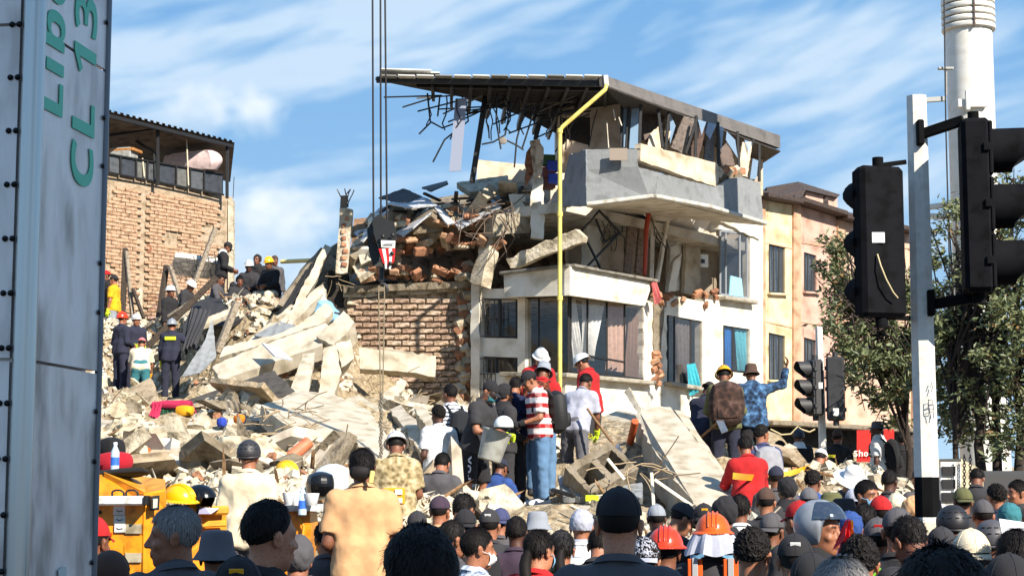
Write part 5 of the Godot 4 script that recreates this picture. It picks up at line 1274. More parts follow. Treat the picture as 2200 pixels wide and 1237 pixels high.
func build_signals():
	var white := mat(Color(0.82, 0.81, 0.78), 0.6, tex["clean"], 0.9, tex["plaster_n"], 0.3)
	var black := mat(Color(0.07, 0.07, 0.075), 0.6, tex["wear"], 0.9)
	var dark := mat(Color(0.10, 0.10, 0.11), 0.75, tex["wear"], 0.9)
	dark.metallic_specular = 0.12; black.metallic_specular = 0.15
	var t := thing("signal_pole", "white eight sided signal pole with black and white banded foot", "pole")
	var p := at(1992, 1038, 12.5)
	octo_pole(t, p.x, p.z, [[0.0, 1.49, white, "foot_band"], [1.49, 1.66, white, "foot_band"], [1.66, 1.945, black, "black_band"], [1.945, 4.73, white, "shaft"]], 0.104, 0.076, 4.73, 0.0)
	for e in [[1975, 290, 2072, 258, 4.40], [1998, 655, 2112, 636, 3.15]]:
		var s := S(); s.bar(at(e[0], e[1], 12.45), at(e[2], e[3], 12.3), 0.05, 0.075, 0.008); part(t, "bracket", s, black)
		s = S(); s.box(Transform3D(Basis(), at(e[0] + 2, e[1] - 4, 12.42)), Vector3(0.05, 0.19, 0.1), 0.01); part(t, "clamp", s, black)
	for e in [[1946, 348, 1886, 356], [1955, 684, 1890, 680]]:
		var s := S(); s.bar(at(e[0], e[1], 12.5), at(e[2], e[3], 12.3), 0.03, 0.035, 0.004); part(t, "bracket", s, black)
	var st := S(); st.box(Transform3D(Basis(), at(1999, 1142, 12.38)), Vector3(0.10, 0.12, 0.004)); part(t, "sticker", st, mat(Color(0.78, 0.74, 0.64), 0.7))
	# marker scrawl of a fist on the shaft
	var fist := S()
	for e in [[[1996, 860], [2004, 858], [2004, 868], [1997, 870]], [[1997, 872], [2005, 870]], [[1998, 880], [2006, 878], [2004, 886], [1998, 884]], [[1996, 858], [1996, 882], [2000, 890], [2001, 900]], [[2006, 868], [2008, 882], [2006, 900]], [[2004, 820], [2000, 832], [2006, 828], [2002, 842]]]:
		var pp := []
		for q in e: pp.append(at(q[0], q[1], 12.385))
		fist.tube(pp, [0.003], 4)
	part(t, "marker_drawing", fist, mat(Color(0.3, 0.3, 0.32), 0.9))
	var back := Vector3(-0.25, 0, -0.97).normalized()
	var h1 := signal_head("dark traffic light seen from its back with white sticker", at(1891, 520, 12.3), back, Vector3(0.34, 1.09, 0.16), 0.14, 0.22, dark)
	var lab := S(); lab.box(Transform3D(Basis(), at(1886, 510, 12.2)), Vector3(0.105, 0.075, 0.004)); part(h1, "sticker", lab, mat(Color(0.80, 0.80, 0.80), 0.6))
	var wire := S(); wire.tube([at(1886, 546, 12.19), at(1893, 570, 12.16), at(1905, 600, 12.15), at(1920, 628, 12.17), at(1930, 640, 12.19)], [0.006], 6); part(h1, "wire", wire, mat(Color(0.72, 0.66, 0.5), 0.6))
	signal_head("large dark traffic light with long visors facing sideways", at(2098, 445, 12.2), Vector3(0.985, 0, 0.17).normalized(), Vector3(0.34, 1.24, 0.2), 0.16, 0.34, dark)
	# the smaller pair farther down the street
	var t2 := thing("signal_pole", "slim white signal pole with black foot behind the yellow tape", "pole")
	var p2 := at(1774, 1038, 26.0)
	octo_pole(t2, p2.x, p2.z, [[0.0, 1.95, black, "black_band"], [1.95, 4.25, white, "shaft"]], 0.068, 0.058, 4.25, -0.012)
	var grey := mat(Color(0.18, 0.18, 0.185), 0.6, tex["wear"], 0.9)
	var a1 := signal_head("small dark traffic light facing the block with short hoods", at(1752, 833, 25.9), Vector3(-0.96, 0, 0.25).normalized(), Vector3(0.3, 0.84, 0.16), 0.12, 0.2, grey)
	var a2 := signal_head("small traffic light seen from its back with a white shield sticker", at(1796, 835, 25.7), Vector3(0.2, 0, -0.98).normalized(), Vector3(0.27, 0.95, 0.14), 0.11, 0.2, grey)
	for e in [[a1, 1764, 828, 0.06, 0.09], [a2, 1797, 885, 0.09, 0.11]]:
		var q := S(); q.box(Transform3D(Basis(Vector3.UP, 0.2), at(e[1], e[2], 25.6)), Vector3(e[3], e[4], 0.004)); part(e[0], "sticker", q, mat(Color(0.85, 0.85, 0.82), 0.6))
	# warning tape
	var tp := thing("warning_tape", "yellow plastic tape sagging from the slim pole over the crowd", "tape")
	var s := S()
	var prev := []
	for k in 25:
		var q := k / 24.0
		var pt := at(lerpf(1575, 1772, q), 1022.0 + 12.0 * sin(q * PI * 0.75) - 44.0 * q * q, lerpf(18.6, 25.8, q))
		var up := Vector3(0.02 * sin(q * 9.0), 0.035, 0.02 * cos(q * 11.0))
		var pr := [pt - up, pt + up]
		if prev: s.quad(prev[0], prev[1], pr[1], pr[0])
		prev = pr
	part(tp, "strip", s, mat(Color(0.90, 0.68, 0.08), 0.4))
	s = S(); s.box(Transform3D(Basis(), at(1783, 980, 25.85)), Vector3(0.18, 0.04, 0.012)); part(tp, "knot", s, mat(Color(0.88, 0.82, 0.1), 0.4))
	var rope := S()
	var rp := []
	for e in [[1656, 922], [1680, 934], [1700, 932], [1715, 916], [1722, 922], [1740, 928], [1752, 922]]: rp.append(at(e[0], e[1], 33.0))
	rope.tube(rp, [0.016], 5); single("rope", "pale rope sagging under the ledge of the row houses", "rope", rope, mat(Color(0.72, 0.66, 0.5), 0.9))

# ---------- the station totem ----------
func build_totem():
	var t := thing("station_totem", "tall grey metal station totem with rivets and green lettering", "sign")
	var o := at(37, 1038, 4.0); o.y = 0.0
	var fx := Vector3(0.063, 0, -0.470).normalized()    # along the lettered face
	var lx := Vector3(-fx.z * -1.0, 0, fx.x * -1.0)
	lx = Vector3(-0.99, 0, -0.13).normalized()
	var sheet := StandardMaterial3D.new()
	sheet.albedo_color = Color(0.90, 0.88, 0.87); sheet.metallic = 0.3; sheet.roughness = 0.4
	sheet.albedo_texture = noise_tex("brushed", 0.008, ["a09c98", "e4e2e0", "ffffff", "f4f2f0", "ccc8c4"], 6); sheet.uv1_triplanar = true; sheet.uv1_scale = Vector3(0.9, 0.35, 0.9)
	sheet.normal_enabled = true; sheet.normal_texture = tex["wear_n"] if tex.has("wear_n") else normal_tex("wear_n", 0.03, 1.5); sheet.normal_scale = 0.2
	var seams := [0.02, 0.75, 2.185, 2.98, 3.75, 4.6]
	for k in seams.size() - 1:
		var y0: float = seams[k] + 0.004; var y1: float = seams[k + 1] - 0.004
		var s := S()
		s.plate([o + Vector3(0, y0, 0) + fx * 0.035, o + Vector3(0, y0, 0) + fx * 0.475, o + Vector3(0, y1, 0) + fx * 0.475, o + Vector3(0, y1, 0) + fx * 0.035], Vector3(-0.02, 0, 0)); part(t, "side_panel", s, sheet)
		s = S()
		s.plate([o + Vector3(0, y0, 0) + lx * 0.03, o + Vector3(0, y0, 0) + lx * 0.9, o + Vector3(0, y1, 0) + lx * 0.9, o + Vector3(0, y1, 0) + lx * 0.03], Vector3(0, 0, -0.02)); part(t, "front_panel", s, sheet)
	var core := S(); core.plate([o + fx * 0.02 + lx * 0.03, o + fx * 0.47 + lx * 0.03, o + fx * 0.47 + lx * 0.9, o + fx * 0.02 + lx * 0.9], Vector3(0, 4.58, 0)); part(t, "core", core, sheet)
	var cn := S(); cn.tube([o + Vector3(0.004, 0, -0.006), o + Vector3(0.004, 4.6, -0.006)], [0.027], 16); part(t, "corner_tube", cn, mat(Color(0.72, 0.74, 0.74), 0.28, null, 1.0, null, 1.0, 0.9))
	var ed := S(); ed.tube([o + fx * 0.482, o + fx * 0.482 + Vector3(0, 4.6, 0)], [0.01], 10); part(t, "edge_trim", ed, mat(Color(0.42, 0.44, 0.47), 0.4, null, 1.0, null, 1.0, 0.6))
	for k in 24:
		var y := 1.06 + k * 0.128
		for p in [fx * 0.045 + Vector3(0.003, 0, 0), fx * 0.462 + Vector3(0.003, 0, 0), lx * 0.032 + Vector3(0, 0, 0.003), lx * 0.05 + Vector3(0, 0, 0.003)]:
			if (k * 7 + int(p.z * 100)) % 3 == 0 and absf(p.z) > 0.1: continue
			var r := S(); r.lathe([Vector2(0, 0.006), Vector2(0.005, 0.005), Vector2(0.0075, 0.0)], Transform3D(Basis(Vector3.BACK, -PI / 2) if absf(p.z) > 0.02 else Basis(Vector3.RIGHT, PI / 2), o + p + Vector3(0, y, 0)), 8); part(t, "rivet", r, mat(Color(0.10, 0.10, 0.10), 0.35, null, 1.0, null, 1.0, 0.6))
	# lettering runs up the lettered face in two lines
	var green := mat(Color(0.16, 0.72, 0.58), 0.4)
	for e in [["Libe", 0.192, 2.775, 0.14], ["CL 13", 0.405, 2.635, 0.145]]:
		var tx := TextMesh.new()
		tx.text = e[0]; tx.font = sans(true); tx.font_size = 64; tx.pixel_size = e[3] / 46.0; tx.depth = 0.0015; tx.horizontal_alignment = HORIZONTAL_ALIGNMENT_LEFT; tx.vertical_alignment = VERTICAL_ALIGNMENT_BOTTOM
		var m := MeshInstance3D.new(); m.name = "lettering"; m.mesh = tx; m.material_override = green
		var nrm := Vector3.UP.cross(-fx).normalized() * -1.0
		if nrm.x < 0.0: nrm = -nrm
		m.transform = Transform3D(Basis(Vector3.UP, -fx, nrm), o + fx * (e[1] + 0.045) + Vector3(0, e[2], 0) + nrm * 0.003)
		t.add_child(m, true)
	# torn sticker scraps and scratches
	for e in [[0.24, 1.62, 0.05, 0.03], [0.14, 1.40, 0.012, 0.02], [0.3, 1.0, 0.01, 0.09], [0.22, 0.98, 0.03, 0.02], [0.1, 1.52, 0.008, 0.03], [0.27, 1.55, 0.006, 0.02]]:
		var q := S(); slab(q, [o + fx * e[0] + Vector3(0.006, e[1], 0), o + fx * (e[0] + e[2]) + Vector3(0.006, e[1], 0), o + fx * (e[0] + e[2]) + Vector3(0.006, e[1] + e[3] * 2.5, 0), o + fx * e[0] + Vector3(0.006, e[1] + e[3] * 2.5, 0)], 0.001, 0.006, Vector3(-0.001, 0, 0)); part(t, "sticker_scrap", q, mat(Color(0.74, 0.78, 0.76), 0.8))

func build_shade_canopy():    # unseen roof added behind the camera to throw shade on the nearest heads
	var t := thing("added_shade_canopy", "unseen high flat roof added to shade the nearest onlookers", "added_canopy")
	var s := S(); s.box(Transform3D(Basis(), Vector3(4.6, 9.1, 5.4)), Vector3(5.4, 0.2, 11.2), 0.03); part(t, "roof", s, mat(Color(0.62, 0.63, 0.64), 0.5, tex["clean"], 2.0))
	for x in [2.1, 7.1]:
		s = S(); s.bar(Vector3(x, 8.9, 0.0), Vector3(x, 8.9, 10.8), 0.16, 0.24, 0.015); part(t, "beam", s, steel)
		for z in [0.6, 5.4, 10.2]:
			s = S(); s.tube([Vector3(x, 0, z), Vector3(x, 8.8, z)], [0.12], 14); part(t, "column", s, steel)

# ---------- crane ----------
func build_crane():
	var t := thing("crane_hook_block", "black crane hook block with red and white striped cheek", "hook block")
	var d := 24.6
	var black := mat(Color(0.055, 0.06, 0.065), 0.5, tex["wear"], 0.9)
	var front := [[800, 468], [815, 462], [828, 470], [846, 476], [851, 500], [850, 520], [842, 560], [838, 575], [826, 578], [818, 560], [812, 530], [802, 500]]
	var s := S(); slab(s, pts(front, d - 0.14), 0.05, 0.0); part(t, "cheek_plate", s, black)
	s = S(); slab(s, pts([[788, 492], [800, 474], [816, 470], [822, 500], [814, 560], [802, 572], [792, 540]], d + 0.05), 0.08); part(t, "cheek_plate", s, black)
	s = S(); s.lathe([Vector2(0, -0.1), Vector2(0.14, -0.1), Vector2(0.14, 0.1), Vector2(0, 0.1)], Transform3D(Basis(Vector3.RIGHT, PI / 2), at(818, 505, d)), 20); part(t, "sheave", s, mat(Color(0.09, 0.09, 0.09), 0.5))
	s = S(); slab(s, pts([[818, 516], [849, 517], [848, 533], [819, 531]], d - 0.19), 0.012); var plate := part(t, "name_plate", s, mat(Color(0.86, 0.85, 0.80), 0.5))
	var tx := TextMesh.new(); tx.text = "LIEBHERR"; tx.font = sans(true); tx.font_size = 32; tx.pixel_size = 0.00098; tx.depth = 0.006
	var lm := MeshInstance3D.new(); lm.name = "lettering"; lm.mesh = tx; lm.material_override = mat(Color(0.08, 0.16, 0.3), 0.5); lm.position = at(833.5, 524, d - 0.21); plate.add_child(lm)
	for k in 5:
		s = S()
		var t0 := 813.0 + 7.2 * k; var b0 := 823.0 + 4.0 * k
		var low: float = [566.0, 577.0, 572.0, 578.0, 566.0][k]
		slab(s, pts([[t0, 534], [t0 + 7.2, 534], [lerpf(t0 + 7.2, b0 + 4.0, 0.6) + 1.5, 560], [b0 + 4.0, low], [b0, low], [lerpf(t0, b0, 0.6) + 1.5, 560]], d - 0.19), 0.015); part(t, "stripe", s, mat(Color(0.74, 0.08, 0.09) if k % 2 == 0 else Color(0.88, 0.87, 0.84), 0.45))
	for e in [[842, 544], [838, 566], [822, 508], [843, 505]]:
		s = S(); s.lathe([Vector2(0, 0.022), Vector2(0.025, 0.022), Vector2(0.03, 0)], Transform3D(Basis(Vector3.RIGHT, PI / 2), at(e[0], e[1], d - 0.2)), 10); part(t, "bolt", s, black)
	s = S(); s.tube([at(820, 575, d), at(819, 605, d)], [0.037], 10)
	var hk := []
	for k in 12: hk.append(at(819, 622, d) + Vector3(sin(k * 0.42 - 0.2), cos(k * 0.42 - 0.2), 0) * 0.08)
	s.tube(hk, [0.037, 0.037, 0.034, 0.03, 0.026, 0.022, 0.018, 0.015], 8); part(t, "hook", s, black)
	for e in [[800, 0, 802, 480], [817, 0, 818, 470], [827, 0, 831, 478]]:
		var c := S()
		var lo := at(e[2], e[3], d); var hi := at(e[0], 0, d); hi = lo + (hi - lo) * 6.0
		c.tube([lo, hi], [0.015], 6); single("crane_cable", "dark steel hoist cable running up from the hook block", "cable", c, mat(Color(0.13, 0.12, 0.12), 0.5, null, 1.0, null, 1.0, 0.4), "hoist cables of the hook block")
	for e in [[813, 615, 817, 848], [826, 612, 822, 850]]:
		var c := S()
		var pp := []
		for k in 9: pp.append(at(lerpf(e[0], e[2], k / 8.0), lerpf(e[1], e[3], k / 8.0), d - 0.03 * k))
		for k in 8: c.bar(pp[k], pp[k + 1], 0.056, 0.015, 0.003)
		single("lifting_sling", "flat tan webbing sling hanging from the crane hook", "sling", c, cloth(Color(0.50, 0.45, 0.36)), "slings on the crane hook")
	var ch := thing("lifting_chain", "steel chain hanging from the slings down to the slab", "chain")
	for k in 34:
		var c := S()
		var cp := at(818 + 1.5 * sin(k * 0.7), 846 + 4.1 * k, 24.3 - k * 0.02)
		var ring := []
		for j in 9:
			var an := TAU * j / 8.0
			ring.append(cp + Vector3(0.022 * cos(an) if k % 2 else 0.0, 0.026 * sin(an), 0.0 if k % 2 else 0.022 * cos(an)))
		c.tube(ring, [0.008], 5, false); part(ch, "link", c, mat(Color(0.45, 0.42, 0.36), 0.5, null, 1.0, null, 1.0, 0.5))
	# the white telescopic boom of a second crane
	var bm := thing("crane_boom", "white telescopic crane boom with ribbed collar above the tree", "crane")
	var white := mat(Color(0.84, 0.83, 0.80), 0.4, tex["clean"], 1.9)
	var p0 := at(2106, 760, 34.0); var p1 := at(2082, 60, 34.0); var p2 := p1 + (p1 - p0) * 1.2
	s = S(); s.tube([p0, p1], [0.46, 0.46], 24); part(bm, "outer_tube", s, white)
	s = S(); s.tube([p1, p2], [0.40, 0.36], 24); part(bm, "inner_tube", s, white)
	var ax := (p1 - p0).normalized()
	for k in 7:
		s = S()
		var cpt := p1 + ax * (-0.02 + 0.135 * k)
		s.lathe([Vector2(0.40, -0.055), Vector2(0.515, -0.055), Vector2(0.53, -0.03), Vector2(0.53, 0.03), Vector2(0.515, 0.055), Vector2(0.40, 0.055)], Transform3D(Basis(Quaternion(Vector3.UP, ax)), cpt), 28); part(bm, "collar_ring", s, white)
		s = S(); s.lathe([Vector2(0.40, 0.0), Vector2(0.475, 0.0), Vector2(0.475, 0.03), Vector2(0.4, 0.03)], Transform3D(Basis(Quaternion(Vector3.UP, ax)), cpt + ax * 0.055), 24); part(bm, "collar_gap", s, mat(Color(0.12, 0.09, 0.08), 0.8))
	s = S(); s.bar(p1 + Vector3(-0.02, -0.1, 0.53), p1 + ax * 0.95 + Vector3(-0.02, 0, 0.53), 0.05, 0.03); part(bm, "collar_strap", s, mat(Color(0.30, 0.22, 0.18), 0.7))
	s = S(); s.box(Transform3D(Basis(), at(2090, 222, 33.5)), Vector3(0.58, 0.16, 0.1), 0.01); s.box(Transform3D(Basis(), at(2080, 215, 33.4)), Vector3(0.08, 0.4, 0.08), 0.01); part(bm, "bracket", s, white)
	s = S(); s.tube([at(2034, 150, 33.4), at(2034, 205, 33.5)], [0.02], 5); s.box(Transform3D(Basis(), at(2033, 147, 33.4)), Vector3(0.3, 0.05, 0.1), 0.01); s.bar(at(1984, 215, 33.4), at(2034, 212, 33.4), 0.06, 0.1, 0.01); part(bm, "cable_guide", s, mat(Color(0.6, 0.6, 0.58), 0.5))
	s = S(); s.tube([at(2029, -40, 33.3), at(2033, 260, 33.3), at(2046, 760, 33.3)], [0.016], 5); part(bm, "cable", s, dark_metal)
	for e in [[1990, 446, 2060, 436], [1990, 464, 2062, 466]]:
		s = S(); s.bar(at(e[0], e[1], 34.5), at(e[2], e[3], 34.5), 0.12, 0.11, 0.02); part(bm, "side_arm", s, white)
	var b2 := at(2106, 760, 34.0)
	s = S(); s.tube([Vector3(b2.x + 0.1, 0.3, b2.z), b2], [0.5, 0.47], 20); part(bm, "outer_tube", s, white)
	s = S(); s.box(Transform3D(Basis(), Vector3(b2.x + 0.2, 0.7, b2.z - 1.0)), Vector3(3.2, 1.4, 3.0), 0.1); part(bm, "carrier", s, mat(Color(0.75, 0.74, 0.7), 0.5, tex["wear"], 0.9))

# ---------- yellow machines, truck ----------
func build_machines():
	var yellow := mat(Color(0.90, 0.56, 0.06), 0.42, noise_tex("wear", 0.01, []), 0.9, tex["wear_n"], 0.2)
	var yellow2 := mat(Color(0.86, 0.60, 0.14), 0.5, tex["wear"], 0.9)
	var black := mat(Color(0.05, 0.05, 0.05), 0.5)
	var white := mat(Color(0.84, 0.84, 0.82), 0.5, tex["wear"], 0.9)
	var t := thing("yellow_loader", "yellow site machine with sloping cover beside the station totem", "machine")
	var d := 12.6
	var base := at(285, 1237, d)
	var s := S()
	slab(s, pts([[150, 1085, d], [310, 1085, d], [318, 1240, d], [306, 1300, d], [150, 1300, d]]), 0.9); part(t, "body", s, yellow)
	s = S(); slab(s, pts([[150, 1012, d + 0.25], [218, 1016, d + 0.25], [312, 1062, d], [312, 1087, d], [150, 1087, d]]), 0.85); part(t, "engine_cover", s, yellow)
	s = S(); slab(s, pts([[222, 1014, d + 0.2], [296, 1022, d + 0.9], [354, 1030, d + 0.5], [354, 1056, d + 0.05], [318, 1062, d + 0.02]]), 0.06, 0.0, Vector3(0, -0.12, -0.05)); part(t, "cover_top", s, yellow2)
	s = S(); slab(s, pts([[308, 1060, d - 0.02], [354, 1050, d + 0.1], [352, 1160, d + 0.1], [344, 1250, d + 0.1], [306, 1260, d - 0.02]]), 0.5); part(t, "corner_column", s, yellow)
	s = S(); slab(s, pts([[324, 1066, d - 0.06], [342, 1064, d - 0.02], [341, 1096, d - 0.02], [324, 1097, d - 0.06]]), 0.03); part(t, "slot", s, black)
	s = S(); slab(s, pts([[328, 1072, d - 0.1], [338, 1071, d - 0.08], [337, 1090, d - 0.08], [328, 1092, d - 0.1]]), 0.03); part(t, "slot_cover", s, mat(Color(0.7, 0.68, 0.62), 0.5))
	s = S(); s.bar(at(160, 1076, d - 0.12), at(312, 1075, d - 0.12), 0.12, 0.065, 0.012); part(t, "white_rail", s, white)
	s = S(); s.box(Transform3D(Basis(), at(314, 1075, d - 0.13)), Vector3(0.02, 0.07, 0.14), 0.004); part(t, "rail_end", s, black)
	for k in 2:
		s = S()
		for e in [[[240 + 30 * k, 1068], [240 + 30 * k, 1056]], [[240 + 30 * k, 1056], [247 + 30 * k, 1053]], [[247 + 30 * k, 1053], [258 + 30 * k, 1053]], [[258 + 30 * k, 1053], [265 + 30 * k, 1058]], [[265 + 30 * k, 1058], [265 + 30 * k, 1068]]]: s.tube([at(e[0][0], e[0][1], d - 0.08), at(e[1][0], e[1][1], d - 0.08)], [0.008], 6)
		part(t, "handle", s, black)
	for k in 3:
		s = S(); s.box(Transform3D(Basis(), at(255 + 1.0 * k, 1097 + 19 * k, d - 0.015)), Vector3(0.085, 0.06, 0.012), 0.003); var lb := part(t, "warning_label", s, white)
		var g := S(); g.tube([at(249, 1096 + 19 * k, d - 0.025), at(254, 1099 + 19 * k, d - 0.025), at(262, 1097 + 19 * k, d - 0.025)], [0.003], 4); part(lb, "pictogram", g, black)
	for k in 2:
		s = S(); slab(s, pts([[268, 1126 + 62 * k, d - 0.02], [302, 1126 + 62 * k, d - 0.02], [302, 1146 + 62 * k, d - 0.02], [268, 1146 + 62 * k, d - 0.02]]), 0.06); part(t, "step_tread", s, mat(Color(0.66, 0.62, 0.52), 0.7, tex["wear"], 0.9))
		s = S(); slab(s, pts([[266, 1108 + 62 * k, d - 0.01], [306, 1088 + 62 * k, d - 0.01], [306, 1126 + 62 * k, d - 0.01], [266, 1126 + 62 * k, d - 0.01]]), 0.04); part(t, "step_recess", s, yellow)
	s = S(); s.box(Transform3D(Basis(), at(232, 1148, d - 0.01)), Vector3(0.05, 0.03, 0.02), 0.005); part(t, "reflector", s, mat(Color(0.75, 0.24, 0.05), 0.3))
	for e in [[213, 1100], [222, 1126]]:
		s = S(); s.lathe([Vector2(0, 0.012), Vector2(0.012, 0.01), Vector2(0.016, 0)], Transform3D(Basis(Vector3.RIGHT, PI / 2), at(e[0], e[1], d - 0.01)), 8); part(t, "bolt", s, black)
	s = S(); s.box(Transform3D(Basis(), base + Vector3(0, -0.85, -0.5)), Vector3(1.2, 0.5, 1.0), 0.03); part(t, "chassis", s, black)
	# bucket edge and tool table beyond it
	var u := thing("yellow_skip", "low yellow steel skip behind the grey haired man", "skip")
	s = S(); slab(s, pts([[376, 1100, 13.6], [486, 1098, 13.8], [486, 1240, 13.8], [376, 1240, 13.6]]), 0.7); part(u, "side", s, yellow)
	s = S(); s.bar(at(372, 1098, 13.5), at(488, 1096, 13.7), 0.1, 0.07, 0.015); part(u, "rim", s, yellow2)
	s = S(); slab(s, pts([[380, 1090, 13.5], [440, 1090, 13.5], [470, 1092, 13.55], [452, 1104, 13.5], [380, 1104, 13.5]]), 0.05); part(u, "cover_plate", s, mat(Color(0.62, 0.62, 0.74), 0.5))
	s = S(); s.bar(at(400, 1128, 13.55), at(486, 1124, 13.7), 0.04, 0.05, 0.01); part(u, "rib", s, yellow2)
	var v := thing("yellow_bin", "yellow moulded bin carrying cups and a water bottle", "bin")
	s = S(); slab(s, pts([[600, 1096, 13.0], [664, 1096, 13.0], [668, 1140, 13.0], [655, 1240, 13.0], [612, 1260, 13.0]]), 0.5); part(v, "body", s, yellow)
	s = S(); slab(s, pts([[596, 1086, 12.9], [686, 1084, 12.9], [686, 1098, 12.9], [596, 1098, 12.9]]), 0.6); part(v, "lid", s, white)
	s = S(); s.tube([at(640, 1112, 12.96), at(652, 1130, 12.96), at(648, 1170, 12.96), at(632, 1220, 12.96)], [0.012], 6); part(v, "rib", s, yellow2)
	# white truck bed with rails and chains under the tree
	var w := thing("white_flatbed", "white truck frame with rails and chains under the dark tree", "truck")
	var dt := 22.5
	s = S(); slab(s, pts([[2022, 992, dt], [2066, 992, dt], [2066, 1100, dt], [2022, 1100, dt]]), 0.08); part(w, "rear_frame", s, white)
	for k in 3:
		s = S(); slab(s, pts([[2026, 1002 + 28 * k, dt - 0.03], [2054, 1002 + 28 * k, dt - 0.03], [2054, 1022 + 28 * k, dt - 0.03], [2026, 1022 + 28 * k, dt - 0.03]]), 0.04); part(w, "painted_opening", s, black)  # black plates on the solid frame stand in for shade inside openings
	s = S(); slab(s, pts([[2066, 985, dt + 0.2], [2112, 1010, dt + 0.4], [2120, 1110, dt + 0.4], [2066, 1110, dt + 0.2]]), 0.4); part(w, "fender", s, mat(Color(0.70, 0.66, 0.55), 0.5, tex["wear"], 0.9))
	s = S(); s.box(Transform3D(Basis(), at(2120, 1060, dt + 1.0) ), Vector3(1.2, 0.6, 1.2), 0.05); part(w, "bed", s, mat(Color(0.2, 0.2, 0.2), 0.6))
	for px in [2073, 2086]:
		s = S()
		for k in 12:
			var cp := at(px, 980 + 6.5 * k, dt - 0.15)
			var ring := []
			for j in 7:
				var an := TAU * j / 6.0
				ring.append(cp + Vector3(0.018 * cos(an) if k % 2 else 0.0, 0.028 * sin(an), 0.0 if k % 2 else 0.018 * cos(an)))
			s.tube(ring, [0.007], 4, false)
		part(w, "chain", s, dark_metal)
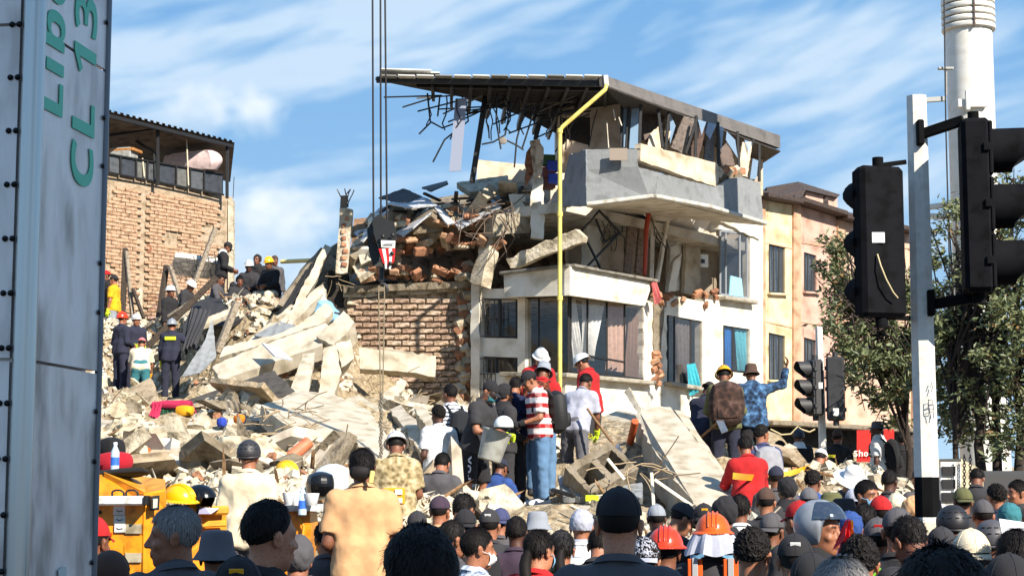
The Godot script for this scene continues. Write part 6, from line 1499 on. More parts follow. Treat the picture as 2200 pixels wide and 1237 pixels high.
# ---------- people ----------
# A figure is laid out as bones with radii; the distance to them, joined smoothly, is meshed as one continuous skin.
class Field:
	var lo: Vector3
	var cell: float
	var nx: int
	var ny: int
	var nzz: int
	var f := PackedFloat32Array()
	func start(a: Vector3, b: Vector3, c: float):
		lo = a; cell = c
		nx = int((b.x - a.x) / c) + 2; ny = int((b.y - a.y) / c) + 2; nzz = int((b.z - a.z) / c) + 2
		f.resize(nx * ny * nzz); f.fill(1.0)
	func span(mn: Vector3, mx: Vector3) -> Array:
		return [maxi(0, int((mn.x - lo.x) / cell)), mini(nx - 1, int((mx.x - lo.x) / cell) + 1), maxi(0, int((mn.y - lo.y) / cell)), mini(ny - 1, int((mx.y - lo.y) / cell) + 1), maxi(0, int((mn.z - lo.z) / cell)), mini(nzz - 1, int((mx.z - lo.z) / cell) + 1)]
	func bone(a: Vector3, b: Vector3, ra: float, rb: float, k: float, clip := false, clip_start := false):
		var big := maxf(ra, rb) + k + cell * 1.5
		var r := span(a.min(b) - Vector3.ONE * big, a.max(b) + Vector3.ONE * big)
		var ab := b - a
		var l2 := maxf(ab.length_squared(), 1e-8)
		var dir := ab.normalized()
		for z in range(r[4], r[5] + 1):
			for y in range(r[2], r[3] + 1):
				var row := (z * ny + y) * nx
				var p := Vector3(lo.x, lo.y + y * cell, lo.z + z * cell)
				for x in range(r[0], r[1] + 1):
					p.x = lo.x + x * cell
					var t := clampf((p - a).dot(ab) / l2, 0.0, 1.0)
					var d := p.distance_to(a + ab * t) - lerpf(ra, rb, t)
					if clip: d = maxf(d, (p - b).dot(dir))
					if clip_start: d = maxf(d, (a - p).dot(dir))
					var o := f[row + x]
					var h := k - absf(o - d)
					f[row + x] = minf(o, d) - (h * h / (4.0 * k) if h > 0.0 else 0.0)
	func ball(c: Vector3, r: Vector3, k: float, cut := false):
		var q := span(c - r - Vector3.ONE * (k + cell * 1.5), c + r + Vector3.ONE * (k + cell * 1.5))
		var rm := minf(r.x, minf(r.y, r.z))
		for z in range(q[4], q[5] + 1):
			for y in range(q[2], q[3] + 1):
				var row := (z * ny + y) * nx
				for x in range(q[0], q[1] + 1):
					var p := Vector3(lo.x + x * cell, lo.y + y * cell, lo.z + z * cell) - c
					var k0 := (p / r).length()
					var k1 := (p / (r * r)).length()
					var d := k0 * (k0 - 1.0) / k1 if k1 > 1e-6 else -rm
					var o := f[row + x]
					if cut:
						d = -d
						var h := k - absf(o - d)
						f[row + x] = maxf(o, d) + (h * h / (4.0 * k) if h > 0.0 else 0.0)
					else:
						var h := k - absf(o - d)
						f[row + x] = minf(o, d) - (h * h / (4.0 * k) if h > 0.0 else 0.0)
	# surface nets; returns [vertices, normals, indices]
	func nets() -> Array:
		var vid := PackedInt32Array(); vid.resize(nx * ny * nzz); vid.fill(-1)
		var v := PackedVector3Array()
		var sy := nx
		var sz := nx * ny
		var off := [0, 1, sy, sy + 1, sz, sz + 1, sz + sy, sz + sy + 1]
		var edges := [[0, 1], [2, 3], [4, 5], [6, 7], [0, 2], [1, 3], [4, 6], [5, 7], [0, 4], [1, 5], [2, 6], [3, 7]]
		for z in nzz - 1:
			for y in ny - 1:
				var base := z * sz + y * sy
				for x in nx - 1:
					var i := base + x
					var f0 := f[i]
					if f0 > 0.6 : continue
					var neg := 0
					for k in 8:
						if f[i + off[k]] < 0.0: neg += 1
					if neg == 0 or neg == 8: continue
					var sum := Vector3.ZERO
					var n := 0
					for e in edges:
						var a := f[i + off[e[0]]]
						var b := f[i + off[e[1]]]
						if (a < 0.0) != (b < 0.0):
							var t := a / (a - b)
							var e0: int = e[0]
							var e1: int = e[1]
							sum += Vector3(lerpf(e0 & 1, e1 & 1, t), lerpf((e0 >> 1) & 1, (e1 >> 1) & 1, t), lerpf(e0 >> 2, e1 >> 2, t)); n += 1
					vid[i] = v.size()
					v.append(lo + (Vector3(x, y, z) + sum / n) * cell)
		var ids := PackedInt32Array()
		var nor := PackedVector3Array(); nor.resize(v.size())
		for z in range(1, nzz - 1):
			for y in range(1, ny - 1):
				var base := z * sz + y * sy
				for x in range(1, nx - 1):
					var i := base + x
					if vid[i] < 0: continue
					var a := f[i] < 0.0
					for ax in 3:
						var st: int = [1, sy, sz][ax]
						if (f[i + st] < 0.0) == a: continue
						var s1: int = [sy, sz, 1][ax]
						var s2: int = [sz, 1, sy][ax]
						var q := [vid[i], vid[i - s1], vid[i - s1 - s2], vid[i - s2]]
						if q[1] < 0 or q[2] < 0 or q[3] < 0: continue
						if a: q = [q[0], q[3], q[2], q[1]]
						ids.append_array([q[0], q[1], q[2], q[0], q[2], q[3]])
						var fn := (v[q[2]] - v[q[0]]).cross(v[q[1]] - v[q[0]]) + (v[q[3]] - v[q[0]]).cross(v[q[2]] - v[q[0]])
						for k in 4: nor[q[k]] += fn
		for k in nor.size(): nor[k] = nor[k].normalized()
		return [v, nor, ids]

class Hide:    # an indexed mesh with vertex colours
	var v := PackedVector3Array()
	var n := PackedVector3Array()
	var c := PackedColorArray()
	var i := PackedInt32Array()
	func add(src: Array, t: Transform3D, colors: PackedColorArray):
		var b := v.size()
		for k in src[0].size():
			v.append(t * src[0][k]); n.append((t.basis * src[1][k]).normalized())
		if colors.size(): c.append_array(colors)
		else:
			for k in src[0].size(): c.append(Color.WHITE)
		for k in src[2]: i.append(k + b)
	func mesh() -> ArrayMesh:
		var m := ArrayMesh.new()
		var a := []
		a.resize(Mesh.ARRAY_MAX)
		a[Mesh.ARRAY_VERTEX] = v; a[Mesh.ARRAY_NORMAL] = n; a[Mesh.ARRAY_COLOR] = c; a[Mesh.ARRAY_INDEX] = i
		m.add_surface_from_arrays(Mesh.PRIMITIVE_TRIANGLES, a)
		return m

var heads := {}
func head_parts(cell: float) -> Array:    # origin between the ears, face towards +z
	if heads.has(cell): return heads[cell]
	var F := Field.new()
	F.start(Vector3(-0.11, -0.19, -0.13), Vector3(0.11, 0.155, 0.14), cell)
	F.ball(Vector3(0, 0.045, -0.014), Vector3(0.076, 0.088, 0.098), 0.03)
	F.ball(Vector3(0, -0.025, 0.026), Vector3(0.061, 0.085, 0.066), 0.03)
	F.ball(Vector3(0, -0.074, 0.026), Vector3(0.05, 0.042, 0.052), 0.025)
	F.ball(Vector3(0, -0.100, 0.062), Vector3(0.022, 0.018, 0.018), 0.02)
	F.bone(Vector3(0, -0.05, -0.025), Vector3(0, -0.19, -0.04), 0.054, 0.057, 0.03)
	F.bone(Vector3(-0.042, 0.030, 0.066), Vector3(0.042, 0.030, 0.066), 0.016, 0.016, 0.02)
	for s in [-1.0, 1.0]:
		F.ball(Vector3(s * 0.032, 0.008, 0.098), Vector3(0.018, 0.012, 0.018), 0.014, true)
		F.ball(Vector3(s * 0.032, 0.008, 0.072), Vector3(0.014, 0.010, 0.013), 0.006)
		F.ball(Vector3(s * 0.045, -0.024, 0.062), Vector3(0.018, 0.016, 0.016), 0.02)
		F.ball(Vector3(s * 0.079, 0.0, -0.016), Vector3(0.009, 0.033, 0.021), 0.008)
		F.ball(Vector3(s * 0.088, 0.016, -0.022), Vector3(0.006, 0.018, 0.014), 0.006)
	F.bone(Vector3(0, 0.016, 0.086), Vector3(0, -0.024, 0.108), 0.009, 0.014, 0.012)
	for s in [-1.0, 1.0]: F.ball(Vector3(s * 0.013, -0.029, 0.096), Vector3(0.009, 0.008, 0.011), 0.008)
	F.bone(Vector3(-0.017, -0.056, 0.086), Vector3(0.017, -0.056, 0.086), 0.008, 0.008, 0.008)
	F.bone(Vector3(-0.014, -0.070, 0.085), Vector3(0.014, -0.070, 0.085), 0.008, 0.008, 0.008)
	var m := F.nets()
	var col := PackedColorArray()
	for k in m[0].size():
		var p: Vector3 = m[0][k]
		var c := Color(1, 1, 1)
		if absf(absf(p.x) - 0.032) < 0.016 and absf(p.y - 0.008) < 0.0075 and p.z > 0.07:
			c = Color(1.0, 1.0, 1.0) if absf(absf(p.x) - 0.032) > 0.007 else Color(0.08, 0.06, 0.05)
		elif absf(absf(p.x) - 0.034) < 0.021 and p.y > 0.024 and p.y < 0.036 and p.z > 0.055: c = Color(0.14, 0.11, 0.10)
		elif absf(p.x) < 0.024 and p.y > -0.078 and p.y < -0.050 and p.z > 0.078: c = Color(0.82, 0.58, 0.55)
		col.append(c)
	heads[cell] = [m, col]
	return heads[cell]
func hand_shape(s: Shape, w: Vector3, dir: Vector3, palm: Vector3, side: float, curl: float, k := 1.0):    # wrist, direction, palm normal
	var x := dir.cross(palm).normalized() * side
	var b := Basis(x, dir, palm)
	s.lathe([Vector2(0.02, -0.02), Vector2(0.032, 0.02), Vector2(0.042, 0.055), Vector2(0.042, 0.085), Vector2(0.03, 0.098), Vector2(0, 0.1)].map(func(q): return q * k), Transform3D(b, w), 8, 1.0, 0.42)
	for fgr in 4:
		var ln: float = [0.066, 0.078, 0.073, 0.055][fgr] * k
		var p0 := w + b * Vector3(0.030 - 0.020 * fgr, 0.085, 0.0) * k
		var a1 := curl * (0.5 + 0.06 * fgr); var a2 := curl * (1.3 + 0.06 * fgr)
		var d1 := dir * cos(a1) + palm * sin(a1); var d2 := dir * cos(a2) + palm * sin(a2)
		s.tube([p0, p0 + d1 * ln * 0.55, p0 + d1 * ln * 0.55 + d2 * ln * 0.5], [0.0105 * k, 0.0095 * k, 0.007 * k], 6)
	var t0 := w + b * Vector3(0.034, 0.035, 0.008) * k
	var td := (x * 0.7 + dir * 0.65 + palm * 0.35 * (0.4 + curl)).normalized()
	s.tube([t0, t0 + td * 0.038 * k, t0 + (td + dir * 0.35 + palm * 0.3 * curl).normalized() * 0.068 * k], [0.013 * k, 0.011 * k, 0.008 * k], 6)

# poses: lean, twist, head turn, head nod, arms (upper, fore) and legs (thigh, shin) as directions; x is the figure's left
const DOWN := Vector3(0, -1, 0)
var poses := {
	"stand": {"la": [Vector3(0.16, -1, 0.02), Vector3(0.06, -1, 0.2)], "ra": [Vector3(-0.16, -1, 0.02), Vector3(-0.06, -1, 0.2)]},
	"stand2": {"la": [Vector3(0.2, -1, -0.1), Vector3(-0.3, -0.35, 0.8)], "ra": [Vector3(-0.2, -1, -0.05), Vector3(0.3, -0.2, 0.8)]},
	"turn_left": {"turn": 55.0, "la": [Vector3(0.16, -1, 0.02), Vector3(0.06, -1, 0.2)], "ra": [Vector3(-0.16, -1, 0.02), Vector3(-0.06, -1, 0.2)]},
	"turn_right": {"turn": -55.0, "la": [Vector3(0.16, -1, 0.02), Vector3(0.06, -1, 0.2)], "ra": [Vector3(-0.16, -1, 0.02), Vector3(-0.06, -1, 0.2)]},
	"look_down": {"nod": 28.0, "lean": 6.0, "la": [Vector3(0.2, -1, 0.1), Vector3(-0.3, -0.3, 0.9)], "ra": [Vector3(-0.2, -1, 0.1), Vector3(0.3, -0.3, 0.9)]},
	"bend": {"lean": 42.0, "nod": 10.0, "la": [Vector3(0.15, -1, 0.35), Vector3(-0.1, -0.9, 0.5)], "ra": [Vector3(-0.15, -1, 0.35), Vector3(0.1, -0.9, 0.5)], "ll": [Vector3(0.08, -1, 0.25), Vector3(0, -1, -0.2)], "rl": [Vector3(-0.08, -1, 0.15), Vector3(0, -1, -0.15)]},
	"dig": {"lean": 26.0, "nod": 22.0, "la": [Vector3(0.1, -1, 0.4), Vector3(-0.35, -0.7, 0.6)], "ra": [Vector3(-0.1, -1, 0.25), Vector3(0.25, -0.85, 0.5)], "ll": [Vector3(0.15, -1, 0.2), Vector3(0.05, -1, -0.1)], "rl": [Vector3(-0.15, -1, -0.1), Vector3(-0.05, -1, -0.1)]},
	"carry": {"lean": 14.0, "nod": 24.0, "la": [Vector3(0.25, -1, 0.25), Vector3(-0.35, -0.25, 0.9)], "ra": [Vector3(-0.25, -1, 0.25), Vector3(0.35, -0.35, 0.9)], "ll": [Vector3(0.12, -1, 0.1), Vector3(0.02, -1, -0.08)], "rl": [Vector3(-0.12, -1, 0.0), Vector3(-0.02, -1, -0.06)]},
	"sit": {"lean": 12.0, "nod": 8.0, "la": [Vector3(0.2, -0.9, 0.35), Vector3(-0.4, -0.2, 0.8)], "ra": [Vector3(-0.2, -0.9, 0.35), Vector3(0.4, -0.2, 0.8)], "ll": [Vector3(0.2, -0.1, 1), Vector3(0, -1, 0.1)], "rl": [Vector3(-0.2, -0.1, 1), Vector3(0, -1, 0.1)]},
	"crouch": {"lean": 34.0, "nod": 12.0, "la": [Vector3(0.15, -0.8, 0.6), Vector3(-0.2, -0.7, 0.6)], "ra": [Vector3(-0.15, -0.8, 0.6), Vector3(0.2, -0.7, 0.6)], "ll": [Vector3(0.25, -0.25, 1), Vector3(0, -1, -0.5)], "rl": [Vector3(-0.25, -0.45, 0.9), Vector3(0, -1, -0.6)]},
	"wave": {"lean": 4.0, "nod": 8.0, "la": [Vector3(0.2, -1, 0.1), Vector3(-0.1, -0.6, 0.7)], "ra": [Vector3(-0.85, 0.25, 0.1), Vector3(-0.25, 1, 0.0)]},
	"point": {"lean": 3.0, "la": [Vector3(0.2, -1, 0.1), Vector3(0.05, -0.9, 0.3)], "ra": [Vector3(-0.75, -0.6, 0.1), Vector3(-0.95, -0.45, 0.1)]},
	"hold_face": {"lean": 8.0, "nod": 20.0, "la": [Vector3(0.2, -0.8, 0.55), Vector3(-0.35, 0.75, 0.3)], "ra": [Vector3(-0.2, -0.85, 0.5), Vector3(0.35, 0.75, 0.3)]},
}
var bodies := {}
func joint_set(pose: Dictionary) -> Dictionary:
	var ll: Array = pose.get("ll", [Vector3(0.06, -1, 0.03), Vector3(0.0, -1, -0.04)])
	var rl: Array = pose.get("rl", [Vector3(-0.06, -1, 0.02), Vector3(0.0, -1, -0.04)])
	var j := {}
	var drop := 0.0
	for l in [ll, rl]: drop = maxf(drop, -(l[0].normalized() * 0.42 + l[1].normalized() * 0.41).y)
	j.pelvis = Vector3(0, drop + 0.08, 0)
	for e in [["l", 1.0, ll], ["r", -1.0, rl]]:
		j[e[0] + "hip"] = j.pelvis + Vector3(e[1] * 0.092, 0, 0)
		j[e[0] + "knee"] = j[e[0] + "hip"] + e[2][0].normalized() * 0.42
		j[e[0] + "ankle"] = j[e[0] + "knee"] + e[2][1].normalized() * 0.41
	var b := Basis(Vector3.RIGHT, deg_to_rad(pose.get("lean", 2.0)))
	j.torso = b
	j.waist = j.pelvis + b * Vector3(0, 0.16, 0)
	j.chest = j.pelvis + b * Vector3(0, 0.40, 0)
	j.neck = j.pelvis + b * Vector3(0, 0.555, -0.012)
	for e in [["l", 1.0, pose.la], ["r", -1.0, pose.ra]]:
		j[e[0] + "sho"] = j.pelvis + b * Vector3(e[1] * 0.175, 0.485, -0.005)
		j[e[0] + "elb"] = j[e[0] + "sho"] + e[2][0].normalized() * 0.285
		j[e[0] + "wri"] = j[e[0] + "elb"] + e[2][1].normalized() * 0.25
	var hb := b * Basis(Vector3.RIGHT, deg_to_rad(-0.65 * pose.get("lean", 2.0) + pose.get("nod", 0.0)))
	var head := Basis(Vector3.UP, deg_to_rad(pose.get("turn", 0.0))) * hb if pose.get("turn", 0.0) != 0.0 else hb
	j.head = Transform3D(head, j.neck + hb * Vector3(0, 0.15, 0.028))
	return j
func torso_bones(F: Field, j: Dictionary, o: float, belly: float, k := 0.05):
	var b: Basis = j.torso
	F.bone(j.lsho - b.x * 0.03, j.rsho + b.x * 0.03, 0.066 + o, 0.066 + o, k)
	for s in [-1.0, 1.0]:
		F.bone(j.chest + b * Vector3(s * 0.075, 0.02, 0.012), j.waist + b * Vector3(s * 0.062, 0.0, 0.01 + belly * 0.3), 0.106 + o, 0.094 + belly + o, k)
		F.bone(j.waist + b * Vector3(s * 0.062, 0.0, 0.01 + belly * 0.3), j.pelvis + Vector3(s * 0.07, 0.03, 0), 0.094 + belly + o, 0.105 + o, k)
	F.bone(j.neck - b.y * 0.06 + Vector3(0, 0, -0.01), j.neck + b.y * 0.0, 0.075 + o, 0.058 + o, k)
func body_meshes(name_: String, sleeve: String, legs: String, belly: float, fine: float) -> Dictionary:
	var key := "%s|%s|%s|%s|%s" % [name_, sleeve, legs, belly, fine]
	if bodies.has(key): return bodies[key]
	var pose: Dictionary = poses[name_]
	var j := joint_set(pose)
	var out := {"j": j}
	var lo := Vector3.INF
	var hi := -Vector3.INF
	for q in j.values():
		var p: Vector3 = q if q is Vector3 else (q.origin if q is Transform3D else j.pelvis)
		lo = lo.min(p); hi = hi.max(p)
	lo -= Vector3(0.2, 0.1, 0.2); hi += Vector3(0.2, 0.06, 0.26)
	# bare body
	var F := Field.new()
	F.start(lo, hi, 0.028)
	torso_bones(F, j, 0.0, belly)
	F.bone(j.neck - j.torso.y * 0.03, j.head.origin - j.head.basis.y * 0.09 - j.head.basis.z * 0.03, 0.06, 0.054, 0.03)
	for s in ["l", "r"]:
		F.bone(j[s + "sho"], j[s + "elb"], 0.052, 0.043, 0.03)
		F.bone(j[s + "elb"], j[s + "wri"], 0.043, 0.029, 0.02)
		F.bone(j[s + "hip"], j[s + "knee"], 0.088, 0.06, 0.04)
		F.bone(j[s + "knee"], j[s + "ankle"], 0.058, 0.04, 0.02)
		F.bone(j[s + "ankle"] + Vector3(0, -0.04, -0.03), j[s + "ankle"] + Vector3(0, -0.045, 0.14), 0.038, 0.032, 0.02)
	var sk := Hide.new()
	sk.add(F.nets(), Transform3D(), PackedColorArray())
	var hp_ := head_parts(fine)
	sk.add(hp_[0], j.head, hp_[1])
	for e in [["l", 1.0], ["r", -1.0]]:
		var hs := Shape.new()
		var dir: Vector3 = (j[e[0] + "wri"] - j[e[0] + "elb"]).normalized()
		var pn: Vector3 = (Vector3(-e[1], 0, 0) - dir * Vector3(-e[1], 0, 0).dot(dir)).normalized()
		hand_shape(hs, j[e[0] + "wri"], dir, pn, e[1], 0.75)
		var ids := []
		for k in hs.v.size(): ids.append(k)
		sk.add([hs.v, hs.n, ids], Transform3D(), PackedColorArray())
	out.body = sk.mesh()
	# garments stand off the body
	var C := Field.new()
	C.start(lo - Vector3.ONE * 0.04, hi + Vector3.ONE * 0.04, 0.022)
	var loose := 0.02 if sleeve != "long" else 0.026
	torso_bones(C, j, loose, belly)
	var b: Basis = j.torso
	for s in ["l", "r"]:
		if sleeve == "none": pass
		elif sleeve == "short": C.bone(j[s + "sho"], j[s + "sho"].lerp(j[s + "elb"], 0.78), 0.075, 0.078, 0.035, true)
		else:
			C.bone(j[s + "sho"], j[s + "elb"], 0.074, 0.062, 0.03)
			C.bone(j[s + "elb"], j[s + "elb"].lerp(j[s + "wri"], 0.97), 0.061, 0.046, 0.03, true)
	for s in [-1.0, 1.0]: C.bone(j.waist + b * Vector3(s * 0.06, 0, 0), j.pelvis + Vector3(s * 0.075, -0.05, 0), 0.11 + belly + loose, 0.118 + loose, 0.04, true)
	out.shirt = folded(C.nets(), 0.0075)
	var T := Field.new()
	T.start(lo - Vector3.ONE * 0.04, hi * Vector3(1, 0, 1) + Vector3(0.04, j.pelvis.y + 0.2, 0.04), 0.027)
	for s in [-1.0, 1.0]: T.bone(j.pelvis + Vector3(s * 0.06, 0.08, 0), j.pelvis + Vector3(s * 0.07, 0, 0), 0.11, 0.115, 0.04)
	for s in ["l", "r"]:
		if legs == "shorts": T.bone(j[s + "hip"], j[s + "hip"].lerp(j[s + "knee"], 1.0), 0.108, 0.105, 0.035, true)
		else:
			T.bone(j[s + "hip"], j[s + "knee"], 0.106, 0.082, 0.035)
			T.bone(j[s + "knee"], j[s + "ankle"], 0.08, 0.07, 0.03, true)
	out.trousers = folded(T.nets(), 0.009)
	var co := Shape.new()
	co.lathe([Vector2(0.060, 0.012), Vector2(0.070, 0.016), Vector2(0.082, 0.006), Vector2(0.094, -0.016)], Transform3D(b * Basis(Vector3.RIGHT, 0.22), j.neck + b * Vector3(0, 0.022 + loose * 0.4, 0.006)), 26, 1.06, 1.0)
	out.collar = co.mesh()
	out.shoes = []
	for s in ["l", "r"]:
		var sh := Shape.new()
		var a: Vector3 = j[s + "ankle"]
		sh.tube([a + Vector3(0, -0.03, -0.09), a + Vector3(0, -0.03, -0.075), a + Vector3(0, -0.025, 0.0), a + Vector3(0, -0.035, 0.09), a + Vector3(0, -0.045, 0.17), a + Vector3(0, -0.05, 0.195)], [0.02, 0.045, 0.052, 0.05, 0.038, 0.012], 10)
		out.shoes.append(sh.mesh())
	bodies[key] = out
	return out
func folded(m: Array, amp: float) -> ArrayMesh:    # creases: slanting folds that stretch round the limb, with finer ones between
	var v: PackedVector3Array = m[0]
	for k in v.size():
		var p := v[k]
		var crease := nz.get_noise_3d(p.x * 420.0, p.y * 1000.0 + p.x * 620.0, p.z * 420.0) * 1.5 + nz.get_noise_3d(p.x * 1300.0 + 50.0, p.y * 700.0, p.z * 1300.0) * 0.9
		v[k] = p + m[1][k] * (crease + 0.15) * amp
	var nor := PackedVector3Array(); nor.resize(v.size())
	for k in range(0, m[2].size(), 3):
		var a: int = m[2][k]; var b: int = m[2][k + 1]; var c: int = m[2][k + 2]
		var fn := (v[c] - v[a]).cross(v[b] - v[a])
		nor[a] += fn; nor[b] += fn; nor[c] += fn
	for k in nor.size(): nor[k] = nor[k].normalized()
	var sk := Hide.new()
	sk.add([v, nor, m[2]], Transform3D(), PackedColorArray())
	return sk.mesh()

# hair and headgear in the head's own frame
var gear := {}
func cap_grid(s: Shape, rx: float, ry: float, rz: float, c: Vector3, rim: Callable, rough: float, freq: float, nu := 40, nv := 16, thick := 0.0):
	var P := func(i, k):
		var az: float = TAU * i / nu
		var low: float = rim.call(az)
		var el := lerpf(PI / 2, low, float(k) / nv)
		var d := Vector3(cos(el) * sin(az), sin(el), cos(el) * cos(az))
		var w := 1.0 + rough * (nz.get_noise_3dv(d * freq) + 0.5 * nz.get_noise_3dv(d * freq * 2.7)) * 10.0
		return c + Vector3(d.x * rx, d.y * ry, d.z * rz) * w
	var g := []
	for i in nu + 1:
		var col := []
		for k in nv + 1: col.append(P.call(i % nu, k))
		g.append(col)
	for i in nu:
		for k in nv:
			var n := []
			for q in [[i, k], [i + 1, k], [i + 1, k + 1], [i, k + 1]]:
				var ii: int = q[0]
				var a: Vector3 = g[(ii + 1) % nu][q[1]] - g[(ii - 1 + nu) % nu][q[1]]
				var bb: Vector3 = g[ii % nu][mini(q[1] + 1, nv)] - g[ii % nu][maxi(q[1] - 1, 0)]
				var nn := bb.cross(a).normalized()
				if a.length() < 1e-5: nn = Vector3.UP
				if nn.dot(g[ii % nu][q[1]] - c) < 0: nn = -nn
				n.append(nn)
			s.tri(g[i][k], g[i + 1][k], g[i + 1][k + 1], n[0], n[1], n[2]); s.tri(g[i][k], g[i + 1][k + 1], g[i][k + 1], n[0], n[2], n[3])
func strands(s: Shape, n: int, ln: float, curl: float, rim: Callable, seed_: int, lift := 0.0):
	var r := RandomNumberGenerator.new(); r.seed = seed_
	for k in n:
		var az := r.randf() * TAU
		var low: float = rim.call(az)
		var el := lerpf(low, PI / 2, pow(r.randf(), 0.8))
		var d := Vector3(cos(el) * sin(az), sin(el), cos(el) * cos(az))
		var p := Vector3(0, 0.045, -0.014) + d * Vector3(0.084, 0.096, 0.106)
		var tan := Vector3(0, -1, 0) - d * -d.y
		if tan.length() < 0.2: tan = Vector3(r.randfn(), 0, r.randfn())
		tan = (tan.normalized() + Vector3(r.randfn(), r.randfn(), r.randfn()) * curl).normalized()
		var side := d.cross(tan).normalized() * 0.0014
		var q0 := p
		for j in 3:
			var q1 := q0 + (tan + d * (lift + (0.3 if j == 0 else -0.25 * j) * curl)).normalized() * ln / 3.0
			s.quad(q0 - side, q0 + side, q1 + side * 0.8, q1 - side * 0.8)
			tan = (tan + side * r.randfn() * 220.0 * curl).normalized()
			q0 = q1
func gear_mesh(kind: String) -> ArrayMesh:
	if gear.has(kind): return gear[kind]
	var s := Shape.new()
	var c := Vector3(0, 0.045, -0.014)
	var line := func(az):    # hairline: high in front, down to the nape behind
		var f := cos(az)
		return 0.42 if f > 0.75 else (lerpf(-0.25, 0.42, (f - 0.25) / 0.5) if f > 0.25 else lerpf(-0.85, -0.25, (f + 1.0) / 1.25))
	match kind:
		"hair":
			cap_grid(s, 0.085, 0.099, 0.107, c, line, 0.011, 330.0, 60, 26); strands(s, 2200, 0.03, 0.35, line, 4)
		"under":
			cap_grid(s, 0.0795, 0.0905, 0.1005, c, line, 0.002, 400.0)
		"fade":
			cap_grid(s, 0.0785, 0.0905, 0.1005, c, line, 0.002, 500.0, 44, 20)
			var upper := func(az): return line.call(az) + 0.42
			cap_grid(s, 0.086, 0.106, 0.108, c, upper, 0.006, 300.0, 44, 16); strands(s, 3600, 0.026, 0.3, upper, 5, 0.02)
		"curly":
			cap_grid(s, 0.0785, 0.0905, 0.1005, c, line, 0.002, 500.0, 44, 20)
			var high := func(az): return line.call(az) + 0.3
			cap_grid(s, 0.087, 0.104, 0.109, c, high, 0.02, 620.0, 96, 40); strands(s, 9000, 0.013, 0.9, high, 6, 0.0)
		"short":
			cap_grid(s, 0.0815, 0.094, 0.103, c, line, 0.003, 420.0, 56, 24); strands(s, 6000, 0.026, 0.16, line, 8, 0.0)
		"bald":
			cap_grid(s, 0.0785, 0.0905, 0.1005, c, func(az): return -0.7 if cos(az) < 0.1 else 0.1, 0.001, 500.0)
		"bun":
			cap_grid(s, 0.086, 0.098, 0.108, c, line, 0.005, 240.0, 56, 24); strands(s, 2600, 0.05, 0.12, line, 3)
			s.lump(Transform3D(Basis(), Vector3(0.02, -0.028, -0.115)), Vector3(0.115, 0.08, 0.075) * 1.1, 0.012, nz, 10, Vector3.ZERO, 0.75)
		"ponytail":
			cap_grid(s, 0.084, 0.096, 0.106, c, line, 0.004, 240.0, 48, 20); strands(s, 1600, 0.05, 0.1, line, 3)
			var pp := []
			for k in 9: pp.append(Vector3(0.012 * sin(k * 0.9), 0.02 - 0.045 * k, -0.105 - 0.03 * sin(k * 0.45)))
			s.tube(pp, [0.022, 0.034, 0.038, 0.038, 0.036, 0.034, 0.03, 0.022, 0.008], 10)
		"cap", "cap_back":
			cap_grid(s, 0.086, 0.102, 0.109, c + Vector3(0, 0.004, 0), func(_az): return -0.02, 0.0015, 160.0, 40, 14)
			var sg := 1.0 if kind == "cap" else -1.0
			for i in 12:
				var a0 := lerpf(-1.05, 1.05, i / 12.0); var a1 := lerpf(-1.05, 1.05, (i + 1) / 12.0)
				var q := []
				for a in [a0, a1]:
					for rr in [0.0, 1.0]: q.append(c + Vector3(sin(a) * (0.086 + 0.0 * rr), -0.004 - 0.018 * rr * (1.0 + 0.6 * sin(a) * sin(a)), sg * (cos(a) * 0.106 + rr * 0.072 * maxf(0.25, cos(a)))))
				s.quad(q[0], q[1], q[3], q[2]); s.quad(q[2] - Vector3(0, 0.004, 0), q[3] - Vector3(0, 0.004, 0), q[1] - Vector3(0, 0.004, 0), q[0] - Vector3(0, 0.004, 0)); s.quad(q[1], q[1] - Vector3(0, 0.004, 0), q[3] - Vector3(0, 0.004, 0), q[3])
			s.lathe([Vector2(0.011, 0), Vector2(0.009, 0.006), Vector2(0, 0.008)], Transform3D(Basis(), c + Vector3(0, 0.104, 0)), 10)
			for k in 6:
				var seam := []
				for m in 7:
					var el := lerpf(PI / 2 - 0.1, 0.0, m / 6.0)
					seam.append(c + Vector3(0, 0.004, 0) + Vector3(cos(el) * sin(k * PI / 3) * 0.0868, sin(el) * 0.1028, cos(el) * cos(k * PI / 3) * 0.1098))
				s.tube(seam, [0.0016], 4, false)
		"hard_hat":
			cap_grid(s, 0.105, 0.118, 0.13, c + Vector3(0, 0.008, 0), func(_az): return 0.0, 0.0, 100.0, 40, 14)
			s.lathe([Vector2(0.98, 0.008), Vector2(1.16, -0.006), Vector2(1.18, -0.012), Vector2(1.0, -0.004)].map(func(q): return Vector2(q.x * 0.118, q.y)), Transform3D(Basis(), c + Vector3(0, 0.008, 0.008)), 36, 0.93, 1.12)
			for k in [-1, 0, 1]:
				var rg := []
				for m in 11:
					var el := lerpf(0.25, PI - 0.25, m / 10.0)
					rg.append(c + Vector3(k * 0.026, 0.011 + sin(el) * 0.119 * (1.0 - 0.03 * absf(k)), cos(el) * 0.128))
				s.tube(rg, [0.006], 6)
		"fire_helmet":
			cap_grid(s, 0.108, 0.12, 0.135, c + Vector3(0, 0.01, 0), func(az): return -0.25 if cos(az) < 0.3 else 0.1, 0.0, 100.0, 36, 14)
			s.lathe([Vector2(0.112, 0.0), Vector2(0.135, -0.016), Vector2(0.13, -0.022), Vector2(0.108, -0.006)], Transform3D(Basis(), c + Vector3(0, 0.012, 0)), 30, 0.92, 1.18)
			s.tube([c + Vector3(0, 0.05, 0.132), c + Vector3(0, 0.115, 0.08), c + Vector3(0, 0.136, 0), c + Vector3(0, 0.115, -0.08), c + Vector3(0, 0.05, -0.132)], [0.012], 8)
